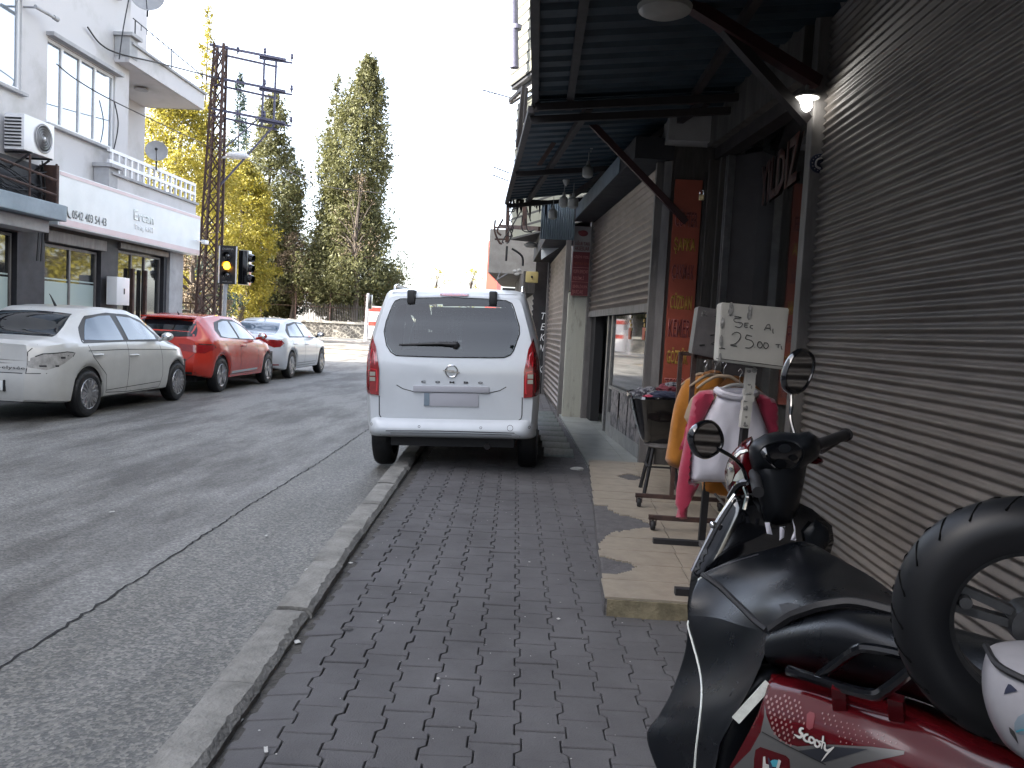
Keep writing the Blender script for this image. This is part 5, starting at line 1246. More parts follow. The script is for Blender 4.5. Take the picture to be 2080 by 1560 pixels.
def hatch():
    T_ = thing('parked_car', (-6.95, 15.12, 0), 'red five-door hatchback parked between the two white sedans', 'car', 'cars parked along the left kerb', world=False)
    P = dict(y0=-.74, y1=3.28, sill=.24, wheels=(0, 2.55), ar=.385, wr=.325, rc=.40, rk=.24, fc=.8, fk=.25, rlift=.10,
             top=[(-.74, 1.0), (-.66, 1.12), (-.42, 1.33), (-.15, 1.405), (.5, 1.445), (1.1, 1.43), (1.5, 1.35), (1.95, 1.16), (2.3, 1.02), (2.8, .95), (3.1, .85), (3.28, .70)],
             belt=[(-.74, .96), (-.3, 1.0), (.4, .97), (1.6, .93), (2.3, .90), (2.8, .84), (3.28, .64)],
             wid=[(-.74, .86), (-.2, .90), (.6, .885), (2.5, .895), (3.28, .80)], wtop=[(-.74, .60), (-.2, .57), (.8, .60), (1.6, .62), (2.1, .68), (3.28, .62)],
             rear=[(.2, .10), (.5, -.02), (.68, .02), (.9, .05), (1.1, .06), (1.4, .1)], front=[(.2, .1), (.45, 0), (.6, .0), (.8, .2)])
    bm = shell(P); body = O('body', bm, 'car_red', T_, sm=32); bv = BVHTree.FromPolygons([v.co for v in body.data.vertices], [p.vertices for p in body.data.polygons])
    liner(T_, P['wheels'], .325, .89, .24)
    O('rear_screen', decal(bv, [(-.62, 1.04), (0, 1.0), (.62, 1.04), (.60, 1.15), (.53, 1.30), (0, 1.335), (-.53, 1.30), (-.60, 1.15)], 'B', .004, .05), 'car_glass', T_)
    side = [(.0, 1.03), (-.06, 1.16), (.12, 1.30), (.55, 1.375), (1.05, 1.365), (1.45, 1.27), (1.95, 1.04), (1.95, .965), (.9, .985)]
    O('window_trim', decal(bv, side, 'R', .003, .05), 'trim', T_)
    O('side_window', decal(bv, [(.08, 1.05), (.12, 1.18), (.30, 1.30), (.56, 1.338), (.76, 1.335), (.88, 1.01), (.4, 1.018)], 'R', .007, .05), 'car_window', T_)
    O('side_window', decal(bv, [(.98, 1.0), (.86, 1.33), (1.08, 1.325), (1.42, 1.235), (1.80, 1.04), (1.82, .985)], 'R', .007, .05), 'car_window', T_)
    O('window_trim', decal(bv, side, 'L', .003, .08), 'car_glass', T_)
    for ln in ([(.16, 1.0), (.28, .75), (.42, .5), (.42, .32), (1.85, .32), (1.9, .5), (1.86, .93)], [(.95, .98), (.92, .34)]): O('door_seam', ribbon(bv, ln, 'R', .009), 'seam', T_, sm=0)
    O('boot_seam', ribbon(bv, [(-.62, .98), (-.66, .74), (-.5, .60), (.5, .60), (.66, .74), (.62, .98)], 'B', .010), 'seam', T_, sm=0)
    O('sill_strip', decal(bv, [(.50, .33), (.50, .375), (1.85, .39), (1.85, .35)], 'R', .006, .05), 'chrome', T_)
    lamp_ = [(.34, .90), (.42, .78), (.78, .74), (.86, .80), (.86, .88), (.6, .885)]
    O('tail_lamp', decal(bv, lamp_, 'B', .008, .04), 'red_lens', T_); O('tail_lamp', decal(bv, [(-a, b) for a, b in lamp_], 'B', .008, .04), 'red_lens', T_)
    O('tail_lamp', decal(bv, [(-.70, .80), (-.70, .895), (-.42, .89), (-.36, .84), (-.45, .79)], 'R', .007, .04), 'red_lens', T_)
    O('lamp_edge', ribbon(bv, [(-.80, .84), (-.70, .905), (-.40, .90), (-.34, .84)], 'R', .014, .011), 'chrome', T_, sm=0)
    O('lower_bumper', decal(bv, [(-.68, .40), (.68, .40), (.60, .30), (-.60, .30)], 'B', .006, .08), 'trim', T_)
    handles(T_, bv, ((1.08, .86),), 'car_red')
    for y in P['wheels']:
        for s in (1, -1): wheel(T_, s*.785, y, .325, .2, 5, out=s)
    mirrorpair(T_, .87, 1.83, 1.02, 'car_red')
    bmt = B(); tube(bmt, [(0, .05, 1.41), (0, -.02, 1.47)], [.02, .006], 6); O('roof_aerial', bmt, 'trim', T_)
    bmt = B(); box(bmt, -.46, .46, -.50, -.22, 1.352, 1.378, bev=.006); O('spoiler', bmt, 'car_red', T_)
hatch()
def sedan3():
    T_ = thing('parked_car', (-7.02, 19.6, 0), 'white sedan with thin red tail lamp strip, farthest of the parked cars', 'car', 'cars parked along the left kerb', world=False)
    P = dict(y0=-1.05, y1=3.55, sill=.22, wheels=(0, 2.6), ar=.375, wr=.325, rc=.42, rk=.26, fc=.8, fk=.25, rlift=.08,
             top=[(-1.05, .97), (-.95, 1.03), (-.6, 1.05), (-.45, 1.07), (.25, 1.34), (.6, 1.41), (1.0, 1.435), (1.4, 1.42), (1.75, 1.33), (2.15, 1.14), (2.5, .99), (3.0, .92), (3.4, .82), (3.55, .66)],
             belt=[(-1.05, .93), (-.5, .98), (.3, .965), (1.5, .94), (2.3, .91), (2.9, .85), (3.55, .62)],
             wid=[(-1.05, .84), (-.4, .885), (2.6, .885), (3.55, .80)], wtop=[(-1.05, .64), (-.4, .64), (.25, .55), (.9, .58), (1.6, .60), (2.1, .66), (3.55, .62)],
             rear=[(.2, .08), (.5, .0), (.62, .0), (.75, .05), (.95, .04), (1.1, .1)], front=[(.2, .1), (.45, 0), (.6, .0), (.8, .2)])
    bm = shell(P); body = O('body', bm, 'car_white2', T_, sm=32); bv = BVHTree.FromPolygons([v.co for v in body.data.vertices], [p.vertices for p in body.data.polygons])
    liner(T_, P['wheels'], .325, .88, .22)
    O('rear_screen', decal(bv, [(-.58, -.52), (0, -.56), (.58, -.52), (.55, -.1), (.46, .24), (0, .3), (-.46, .24), (-.55, -.1)], 'T', .004, .06), 'car_window', T_)
    side = [(-.14, .99), (.04, 1.15), (.4, 1.31), (.9, 1.37), (1.4, 1.35), (1.8, 1.24), (2.18, 1.03), (2.15, .97), (.9, .985)]
    O('window_trim', decal(bv, side, 'R', .003, .05), 'trim', T_)
    O('side_window', decal(bv, [(0, 1.02), (.35, 1.25), (.88, 1.33), (.96, 1.01)], 'R', .007, .05), 'car_window', T_)
    O('side_window', decal(bv, [(1.08, 1.01), (1.0, 1.332), (1.4, 1.31), (1.75, 1.21), (2.02, 1.05), (2.02, .99)], 'R', .007, .05), 'car_window', T_)
    for ln in ([(.0, .98), (.10, .75), (.42, .5), (.42, .3), (1.98, .3), (2.06, .45), (2.0, .95)], [(1.02, .98), (1.0, .3)], [(.42, .36), (2.0, .36)]): O('door_seam', ribbon(bv, ln, 'R', .009), 'seam', T_, sm=0)
    O('tail_lamp', decal(bv, [(.0, .89), (.0, .92), (.5, .95), (.86, .93), (.86, .78), (.72, .76), (.5, .86)], 'B', .008, .04), 'red_lens', T_)
    O('tail_lamp', decal(bv, [(-.0, .89), (-.0, .92), (-.5, .95), (-.86, .93), (-.86, .78), (-.72, .76), (-.5, .86)], 'B', .008, .04), 'red_lens', T_)
    O('tail_lamp', decal(bv, [(-1.0, .80), (-.98, .93), (-.70, .92), (-.60, .86), (-.8, .78)], 'R', .007, .04), 'red_lens', T_)
    O('reflector', decal(bv, [(.5, .34), (.5, .37), (.8, .37), (.8, .34)], 'B', .006, .06), 'red_lens', T_)
    handles(T_, bv, ((.2, .84), (1.15, .82)), 'chrome')
    for y in P['wheels']:
        for s in (1, -1): wheel(T_, s*.78, y, .325, .2, 7, out=s)
    mirrorpair(T_, .87, 2.0, 1.03, 'black')
    bmt = B(); tube(bmt, [(0, .5, 1.39), (0, .42, 1.46)], [.03, .006], 6); O('roof_aerial', bmt, 'car_white2', T_)
sedan3()
# ---- the white van seen square from behind
def van():
    T_ = thing('white_van', (-.862, 8.30, .04), 'white van parked half on the pavement, seen squarely from behind', 'van', rot=(0, R(-2.0), R(1.0)), world=False)
    Y0 = -.62
    P = dict(y0=Y0, y1=3.7, sill=.42, wheels=(0, 2.72), ar=.38, wr=.33, rc=.22, rk=.075, fc=.8, fk=.22, rlift=.0, bw=.985,
             top=[(Y0, 1.71), (-.55, 1.765), (-.40, 1.79), (0, 1.80), (1.8, 1.80), (2.2, 1.72), (2.75, 1.25), (3.3, 1.1), (3.7, .8)],
             belt=[(Y0, 1.22), (2.4, 1.2), (3.0, 1.0), (3.7, .7)], wid=[(Y0, .835), (-.3, .84), (2.7, .84), (3.7, .76)], wtop=[(Y0, .672), (-.3, .685), (2.0, .685), (2.6, .66), (3.7, .6)],
             side=((.03, .975), (.14, .985), (.30, .995), (.50, 1.0), (.68, 1.0), (.82, .995), (.93, .99)),
             rear=[(.2, .02), (.5, 0), (1.05, .0), (1.2, .03), (1.5, .10), (1.72, .18), (1.8, .28)], front=[(.2, .1), (.5, 0), (.7, .1), (1.0, .3)])
    bm = shell(P); body = O('body', bm, 'van_white', T_, sm=32); bv = BVHTree.FromPolygons([v.co for v in body.data.vertices], [p.vertices for p in body.data.polygons])
    bmt = B(); box(bmt, -.60, .60, -.45, 3.3, .26, .44); 
    for y in P['wheels']: box(bmt, -.78, .78, y-.38, y+.38, .40, .72)
    O('underbody', bmt, 'black', T_, sm=0)
    bmt = B(); box(bmt, -.34, .30, -.30, .10, .24, .32, bev=.03); cyl(bmt, (.34, -.5, .27), (.34, .1, .27), .03); O('exhaust', bmt, 'dark_steel', T_)
    cw = lambda pts: [((a/3.9+720-917)*.00466, 1.42-(b/3.9+560-663)*.00466) for a, b in pts]
    win = cw([(283, 240), (300, 208), (340, 190), (500, 180), (760, 172), (1000, 178), (1180, 190), (1228, 212), (1245, 250), (1290, 390), (1293, 450), (1250, 580), (1225, 615), (1180, 635), (1080, 638), (760, 641), (400, 637), (330, 633), (290, 610), (252, 555), (228, 450), (240, 370)])
    gl = O('rear_window', decal(bv, win, 'B', .007, .05, rim=.0), 'tint_glass', T_)
    O('window_seal', ribbon(bv, [(a*1.012, 1.42+(b-1.42)*1.018) for a, b in win+[win[0]]], 'B', .010, .004), 'seam', T_, sm=0)
    # seams of the tailgate
    O('tailgate_seam', ribbon(bv, cw([(196, 960), (198, 1110), (215, 1135), (245, 1146), (700, 1147), (1300, 1137), (1325, 1120), (1331, 1090), (1332, 950)]), 'B', .009), 'seam', T_, sm=0)
    # tail lamps
    for s in (1, -1):
        lamp_ = [(.685, .76), (.684, 1.01), (.722, 1.22), (.770, 1.325), (.80, 1.19), (.822, 1.0), (.826, .79), (.80, .775)]
        lm = O('tail_lamp', decal(bv, [(s*a, b) for a, b in lamp_], 'B', .018, .03), 'red_lens', T_)
        ring = [(.705, .80), (.700, .92), (.71, 1.0), (.76, 1.01), (.79, .99), (.80, .86), (.795, .815)]
        O('light_ring', ribbon(bv, [(s*a, b) for a, b in ring]+[(s*ring[0][0], ring[0][1])], 'B', .012, .022), 'bright_lens', lm, sm=0)
        O('light_ring', ribbon(bv, [(s*.725, 1.05), (s*.735, 1.16), (s*.76, 1.20), (s*.77, 1.12), (s*.765, 1.06)], 'B', .010, .022), 'bright_lens', lm, sm=0)
        for zz in (.895, .945): O('reverse_lens', decal(bv, [(s*.72, zz), (s*.72, zz+.036), (s*.772, zz+.038), (s*.772, zz)], 'B', .024, .03), 'clear_lens', lm)
        O('tail_lamp', decal(bv, [(-.605, .78), (-.60, 1.0), (-.58, 1.28), (-.50, 1.12), (-.47, .88), (-.5, .79)], 'R' if s > 0 else 'L', .006, .04), 'red_lens', T_)
    # bumper: a separate moulded bar
    bmt = B(); prof = [(.0, .545), (-.012, .54), (-.045, .525), (-.07, .50), (-.085, .46), (-.085, .43), (-.072, .405), (-.045, .385), (-.02, .375), (.05, .36)]
    secs = []
    NB = 60
    for i in range(NB+1):
        u = -1+2*i/NB; x = (.840)*u; au = abs(u); wrap = .0 if au < .80 else ((au-.80)/.20)**2.4*.30
        xx = x if au < .93 else math.copysign((.840)*(.93+(au-.93)*.55), u)
        sec = []
        for (dy, z) in prof:
            rise = .04*max(0, (au-.72)/.28)**1.5 if z < .36 else .0
            sec.append(bmt.verts.new((xx, Y0+dy+wrap-.005, z+rise+(.02*au**6 if z > .5 else 0))))
        secs.append(sec)
    for a, b in zip(secs, secs[1:]):
        for k in range(len(prof)-1): bmt.faces.new([a[k], a[k+1], b[k+1], b[k]])
    for s in (1, -1):
        e = secs[-1] if s > 0 else secs[0]; back = [bmt.verts.new((v.co.x, -.40, v.co.z)) for v in e]
        for k in range(len(prof)-1): bmt.faces.new([e[k], e[k+1], back[k+1], back[k]])
    bmesh.ops.recalc_face_normals(bmt, faces=bmt.faces)
    bp = O('bumper', bmt, 'van_white', T_, sm=40)
    bvb = BVHTree.FromPolygons([v.co for v in bp.data.vertices], [p.vertices for p in bp.data.polygons])
    O('bumper_crease', ribbon(bvb, [(-.66, .395), (-.60, .432), (-.1, .440), (.6, .435), (.66, .40)], 'B', .008), 'seam', bp, sm=0)
    O('bumper_crease', ribbon(bvb, [(-.56, .412), (-.1, .420), (.58, .415)], 'B', .006), 'seam', bp, sm=0)
    for x, z, r_ in ((-.29, .478, .010), (.29, .478, .010), (-.75, .487, .011), (.745, .487, .011), (.565, .480, .027)):
        O('parking_sensor' if r_ < .02 else 'tow_cover', ribbon(bvb, [(x+r_*math.cos(a*.5236), z+r_*math.sin(a*.5236)) for a in range(13)], 'B', .004, .002, .01), 'seam', bp, sm=0)
    O('bumper_reflection_lip', decal(bvb, [(-.62, .30), (.62, .30), (.64, .315), (-.64, .315)], 'B', .003, .1), 'trim', bp, sm=0) if 0 else None
    # hinges, third stop lamp, wiper
    for x in (-.41, .375):
        h = bv.ray_cast(Vector((x, -20, 1.68)), Vector((0, 1, 0)))[0]; bmt = B()
        box(bmt, x-.038, x+.038, h.y-.045, h.y+.12, 1.63, 1.765, bev=.016); O('hinge_cap', bmt, 'trim', T_)
    O('stop_lamp', decal(bv, smoothpoly([(-.12, 1.715), (.12, 1.715), (.13, 1.728), (.12, 1.741), (-.12, 1.741), (-.13, 1.728)], 2), 'B', .012, .03), 'red_lens', T_)
    h = bv.ray_cast(Vector((.02, -20, 1.24)), Vector((0, 1, 0)))[0]; bmt = B()
    ball(bmt, (.035, h.y-.03, 1.245), .038, 1, .6, 1, 14); tube(bmt, [(.035, h.y-.04, 1.253), (-.10, h.y-.045, 1.258), (-.28, h.y-.03, 1.25), (-.50, h.y-.02, 1.24)], [.024, .016, .012, .008], 8); O('wiper', bmt, 'trim', T_)
    # badge: ring with a lightning bar, lettering, plate recess and blanked plate
    yb = bv.ray_cast(Vector((0, -20, .98)), Vector((0, 1, 0)))[0].y
    bmt = B(); tube(bmt, [(.0+.056*math.cos(a*math.pi/16), yb-.008, 1.0+.056*math.sin(a*math.pi/16)) for a in range(32)], .006, 6, closed=True)
    slab(bmt, [(-.08, .008), (-.02, .012), (.035, .008), (.02, -.004), (.078, -.004), (.078, -.012), (-.028, -.010), (.0, .0), (-.08, .002)], (0, yb-.014, 1.0), (1, 0, 0), (0, 0, 1), (0, -1, 0), .006); O('badge', bmt, 'chrome', T_)
    for i, ch in enumerate('COMBO'):
        O('lettering', text_bm(ch, (-.287+.135*i, yb-.004, .885), (1, 0, 0), (0, 0, 1), .045, .020, th=.003, bold=.02), 'trim', T_, sm=0)
    O('plate_recess_lip', ribbon(bv, [(-.52, .86), (-.46, .825), (-.36, .80), (.36, .80), (.46, .825), (.52, .86)], 'B', .008), 'seam', T_, sm=0)
    bmt = B(); box(bmt, -.36, .36, yb-.025, yb+.01, .80, .86, bev=.008); O('handle_bar', bmt, 'blur_grey', T_)
    bmt = B(); box(bmt, -.26, .26, yb-.012, yb+.01, .665, .795, bev=.004); pl = O('number_plate', bmt, 'plate_grey' if 0 else 'blur_grey', T_)
    bmt = B(); box(bmt, -.255, -.205, yb-.015, yb-.0125, .67, .79); O('blue_band', bmt, 'bluegrey', pl)
    # open the shell behind the glass and fit out the dark cabin
    be = B(); be.from_mesh(body.data)
    for k in range(-17, 18):
        g = [f for f in be.faces if f.calc_center_median().y < -.25 and f.calc_center_median().z > 1.1]
        bmesh.ops.bisect_plane(be, geom=list({e for f in g for e in f.edges})+list({v for f in g for v in f.verts})+g, plane_co=(k*.04, 0, 0), plane_no=(1, 0, 0))
    def inpoly(x, z, P_):
        c = False
        for a_, b_ in zip(P_, P_[1:]+P_[:1]):
            if (a_[1] > z) != (b_[1] > z) and x < (b_[0]-a_[0])*(z-a_[1])/(b_[1]-a_[1])+a_[0]: c = not c
        return c
    winS = [(a_*.955, 1.42+(b_-1.42)*.93) for a_, b_ in win]; kill = []
    for f in be.faces:
        c = f.calc_center_median()
        if c.y < -.25 and inpoly(c.x, c.z, winS) and abs(f.normal.y) > .3: kill.append(f)
        elif c.y > 2.0 and 1.13 < c.z < 1.70 and abs(c.x) < .60: kill.append(f)
        elif abs(f.normal.x) > .6 and 1.18 < c.z < 1.52 and .5 < c.y < 2.1: kill.append(f)
    bmesh.ops.delete(be, geom=kill, context='FACES'); be.to_mesh(body.data); be.free(); smooth(body.data, 32)
    O('frit_band', ribbon(bv, [(a_*.955, 1.42+(b_-1.42)*.925) for a_, b_ in win+[win[0]]], 'B', .055, .002), 'black', T_, sm=0)
    bmt = B(); X_ = .60
    quad(bmt, (-X_, -.45, 1.0), (X_, -.45, 1.0), (X_, 2.9, 1.0), (-X_, 2.9, 1.0)); quad(bmt, (-X_, -.4, 1.74), (X_, -.4, 1.74), (X_, 2.1, 1.76), (-X_, 2.1, 1.76))
    for s in (-1, 1): quad(bmt, (s*.66, -.45, 1.0), (s*.66, .5, 1.0), (s*.60, .5, 1.74), (s*.60, -.4, 1.74)); quad(bmt, (s*.67, .5, 1.0), (s*.67, 2.1, 1.0), (s*.67, 2.1, 1.16), (s*.67, .5, 1.16))
    O('cabin_lining', bmt, 'black', T_, sm=0)
    bmt = B()
    for k in range(27): bar(bmt, (-.60+k*.0462, 1.05, 1.28), (-.60+k*.0462, 1.05, 1.60), .006, .006)
    for k in range(8): bar(bmt, (-.60, 1.055, 1.28+k*.0457), (.60, 1.055, 1.28+k*.0457), .006, .006, up=(0, 1, 0))
    O('cargo_grille', bmt, 'black', T_, sm=0)
    for x_ in (-.36, .36):
        bmt = B(); box(bmt, x_-.23, x_+.23, 1.25, 1.4, 1.0, 1.36, bev=.05); box(bmt, x_-.12, x_+.12, 1.28, 1.38, 1.38, 1.56, bev=.04); O('front_seat', bmt, 'black', T_)
    bmt = B(); box(bmt, .02, .56, .2, .5, 1.0, 1.50, bev=.06); O('rear_seat_load', bmt, 'black', T_)
    for sx in (-.65, .65):
        bmt = B(); tube(bmt, catmull([(sx, .0, 1.78), (sx, .06, 1.825), (sx, .3, 1.835), (sx, 1.6, 1.835), (sx, 1.85, 1.79)], 4), .016, 8); O('roof_rail', bmt, 'chrome', T_)
    O('door_seam', ribbon(bv, [(.5, 1.7), (.5, .5)], 'R', .009), 'seam', T_, sm=0)
    O('side_window', decal(bv, [(-.35, 1.12), (-.35, 1.52), (.4, 1.58), (1.6, 1.58), (2.2, 1.45), (2.45, 1.12)], 'R', .006, .08, rim=0), 'tint_glass', T_)
    O('windscreen', decal(bv, [(-.6, 1.12), (.6, 1.12), (.56, 1.68), (-.56, 1.68)], 'F', .005, .08, rim=0), 'tint_glass', T_)
    O('side_window', decal(bv, [(-.35, 1.12), (-.35, 1.52), (.4, 1.58), (1.6, 1.58), (2.2, 1.45), (2.45, 1.12)], 'L', .006, .08, rim=0), 'tint_glass', T_)
    for y in P['wheels']:
        for s in (1, -1): wheel(T_, s*.725, y, .325, .205, 5, out=s)
    return T_
van()
# ================================================================ clothes rack and goods
def fillpoly(poly, step):
    pts = [Vector(p) for p in poly]; dens = []
    for a, b in zip(pts, pts[1:]+pts[:1]):
        k = max(1, int(round((b-a).length/step)))
        for i in range(k): dens.append(a+(b-a)*i/k)
    x0, x1 = min(p.x for p in dens), max(p.x for p in dens); y0, y1 = min(p.y for p in dens), max(p.y for p in dens)
    def inside(q):
        c = False
        for a, b in zip(dens, dens[1:]+dens[:1]):
            if (a.y > q.y) != (b.y > q.y) and q.x < (b.x-a.x)*(q.y-a.y)/(b.y-a.y)+a.x: c = not c
        return c
    ins = []; nx, ny = int((x1-x0)/step), int((y1-y0)/step)
    for i in range(1, nx+1):
        for j in range(1, ny+1):
            q = Vector((x0+(x1-x0)*(i+.5*(j % 2))/(nx+1), y0+(y1-y0)*j/(ny+1)))
            if inside(q) and min((q-d).length for d in dens) > step*.45: ins.append(q)
    m = len(dens)
    vs, es, fs, *_ = delaunay_2d_cdt(dens+ins, [(i, (i+1) % m) for i in range(m)], [], 1, 1e-7)
    dist = [min((v-d).length for d in dens) for v in vs]
    return vs, [f for f in fs if len(set(f)) > 2], dist, m
def pillow(poly, P, bulge, step, fold=0., fs=6., seed=0, back=1., flat=.35, vert=True):
    """soft closed body: outline in 2-D, P(u, v, w) places it, w < 0 towards the viewer"""
    vs, fs_, dist, m = fillpoly(poly, step); bm = B(); F = []; K = []
    mx = max(dist)
    for v, d in zip(vs, dist):
        t = min(1, d/(mx*flat)); h = bulge*math.sqrt(max(0, t*(2-t)))
        f = fold*noise.noise(Vector((v.x*fs, v.y*fs*(.25 if vert else 1), seed)))*t if fold else 0
        F.append(bm.verts.new(P(v.x, v.y, -h+f))); K.append(bm.verts.new(P(v.x, v.y, h*back+f)) if d > 1e-6 else F[-1])
    for f in fs_:
        bm.faces.new([F[i] for i in f])
        q = list(dict.fromkeys(K[i] for i in f))
        if len(q) > 2 and any(K[i] is not F[i] for i in f):
            try: bm.faces.new(q[::-1])
            except ValueError: pass
    bmesh.ops.recalc_face_normals(bm, faces=bm.faces)
    return bm
def pxs(pts, sc_, ox, oy): return [(a/sc_+ox, b/sc_+oy) for a, b in pts]
def wplane(pxl, Y):
    """photo outline -> (x, z) on the upright plane y = Y"""
    r = []
    for a, b in pxl: p = at(a, b, y=Y); r.append((p.x, p.z))
    return r
def garment(name, lab, cat, pieces, Y, bulge=.03, group='garments hanging on the rack'):
    T_ = thing(name, tuple(at(*pieces[0][2][0], y=Y)), lab, cat, group)
    for i, (nm, m, pl, kw) in enumerate(pieces):
        dy = kw.pop('dy', 0); b = kw.pop('b', bulge)
        O(nm, pillow(wplane(pl, Y+dy), lambda u, v, w_, dy=dy: (u, Y+dy+w_, v), b, .022, fold=kw.pop('fold', .022), fs=14, seed=Y), m, T_, sm=60)
    return T_
s5 = lambda pts: pxs(pts, 3.391, 1300, 700)
GG = garment('sweater', 'white sweatshirt with bright pink raglan sleeves, frontmost on the rack', 'sweater', [
    ('body', 'white_cloth', s5([(545, 330), (610, 350), (700, 362), (785, 345), (830, 470), (880, 600), (905, 760), (910, 955), (700, 952), (480, 945), (338, 948), (345, 860), (352, 760), (400, 600), (450, 505), (500, 400)]), {'b': .055}),
    ('sleeve', 'pink_cloth', s5([(530, 318), (470, 312), (410, 325), (365, 365), (345, 460), (325, 560), (300, 700), (270, 850), (250, 1000), (243, 1100), (262, 1135), (245, 1190), (285, 1204), (325, 1200), (328, 1130), (350, 1075), (385, 1010), (410, 960), (345, 946), (350, 790), (395, 605), (447, 508), (500, 400)]), {'b': .045, 'dy': .012, 'fold': .03}),
    ('sleeve', 'pink_cloth', s5([(790, 338), (850, 345), (925, 375), (952, 430), (955, 600), (950, 800), (945, 1040), (900, 1050), (890, 800), (880, 600), (830, 470)]), {'b': .045, 'dy': .012, 'fold': .03}),
], 4.80)
bm = B(); cpts = [at(a, b, y=4.755 if i not in (0, 6) else 4.80) for i, (a, b) in enumerate(s5([(528, 312), (560, 335), (610, 352), (665, 362), (720, 360), (765, 350), (795, 335)]))]
tube(bm, catmull(cpts, 4), .022, 8); tube(bm, catmull([at(*s5([(528, 312)])[0], y=4.80), at(*s5([(600, 318)])[0], y=4.85), at(*s5([(700, 318)])[0], y=4.85), at(*s5([(795, 335)])[0], y=4.80)], 4), .018, 8); O('collar', bm, 'white_cloth', GG)
def hanger(px0, py0, Y, lab, m='bulb_white', wd=.19):
    T_ = thing('clothes_hanger', tuple(at(px0, py0, y=Y)), lab, 'hanger', 'clothes hangers on the rack rail')
    p = at(px0, py0, y=Y)
    bm = B(); tube(bm, catmull([p+Vector((-wd, 0, -.085)), p+Vector((-wd*.7, 0, -.045)), p+Vector((-.05, 0, -.005)), p, p+Vector((.05, 0, -.005)), p+Vector((wd*.7, 0, -.045)), p+Vector((wd, 0, -.085))], 4), [.006]+[.008+.003*math.sin(math.pi*i/24) for i in range(23)]+[.006], 8); O('shoulder', bm, m, T_)
    bm = B(); tube(bm, catmull([p, p+Vector((0, 0, .05)), p+Vector((.012, 0, .075)), p+Vector((0, 0, .095)), p+Vector((-.012, 0, .08))], 4), .0025, 6); O('hook', bm, 'chrome', T_)
hanger(1502, 782, 4.84, 'white plastic hanger holding the pink and white sweatshirt')
for i, (hx, hy, hY, hl) in enumerate(((1470, 764, 5.1, 'cream hanger just behind the white one'), (1452, 762, 5.4, 'hanger in the middle of the rail holding the brown knit'), (1432, 760, 5.75, 'farthest hanger on the rail'))): hanger(hx, hy, hY, hl, 'cream_cloth', .16)
garment('sweater', 'cream-shouldered shirt showing as a sliver behind the pink sleeve', 'shirt', [('body', 'cream_cloth', s5([(600, 320), (500, 310), (410, 318), (350, 372), (318, 450), (303, 500), (330, 545), (360, 560), (380, 900), (700, 900), (720, 400)]), {}), ('cuff', 'pink_cloth', s5([(318, 545), (355, 560), (330, 700), (275, 730), (270, 715), (300, 640)]), {'b': .02})], 4.98)
garment('sweater', 'brown ribbed knit hanging behind the white collar', 'sweater', [('body', 'brown_cloth', s5([(740, 225), (650, 212), (600, 225), (560, 270), (480, 300), (400, 330), (400, 800), (860, 800), (850, 330)]), {})], 5.25)
garment('sweater', 'mustard orange sweater lowest behind the white sweatshirt hem', 'sweater', [('body', 'orange_cloth', s5([(430, 700), (425, 960), (432, 1020), (500, 1028), (600, 1048), (700, 1050), (860, 1040), (860, 700)]), {})], 5.08)
garment('sweater', 'mustard orange sweater leftmost and highest on the rack', 'sweater', [('body', 'orange_cloth', s5([(560, 190), (520, 175), (440, 190), (410, 212), (350, 222), (310, 245), (280, 300), (258, 350), (235, 420), (212, 540), (195, 660), (172, 790), (200, 830), (250, 852), (330, 860), (450, 850), (520, 700), (590, 500), (600, 260)]), {'b': .06, 'fold': .04}), ('collar', 'brown_cloth', s5([(440, 190), (500, 172), (548, 180), (560, 205), (500, 215), (430, 222)]), {'b': .04, 'dy': -.03})], 5.75)
# rack A: rusty red frame on castors, rail running along the street
def castor(parent, x, y, z=.1745):
    bm = B(); lathe(bm, [(.012, -.014), (.030, -.014), (.034, -.006), (.034, .006), (.030, .014), (.012, .014)], (x, y, z+.034), 'X', 16, closed=True); c_ = O('castor', bm, 'black', parent)
    bm = B(); bar(bm, (x-.02, y, z+.034), (x-.02, y, z+.085), .004, .03); bar(bm, (x+.02, y, z+.034), (x+.02, y, z+.085), .004, .03); bar(bm, (x-.02, y, z+.08), (x+.02, y, z+.08), .03, .008); O('fork', bm, 'rust', c_, sm=0)
RK = thing('clothes_rack', (1.05, 5.8, .17), 'rusty red clothes rack on castors carrying the sweaters', 'rack')
for (yy, x0, x1, xu) in ((6.15, .73, 1.40, 1.0), (5.42, .74, 1.55, .97)):
    bm = B(); bar(bm, (x0, yy, .262), (x1, yy, .262), .03, .03); O('foot_bar', bm, 'rust', RK, sm=0)
    bm = B(); bar(bm, (xu, yy, .277), (xu, yy, 1.36), .03, .03); O('upright', bm, 'rust', RK, sm=0)
    castor(RK, x0+.03, yy); castor(RK, x1-.03, yy)
bm = B(); tube(bm, [(1.20, 4.55, 1.335), (1.15, 5.4, 1.345), (1.12, 6.3, 1.35)], .013, 8); bar(bm, (1.0, 6.15, 1.35), (1.13, 6.15, 1.35), .03, .03); bar(bm, (.97, 5.42, 1.35), (1.16, 5.42, 1.345), .03, .03); O('hanging_rail', bm, 'rust', RK)
bm = B(); bar(bm, (1.0, 6.15, .55), (.97, 5.42, .55), .03, .03); O('side_bar', bm, 'rust', RK, sm=0)
RK2 = thing('display_stand', (1.1, 4.6, .17), 'black steel display stand whose taped post holds the price boxes', 'stand')
bm = B(); bar(bm, (.73, 5.08, .19), (1.32, 5.08, .19), .045, .03); O('foot_bar', bm, 'black', RK2, sm=0)
bm = B(); bar(bm, (.71, 4.07, .19), (1.3, 4.07, .19), .045, .04); O('foot_bar', bm, 'black', RK2, sm=0)
bm = B(); bar(bm, (1.03, 4.09, .2), (1.03, 5.06, .2), .04, .03); O('base_beam', bm, 'frame_grey', RK2, sm=0)
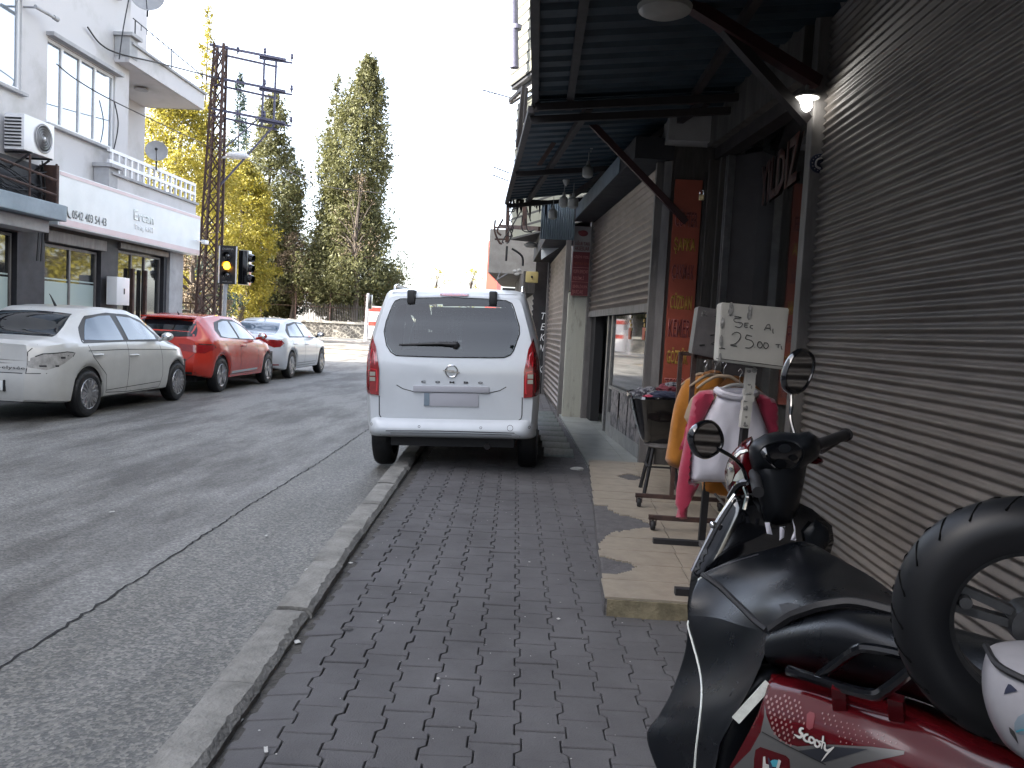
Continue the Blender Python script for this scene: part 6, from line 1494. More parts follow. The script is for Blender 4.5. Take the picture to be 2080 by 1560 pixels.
bm = B(); bar(bm, (1.03, 5.08, .205), (1.04, 5.08, .74), .04, .04); O('upright', bm, 'black', RK2, sm=0)
bm = B(); bar(bm, (1.05, 4.97, .70), (1.32, 4.55, .28), .03, .012); bar(bm, (1.08, 5.02, .52), (1.35, 4.6, .22), .012, .012); O('diagonal_strut', bm, 'frame_grey', RK2, sm=0)
pa, pb, pc = at(1526, 748, y=4.55), at(1512, 868, y=4.55), at(1505, 960, y=4.55)
bm = B(); bar(bm, pb, (pc.x-.01, 4.6, .22), .036, .036); O('post', bm, 'black', RK2, sm=0)
bm = B(); rg = random.Random(12); n = 11
for i in range(n):
    a = pa.lerp(pb, i/n); b = pa.lerp(pb, (i+1.04)/n); o_ = Vector((rg.uniform(-.004, .004), rg.uniform(-.004, 0), 0)); bar(bm, a+o_, b+o_, .052+rg.uniform(-.005, .008), .05)
O('paper_wrapped_post', bm, 'card', RK2, sm=0)
bm = B(); 
for i in range(14): a = pa.lerp(pb, rg.random()); ball(bm, a+Vector((rg.uniform(-.025, .025), -.028, 0)), .009, rg.uniform(.5, 1.8), .3, rg.uniform(.6, 2), 6)
O('tape_scrap', bm, 'tape', RK2)
# price boxes
def cbox(name, lab, quadpx, Y, depth, m, tilt=.0):
    c = [at(a, b, y=Y+dy) for (a, b), dy in zip(quadpx, (0, tilt, tilt, 0))]
    T_ = thing(name, tuple(c[3]), lab, 'box', 'cardboard boxes with handwritten prices'); bm = B()
    f = [bm.verts.new(p) for p in c]; k = [bm.verts.new(p+Vector((.02, depth, 0))) for p in c]
    bm.faces.new(f); bm.faces.new(k[::-1])
    for i in range(4): bm.faces.new([f[i], k[i], k[(i+1) % 4], f[(i+1) % 4]])
    bmesh.ops.recalc_face_normals(bm, faces=bm.faces); bmesh.ops.bevel(bm, geom=list(bm.edges), offset=.005, segments=2, affect='EDGES')
    O('carton', bm, m, T_, sm=40)
    return T_, c
def write(T_, c, strokes, r=.0035, m='ink'):
    """pen strokes on a box face given in face coordinates (0..1, 0..1 from the lower left)"""
    bm = B(); n_ = (c[1]-c[0]).cross(c[3]-c[0]).normalized()
    if n_.y > 0: n_ = -n_
    for st in strokes:
        pts = [c[3].lerp(c[2], u).lerp(c[0].lerp(c[1], u), v)+n_*.002 for u, v in st]; tube(bm, catmull(pts, 4), r, 5)
    O('handwriting', bm, m, T_)
T1, c1 = cbox('price_box', 'pale carton with the handwritten words SEC AL 25.00 TL', [(1466, 614), (1603, 626), (1590, 751), (1458, 734)], 4.45, .22, 'card', .03)
def face(pts): return [((x-400)/660., 1-(y-170)/(610+(x-400)*.03)) for x, y in pts]
S_ = [[(530, 300), (600, 310), (530, 330), (545, 360), (600, 360), (615, 380), (590, 412), (545, 405)], [(640, 360), (640, 400), (670, 404)], [(640, 362), (675, 358)], [(640, 382), (668, 380)], [(722, 378), (700, 382), (695, 402), (722, 412)],
      [(835, 415), (860, 360), (885, 358), (895, 415)], [(845, 392), (890, 392)], [(920, 392), (922, 430), (932, 438)],
      [(520, 490), (560, 462), (605, 480), (600, 530), (560, 580), (512, 600), (580, 606)], [(665, 480), (720, 490)], [(668, 482), (660, 520), (720, 535), (742, 575), (710, 610), (665, 612)], [(755, 596), (757, 600)],
      [(790, 540), (782, 580), (810, 602), (832, 575), (815, 540), (790, 540)], [(850, 540), (845, 580), (870, 602), (892, 575), (878, 545), (850, 545)], [(962, 550), (1010, 548)], [(988, 550), (990, 585)], [(1022, 560), (1024, 590), (1034, 590)]]
write(T1, c1, [face(s) for s in S_], .0022)
write(T1, c1, [face([(405, 645), (430, 638), (462, 645)])], .003)
bm = B(); rg = random.Random(3)
for (u, v) in ((.14, .90), (.42, .88)):
    for k in range(9): a = c1[3].lerp(c1[2], u+rg.uniform(-.06, .06)).lerp(c1[0].lerp(c1[1], u), v+rg.uniform(-.07, .07)); ball(bm, a+Vector((0, -.003, 0)), .014, rg.uniform(.4, 1), .12, rg.uniform(.6, 1.6), 6)
for i in range(3): a = c1[3].lerp(c1[0], .05+.3*i); ball(bm, a+Vector((.01, -.002, 0)), .02, .5, .15, 1.6, 6)
O('crumpled_tape', bm, 'tape', T1)
bm = B(); a, b = c1[3].lerp(c1[0], .05), c1[2].lerp(c1[1], .05); bar(bm, a+Vector((-.01, -.003, 0)), b+Vector((.01, -.003, 0)), .002, .004); O('lid_line', bm, 'ink', T1, sm=0)
T2, c2_ = cbox('price_box', 'tape-wrapped carton behind and left of the SEC AL box', [(1419, 622), (1480, 632), (1470, 732), (1405, 718)], 5.1, .25, 'card2', .05)
write(T2, c2_, [[(.55, .85), (.8, .82), (.6, .74), (.85, .66), (.7, .60)], [(.5, .45), (.75, .48), (.8, .38), (.55, .28), (.85, .28)]], .002)
write(T2, c2_, [[(.15, .93), (.28, .90), (.35, .86)], [(.12, .86), (.3, .82)], [(.16, .90), (.15, .80)]], .005, 'tape'); write(T2, c2_, [[(.2, .2), (.35, .23)]], .005, 'ink')
# bin of garments on a stool
ST = thing('stool', (1.0, 6.8, .17), 'small dark wooden stool under the black tub', 'stool')
bm = B(); lathe(bm, [(.001, .555), (.13, .555), (.15, .565), (.15, .585), (.13, .592), (.001, .592)], (1.0, 6.8, 0), 'Z', 24); O('seat', bm, 'frame_grey', ST)
for dx, dy in ((-1, -1), (1, -1), (1, 1), (-1, 1)):
    bm = B(); bar(bm, (1.0+dx*.08, 6.8+dy*.08, .56), (1.0+dx*.14, 6.8+dy*.14, .1745), .022, .022); O('leg', bm, 'black', ST, sm=0)
bm = B(); bar(bm, (.88, 6.68, .40), (1.12, 6.68, .40), .014, .014); bar(bm, (.88, 6.68, .40), (.88, 6.92, .40), .014, .014); O('rung', bm, 'black', ST, sm=0)
TB = thing('garment_tub', (.96, 6.85, .6), 'black tub lined with a plastic bag and full of clothes', 'tub')
def ringr(x0, x1, y0, y1, z, k=28, j=0.):
    o_ = []
    for i in range(k):
        a = 2*math.pi*i/k; c_, s_ = math.cos(a), math.sin(a); e = 2/5
        X = abs(c_)**e*math.copysign(1, c_); Y = abs(s_)**e*math.copysign(1, s_)
        o_.append(Vector(((x0+x1)/2+X*(x1-x0)/2, (y0+y1)/2+Y*(y1-y0)/2, z+j*noise.noise(Vector((c_*3, s_*3, z*9))))))
    return o_
bm = B(); lv = [ringr(.84, 1.10, 6.7, 6.98, .594), ringr(.82, 1.13, 6.68, 7.0, .62, j=.02), ringr(.76, 1.17, 6.62, 7.06, .80, j=.03), ringr(.71, 1.21, 6.55, 7.12, .965, j=.02), ringr(.695, 1.225, 6.535, 7.135, .985, j=.02), ringr(.69, 1.23, 6.53, 7.14, .965, j=.02), ringr(.715, 1.205, 6.56, 7.11, .985, j=.02), ringr(.74, 1.18, 6.6, 7.08, .85)]
V = [[bm.verts.new(p) for p in r] for r in lv]
for a, b in zip(V, V[1:]):
    for i in range(28): bm.faces.new([a[i], a[(i+1) % 28], b[(i+1) % 28], b[i]])
bm.faces.new(V[0][::-1]); bmesh.ops.recalc_face_normals(bm, faces=bm.faces); O('tub', bm, 'gloss_black', TB, sm=50)
bm = B()
for i in range(26):
    a = rg.uniform(0, 6.28); p = Vector((.96+math.cos(a)*.255, 6.83+math.sin(a)*.29, .975)); ball(bm, p, .012, rg.uniform(.5, 2.2), rg.uniform(.5, 1.5), .5, 6)
O('torn_rim_tape', bm, 'tape', TB)
def lump(c, r, sx, sy, sz, seed, am=.35):
    bm = B(); bmesh.ops.create_icosphere(bm, subdivisions=4, radius=1)
    for v in bm.verts:
        n_ = v.co.normalized(); k = 1+am*noise.noise(n_*2.2+Vector((seed, 0, 0)))+.15*noise.noise(n_*6+Vector((0, seed, 0)))
        v.co = Vector(c)+Vector((n_.x*r*sx*k, n_.y*r*sy*k, n_.z*r*sz*k))
    return bm
for nm, lab, c, r, s3, m, sd in (('folded_garment', 'black and white patterned garment at the left of the tub', (.86, 6.86, .97), .11, (1.2, 1.3, .6), 'clothmix', 1), ('folded_garment', 'plum garment on top at the back of the tub', (1.04, 6.9, 1.01), .10, (1.1, 1.3, .6), 'plum', 2), ('folded_garment', 'navy blue garment at the front right of the tub', (1.0, 6.68, .975), .11, (1.5, .9, .45), 'navy', 3), ('folded_garment', 'small pink garment peeking out at the front of the tub', (.87, 6.66, .965), .06, (1.4, .8, .45), 'pink_cloth', 4), ('folded_garment', 'grey-white patterned garment topping the pile in the tub', (1.08, 6.88, 1.06), .06, (1.3, 1.2, .5), 'clothmix', 5)):
    mesh1(nm, lump(c, r, *s3, sd), m, lab, 'garment', 'clothes piled in the black tub')
# litter
rg = random.Random(21)
def scrap(px0, py0, z, l, w_, m, lab, crumple=.3, a=None):
    p = at(px0, py0, z=z); bm = B(); n = 5; a = rg.uniform(0, 3.1) if a is None else a; g = []
    for i in range(n+1):
        for j in range(n+1):
            u, v = (i/n-.5)*l, (j/n-.5)*w_; h = .003+crumple*l*abs(noise.noise(Vector((u*60+px0, v*60, py0))))
            g.append(bm.verts.new((p.x+u*math.cos(a)-v*math.sin(a), p.y+u*math.sin(a)+v*math.cos(a), z+.006+h)))
    for i in range(n):
        for j in range(n): bm.faces.new([g[i*(n+1)+j], g[(i+1)*(n+1)+j], g[(i+1)*(n+1)+j+1], g[i*(n+1)+j+1]])
    ex = bmesh.ops.extrude_face_region(bm, geom=list(bm.faces))
    for e in ex['geom']:
        if isinstance(e, bmesh.types.BMVert): e.co.z -= .002
    bmesh.ops.recalc_face_normals(bm, faces=bm.faces); mesh1('paper_scrap', bm, m, lab, 'litter', 'litter on the pavement and kerb', sm=0)
for a in ((705, 1280, .078, .05, .018, 'leaf-shaped grey scrap lying on the pavers near the kerb'), (603, 1307, .060, .035, .025, 'flat bluish white scrap beside the kerb'), (540, 1528, .082, .035, .012, 'white cigarette end near the bottom of the picture', 0), (483, 1468, .06, .03, .03, 'small round pale scrap on the inner kerb edge'), (1134, 1260, .082, .016, .014, 'tiny white scrap left of the tiled step'),
          (890, 1382, .082, .012, .012, 'tiny white speck on the middle pavers'), (712, 1146, .082, .02, .02, 'small white crumb at the kerb gap'), (723, 1133, .082, .03, .02, 'dark grey crumb beside the kerb gap'), (541, 1090, .004, .03, .015, 'thin white scrap on the old asphalt strip'), (227, 1042, .004, .04, .015, 'small pale scrap out on the road'), (1075, 1144, .082, .012, .01, 'tiny pale crumb on the pavers before the step')):
    scrap(a[0], a[1], a[2], a[3], a[4], 'cement' if 'dark' in a[5] or 'grey' in a[5] else 'litter', a[5], .15)
mesh1('stone', lump(at(632, 1158, z=.012), .022, 1.6, .8, .6, 9), 'litter', 'pale crumpled lump lying against the road side of the kerb', 'litter', 'litter on the pavement and kerb')
mesh1('stone', lump(at(1172, 952, z=.09), .04, 1.6, .6, .5, 19), 'litter', 'white broken tile chip at the corner of the marble step', 'litter', 'litter on the pavement and kerb')
# hundreds of crumbs and dry leaf bits in the joints
bm = B()
for i in range(260):
    y = 1.6+rg.random()**1.5*9; x = kx(y)+.2+rg.random()*1.5; s_ = rg.uniform(.001, .0035)
    if y > 3.9 and x > .3: continue
    ball(bm, (x, y, .083), s_, rg.uniform(.7, 1.6), rg.uniform(.7, 1.6), .4, 4)
tag(O('crumbs', bm, 'litter', None), 'fine pale crumbs scattered over the pavers', 'crumbs', kind='stuff')
# ================================================================ scooter
def patch(grid, n=8, th=.012, fold=0., fs=9., seed=0, away=True):
    """smooth sheet through rows of (photo x, photo y, distance) with real thickness"""
    G = [[at(a, b, d=c) for a, b, c in r] for r in grid]
    rows = [catmull(r, n) for r in G]; cols = list(zip(*rows)); cols = [catmull(c, n) for c in cols]
    W, Hh = len(cols), len(cols[0]); bm = B(); cp = Vector((0, 0, CAMH))
    V = []
    for i in range(W):
        col = []
        for j in range(Hh):
            p = cols[i][j]
            if fold: p = p+(p-cp).normalized()*fold*noise.noise(p*fs+Vector((seed, 0, 0)))
            col.append(bm.verts.new(p))
        V.append(col)
    for i in range(W-1):
        for j in range(Hh-1): bm.faces.new([V[i][j], V[i+1][j], V[i+1][j+1], V[i][j+1]])
    if th:
        ex = bmesh.ops.extrude_face_region(bm, geom=list(bm.faces))
        for e in ex['geom']:
            if isinstance(e, bmesh.types.BMVert): e.co += (e.co-cp).normalized()*th
    bmesh.ops.recalc_face_normals(bm, faces=bm.faces)
    return bm
def bvh_of(bm):
    bm.verts.ensure_lookup_table(); return BVHTree.FromBMesh(bm)
CP = Vector((0, 0, CAMH))
def onto(bv, px0, py0, off=.003, dflt=1.9):
    d = (at(px0, py0, d=1)-CP).normalized(); h = bv.ray_cast(CP, d)
    return (h[0]-d*off) if h[0] is not None else None
def sticker(bv, pxpoly, off=.002, step=9., th=.002):
    """flat marking laid on a panel"""
    vs, fs, dist, m = fillpoly(pxpoly, step); bm = B(); V = []
    for v in vs: p = onto(bv, v.x, v.y, off); V.append(bm.verts.new(p) if p is not None else None)
    for f in fs:
        q = [V[i] for i in f]
        if all(q): bm.faces.new(q)
    for v in [v for v in bm.verts if not v.link_faces]: bm.verts.remove(v)
    ex = bmesh.ops.extrude_face_region(bm, geom=list(bm.faces))
    for e in ex['geom']:
        if isinstance(e, bmesh.types.BMVert): e.co += (e.co-CP).normalized()*th
    bmesh.ops.recalc_face_normals(bm, faces=bm.faces); return bm
def pcam(d0):
    """pillow placer: photo outline at a distance, w along the line of sight"""
    return lambda u, v, w_: at(u, v, d=d0+w_)
SCX, SCY = .86, 2.1
SC = thing('scooter', (SCX, SCY, .08), 'black and maroon scooter with leather leg apron parked against the shutter', 'scooter')
# inner leg shield, outer front panel
shield = [(1486, 1008), (1455, 1060), (1425, 1120), (1404, 1165), (1396, 1230), (1400, 1330), (1430, 1430), (1540, 1460), (1640, 1400), (1672, 1200), (1684, 1135), (1694, 1098), (1690, 1068), (1650, 1034), (1600, 1010), (1540, 1000)]
O('leg_shield', pillow(shield, pcam(2.68), .03, 16, flat=.5), 'gloss_black', SC, sm=60)
O('front_panel', pillow([(a+(a-1560)*-.06, b) for a, b in shield], pcam(2.80), .09, 16, flat=.8), 'scoot_red', SC, sm=60)
bm = B(); tube(bm, catmull([at(a, b, d=2.655) for a, b in ((1492, 1004), (1478, 1024), (1455, 1060), (1425, 1118), (1405, 1160))], 5), .005, 6); O('shield_edge', bm, 'chrome', SC)
bm = B(); ball(bm, at(1448, 1066, d=2.63), .012, seg=10); O('shield_bolt', bm, 'chrome', SC)
O('glove_recess', pillow([(1655, 1055), (1682, 1072), (1686, 1098), (1670, 1125), (1640, 1120), (1632, 1080)], pcam(2.64), .012, 10), 'scoot_black', SC, sm=60)
# steering column cover
col_ = [(1526, 930), (1534, 985), (1545, 1030), (1552, 1062), (1580, 1070), (1610, 1064), (1622, 1030), (1632, 985), (1640, 940), (1600, 920)]
O('column_cover', pillow(col_, pcam(2.66), .07, 12, flat=.9), 'scoot_black', SC, sm=60)
# handlebar cowl, dial, headlight
s6 = lambda pts: pxs(pts, 6, 1500, 850)
cowl = s6([(128, 350), (190, 265), (320, 190), (450, 163), (600, 168), (720, 180), (850, 158), (950, 215), (995, 300), (1000, 400), (960, 490), (850, 560), (760, 640), (600, 700), (400, 710), (230, 680), (160, 600), (128, 470)])
cb = pillow(cowl, pcam(2.66), .085, 9, flat=1.0); bvc = bvh_of(cb); O('handlebar_cowl', cb, 'scoot_black', SC, sm=60)
dial = s6([(262, 420), (300, 350), (400, 300), (540, 270), (680, 290), (760, 350), (790, 420), (760, 520), (680, 600), (560, 635), (450, 610), (350, 540)])
dl = O('instrument_dial', sticker(bvc, dial, .004, 7, .004), 'gloss_black', SC, sm=40)
bm = B(); r_ = [onto(bvc, a, b, .006) for a, b in dial]; tube(bm, catmull([p for p in r_ if p is not None], 3, closed=True), .0028, 6, closed=True); O('dial_rim', bm, 'scoot_black', dl)
for (cx0, cy0, r_) in ((1594, 911, 12), (1585, 942, 11), (1612, 930, 8)):
    O('gauge_face', sticker(bvc, [(cx0+r_*1.1*math.cos(a*.5236), cy0+r_*.8*math.sin(a*.5236)) for a in range(12)], .0085, 5, .001), 'scoot_black', dl)
O('gauge_glint', sticker(bvc, s6([(395, 560), (440, 605), (455, 600), (410, 555)]), .009, 4, .001), 'sign_grey', dl)
O('switch', sticker(bvc, s6([(210, 690), (250, 690), (255, 720), (215, 725)]), .012, 5, .012), 'gloss_black', SC)
hl = s5([(770, 630), (730, 650), (680, 695), (630, 750), (600, 810), (583, 870), (585, 950), (600, 1010), (640, 1045), (700, 1060), (780, 1045), (860, 985), (830, 850), (800, 700)])
hb_ = pillow(hl, pcam(2.78), .09, 9, flat=.8); bvh_l = bvh_of(hb_); O('headlight_cowl', hb_, 'scoot_red', SC, sm=60)
h_ = O('headlight', sticker(bvh_l, s5([(608, 805), (640, 830), (650, 880), (635, 940), (605, 975), (588, 940), (583, 880), (592, 835)]), .008, 6, .008), 'clear_lens', SC, sm=40)
O('lens_rib', sticker(bvh_l, s5([(612, 840), (640, 850), (632, 868), (610, 862)]), .018, 5, .004), 'chrome', h_)
O('cowl_highlight_band', sticker(bvh_l, s5([(660, 895), (700, 850), (735, 935), (690, 945), (640, 938)]), .006, 6, .003), 'reflector', SC)
O('cowl_highlight_band', sticker(bvh_l, s5([(650, 760), (690, 728), (740, 720), (745, 735), (690, 750), (655, 785)]), .006, 6, .003), 'reflector', SC)
bm = B(); tube(bm, catmull([at(1482, 1012, d=2.7), at(1500, 985, d=2.66), at(1520, 980, d=2.64), at(1545, 985, d=2.62)], 4), .012, 6); O('cable_bundle', bm, 'gloss_black', SC)
bm = B(); tube(bm, catmull([at(1512, 1035, d=2.6), at(1516, 1018, d=2.6), at(1518, 1005, d=2.6), at(1512, 990, d=2.62)], 4), .007, 6); O('brake_cable', bm, 'chrome', SC)
# grip, lever, cable
g0, g1 = at(1662, 902, d=2.72), at(1716, 884, d=2.86)
bm = B(); cyl(bm, g0, g1, .018, .02, 14); cyl(bm, g1, g1+(g1-g0).normalized()*.012, .024, .024, 14); cyl(bm, g0-(g1-g0).normalized()*.05, g0, .026, .022, 12); O('grip', bm, 'black', SC)
g2, g3 = at(1532, 962, d=2.66), at(1540, 1000, d=2.48)
bm = B(); cyl(bm, g2, g3, .018, .018, 12); O('grip', bm, 'black', SC)
bm = B(); tube(bm, catmull([at(1668, 918, d=2.80), at(1690, 905, d=2.86), at(1712, 890, d=2.95)], 4), [.008]*8+[.010], 8); O('brake_lever', bm, 'dark_steel', SC)
bm = B(); box(bm, *[v for p in ((0, 0),) for v in ()]) if 0 else None
if bm: 
    ball(bm, at(1655, 935, d=2.70), .028, 1, 1, .5, 12); O('indicator', bm, 'scoot_red', SC)
# mirrors
def smirror(cx0, cy0, rx, ry, tilt, d0, nrm, stem):
    n_ = Vector(nrm).normalized(); c = at(cx0, cy0, d=d0); up = Vector((0, 0, 1)); s = up.cross(n_).normalized()
    if s.x < 0: s = -s
    u = n_.cross(s).normalized(); 
    if u.z < 0: u = -u
    view = (c-CP).normalized()
    kx_ = d0/FP/max(.3, abs(s.dot(_rt))); kz = d0/FP/max(.3, abs(u.dot(_up)))
    def rim(f, off, k=36):
        o_ = []
        for i in range(k):
            a = 2*math.pi*i/k; e = .85; X = math.copysign(abs(math.cos(a))**e, math.cos(a))*rx*f; Y = math.copysign(abs(math.sin(a))**e, math.sin(a))*ry*f
            X, Y = X*math.cos(tilt)-Y*math.sin(tilt), X*math.sin(tilt)+Y*math.cos(tilt); o_.append(c+s*X*kx_+u*Y*kz+n_*off)
        return o_
    bm = B(); R_ = [[bm.verts.new(p) for p in rim(f, o_)] for f, o_ in ((.90, 0), (.92, .006), (1.02, .006), (1.09, -.002), (1.07, -.016), (.85, -.034), (.5, -.046), (.12, -.05))]
    for a, b in zip(R_, R_[1:]):
        for i in range(36): bm.faces.new([a[i], a[(i+1) % 36], b[(i+1) % 36], b[i]])
    bm.faces.new(R_[-1]); bmesh.ops.recalc_face_normals(bm, faces=bm.faces)
    h = O('mirror_housing', bm, 'gloss_black', SC, sm=50)
    bm = B(); f = bm.faces.new([bm.verts.new(p) for p in rim(.91, .001)]); bmesh.ops.recalc_face_normals(bm, faces=bm.faces); O('mirror_glass', bm, 'dark_mirror', h, sm=0)
    bm = B(); tube(bm, catmull([c-n_*.045]+[at(a, b, d=dd) for a, b, dd in stem], 5), .0065, 8); O('mirror_stem', bm, 'gloss_black', SC)
smirror(1437, 893, 34, 36, R(28), 2.50, (.50, -.86, .02), [(1470, 918, 2.52), (1492, 932, 2.54), (1508, 950, 2.58), (1516, 972, 2.62)])
smirror(1624, 755, 30, 45, R(-22), 2.84, (.42, -.9, .02), [(1608, 815, 2.82), (1606, 850, 2.80), (1614, 882, 2.76)])
# paper strips tied under the cowl
for q in ([(1553, 1061), (1563, 1061), (1569, 1086), (1558, 1084)], [(1584, 1070), (1595, 1069), (1592, 1092), (1583, 1098)], [(1609, 1053), (1615, 1070), (1617, 1098), (1606, 1097), (1613, 1078)]):
    O('tied_strip', pillow(q, pcam(2.52), .004, 5), 'white_cloth', SC, sm=40)
# leather apron
top_ = [[(1424, 1168, 2.56), (1490, 1136, 2.58), (1560, 1116, 2.58), (1633, 1100, 2.52), (1700, 1132, 2.36), (1770, 1172, 2.18), (1832, 1216, 2.02), (1900, 1258, 1.88)],
        [(1416, 1182, 2.48), (1480, 1165, 2.46), (1548, 1156, 2.42), (1615, 1150, 2.34), (1690, 1178, 2.16), (1765, 1203, 2.03), (1832, 1232, 1.91), (1900, 1266, 1.80)],
        [(1403, 1215, 2.42), (1468, 1215, 2.36), (1528, 1222, 2.25), (1578, 1225, 2.14), (1665, 1216, 2.00), (1745, 1218, 1.93), (1832, 1242, 1.84), (1900, 1272, 1.75)],
        [(1397, 1250, 2.40), (1455, 1255, 2.31), (1510, 1272, 2.19), (1562, 1283, 2.08), (1628, 1240, 2.0), (1722, 1228, 1.925), (1832, 1250, 1.85), (1900, 1280, 1.76)]]
tp = patch(top_, 10, .006, .034, 6., 1)
flank = [[(1397, 1250, 2.40), (1455, 1255, 2.31), (1510, 1272, 2.19), (1562, 1283, 2.08)],
         [(1392, 1320, 2.37), (1445, 1320, 2.27), (1505, 1322, 2.15), (1556, 1318, 2.05)],
         [(1366, 1400, 2.33), (1425, 1395, 2.22), (1492, 1385, 2.10), (1545, 1350, 2.04)],
         [(1340, 1450, 2.30), (1405, 1450, 2.18), (1470, 1440, 2.06), (1525, 1395, 2.02)],
         [(1314, 1498, 2.27), (1385, 1505, 2.15), (1450, 1500, 2.03), (1500, 1440, 2.0)],
         [(1350, 1600, 2.18), (1395, 1620, 2.10), (1440, 1600, 2.0), (1462, 1510, 1.98)]]
fk = patch(flank, 10, .006, .034, 6., 1)
me_ = bpy.data.meshes.new('x'); fk.to_mesh(me_); tp.from_mesh(me_); bpy.data.meshes.remove(me_); fk.free()
bva = bvh_of(tp); ap = O('leather_apron', tp, 'leather', SC, sm=70)
def ontube(bv, pts, r, nm, m, par, off=.004, n=6):
    bm = B(); q = [onto(bv, p.x, p.y, off) for p in catmull([(a, b, 0) for a, b in pts], n)]; q = [p for p in q if p is not None]
    tube(bm, q, r, 6); O(nm, bm, m, par)
ontube(bva, [(1424, 1174), (1408, 1186), (1399, 1215), (1396, 1262), (1405, 1300), (1416, 1340), (1424, 1380), (1425, 1420), (1420, 1470), (1414, 1520), (1410, 1570)], .003, 'white_piping', 'reflector', ap)
ontube(bva, [(1428, 1168), (1460, 1190), (1500, 1228), (1535, 1262), (1558, 1280)], .009, 'hem_binding', 'black', ap, .002)
ontube(bva, [(1565, 1280), (1590, 1262), (1625, 1242), (1680, 1228), (1740, 1224), (1832, 1246)], .013, 'hem_binding', 'black', ap, .002)
ontube(bva, [(1430, 1166), (1470, 1148), (1540, 1126)], .003, 'hem_binding', 'scoot_dark', ap, .003)
bm = B()
for q in ([(1582, 1228), (1600, 1224), (1625, 1228), (1618, 1245), (1600, 1262), (1575, 1275), (1590, 1245)],):
    O('tie_knot', sticker(bva, q, .012, 6, .010), 'black', ap)
# saddle
seat = [[(1590, 1300, 2.30), (1650, 1276, 2.24), (1740, 1262, 2.12), (1840, 1276, 1.98), (1960, 1310, 1.82), (2080, 1345, 1.68)],
        [(1572, 1280, 2.17), (1635, 1250, 2.08), (1722, 1233, 1.97), (1832, 1248, 1.85), (1950, 1278, 1.72), (2080, 1312, 1.58)],
        [(1558, 1290, 2.06), (1630, 1268, 1.96), (1720, 1262, 1.85), (1830, 1290, 1.74), (1950, 1328, 1.62), (2080, 1368, 1.49)],
        [(1553, 1318, 2.03), (1628, 1306, 1.92), (1722, 1318, 1.81), (1830, 1350, 1.70), (1950, 1388, 1.58), (2080, 1436, 1.46)],
        [(1560, 1345, 2.05), (1640, 1356, 1.95), (1735, 1378, 1.85), (1840, 1408, 1.75), (1950, 1448, 1.63), (2080, 1496, 1.52)],
        [(1590, 1360, 2.2), (1660, 1380, 2.1), (1760, 1400, 2.0), (1860, 1420, 1.9), (1960, 1460, 1.78), (2080, 1510, 1.66)]]
O('saddle', patch(seat, 7, .0, 0), 'leather', SC, sm=70)
# tail body
body = [[(1580, 1352, 2.20), (1670, 1372, 2.08), (1770, 1398, 1.96), (1880, 1430, 1.84), (1990, 1478, 1.72), (2100, 1530, 1.6)],
        [(1566, 1372, 2.03), (1652, 1392, 1.92), (1756, 1418, 1.81), (1866, 1452, 1.70), (1980, 1500, 1.60), (2095, 1552, 1.50)],
        [(1554, 1410, 1.97), (1640, 1430, 1.87), (1748, 1468, 1.75), (1860, 1512, 1.65), (1972, 1560, 1.55), (2085, 1612, 1.46)],
        [(1530, 1470, 1.95), (1618, 1502, 1.85), (1730, 1548, 1.73), (1842, 1596, 1.63), (1955, 1650, 1.53), (2065, 1705, 1.45)],
        [(1470, 1580, 2.0), (1590, 1640, 1.9), (1715, 1700, 1.8), (1830, 1755, 1.7), (1950, 1810, 1.6), (2050, 1870, 1.52)]]
bb = patch(body, 7, .01, 0); bvb_ = bvh_of(bb); BD = O('side_panel', bb, 'scoot_red', SC, sm=60)
s3 = lambda pts: pxs(pts, 3.391, 1300, 1100)
O('silver_panel', sticker(bvb_, s3([(858, 1120), (872, 1200), (905, 1290), (955, 1355), (1020, 1395), (1085, 1412), (1300, 1398), (1600, 1414), (1822, 1442), (1818, 1466), (1500, 1535), (1330, 1610), (1300, 1700), (560, 1700), (640, 1560), (760, 1440), (832, 1310), (855, 1200)]), .0015, 8, .001), 'scoot_grey', BD)
O('dark_stripe', sticker(bvb_, s3([(1085, 1442), (1300, 1412), (1570, 1430), (1270, 1520), (1250, 1528)]), .003, 8, .001), 'scoot_dark', BD)
O('inset_plate', sticker(bvb_, s3([(785, 1500), (795, 1435), (830, 1415), (1005, 1475), (1030, 1500), (1042, 1680), (780, 1680)]), .003, 8, .001), 'scoot_red', BD)
O('panel_seam', sticker(bvb_, s3([(842, 1308), (1010, 1400), (1280, 1535), (1278, 1541), (1006, 1406), (838, 1314)]), .0045, 8, .001), 'seam', BD)
O('round_print', sticker(bvb_, s3([(928+35*math.cos(a*.5236), 1528+26*math.sin(a*.5236)) for a in range(12)]), .005, 4, .001), 'teal', BD)
O('round_print', sticker(bvb_, s3([(848, 1482), (862, 1480), (866, 1530), (892, 1540), (892, 1600), (842, 1600)]), .005, 4, .001), 'litter', BD)
O('round_print', sticker(bvb_, s3([(880, 1490), (888, 1488), (905, 1530), (925, 1600), (895, 1600)]), .006, 4, .001), 'navy', BD)
O('round_print', sticker(bvb_, s3([(955, 1500), (972, 1512), (945, 1600), (925, 1600)]), .006, 4, .001), 'litter', BD)
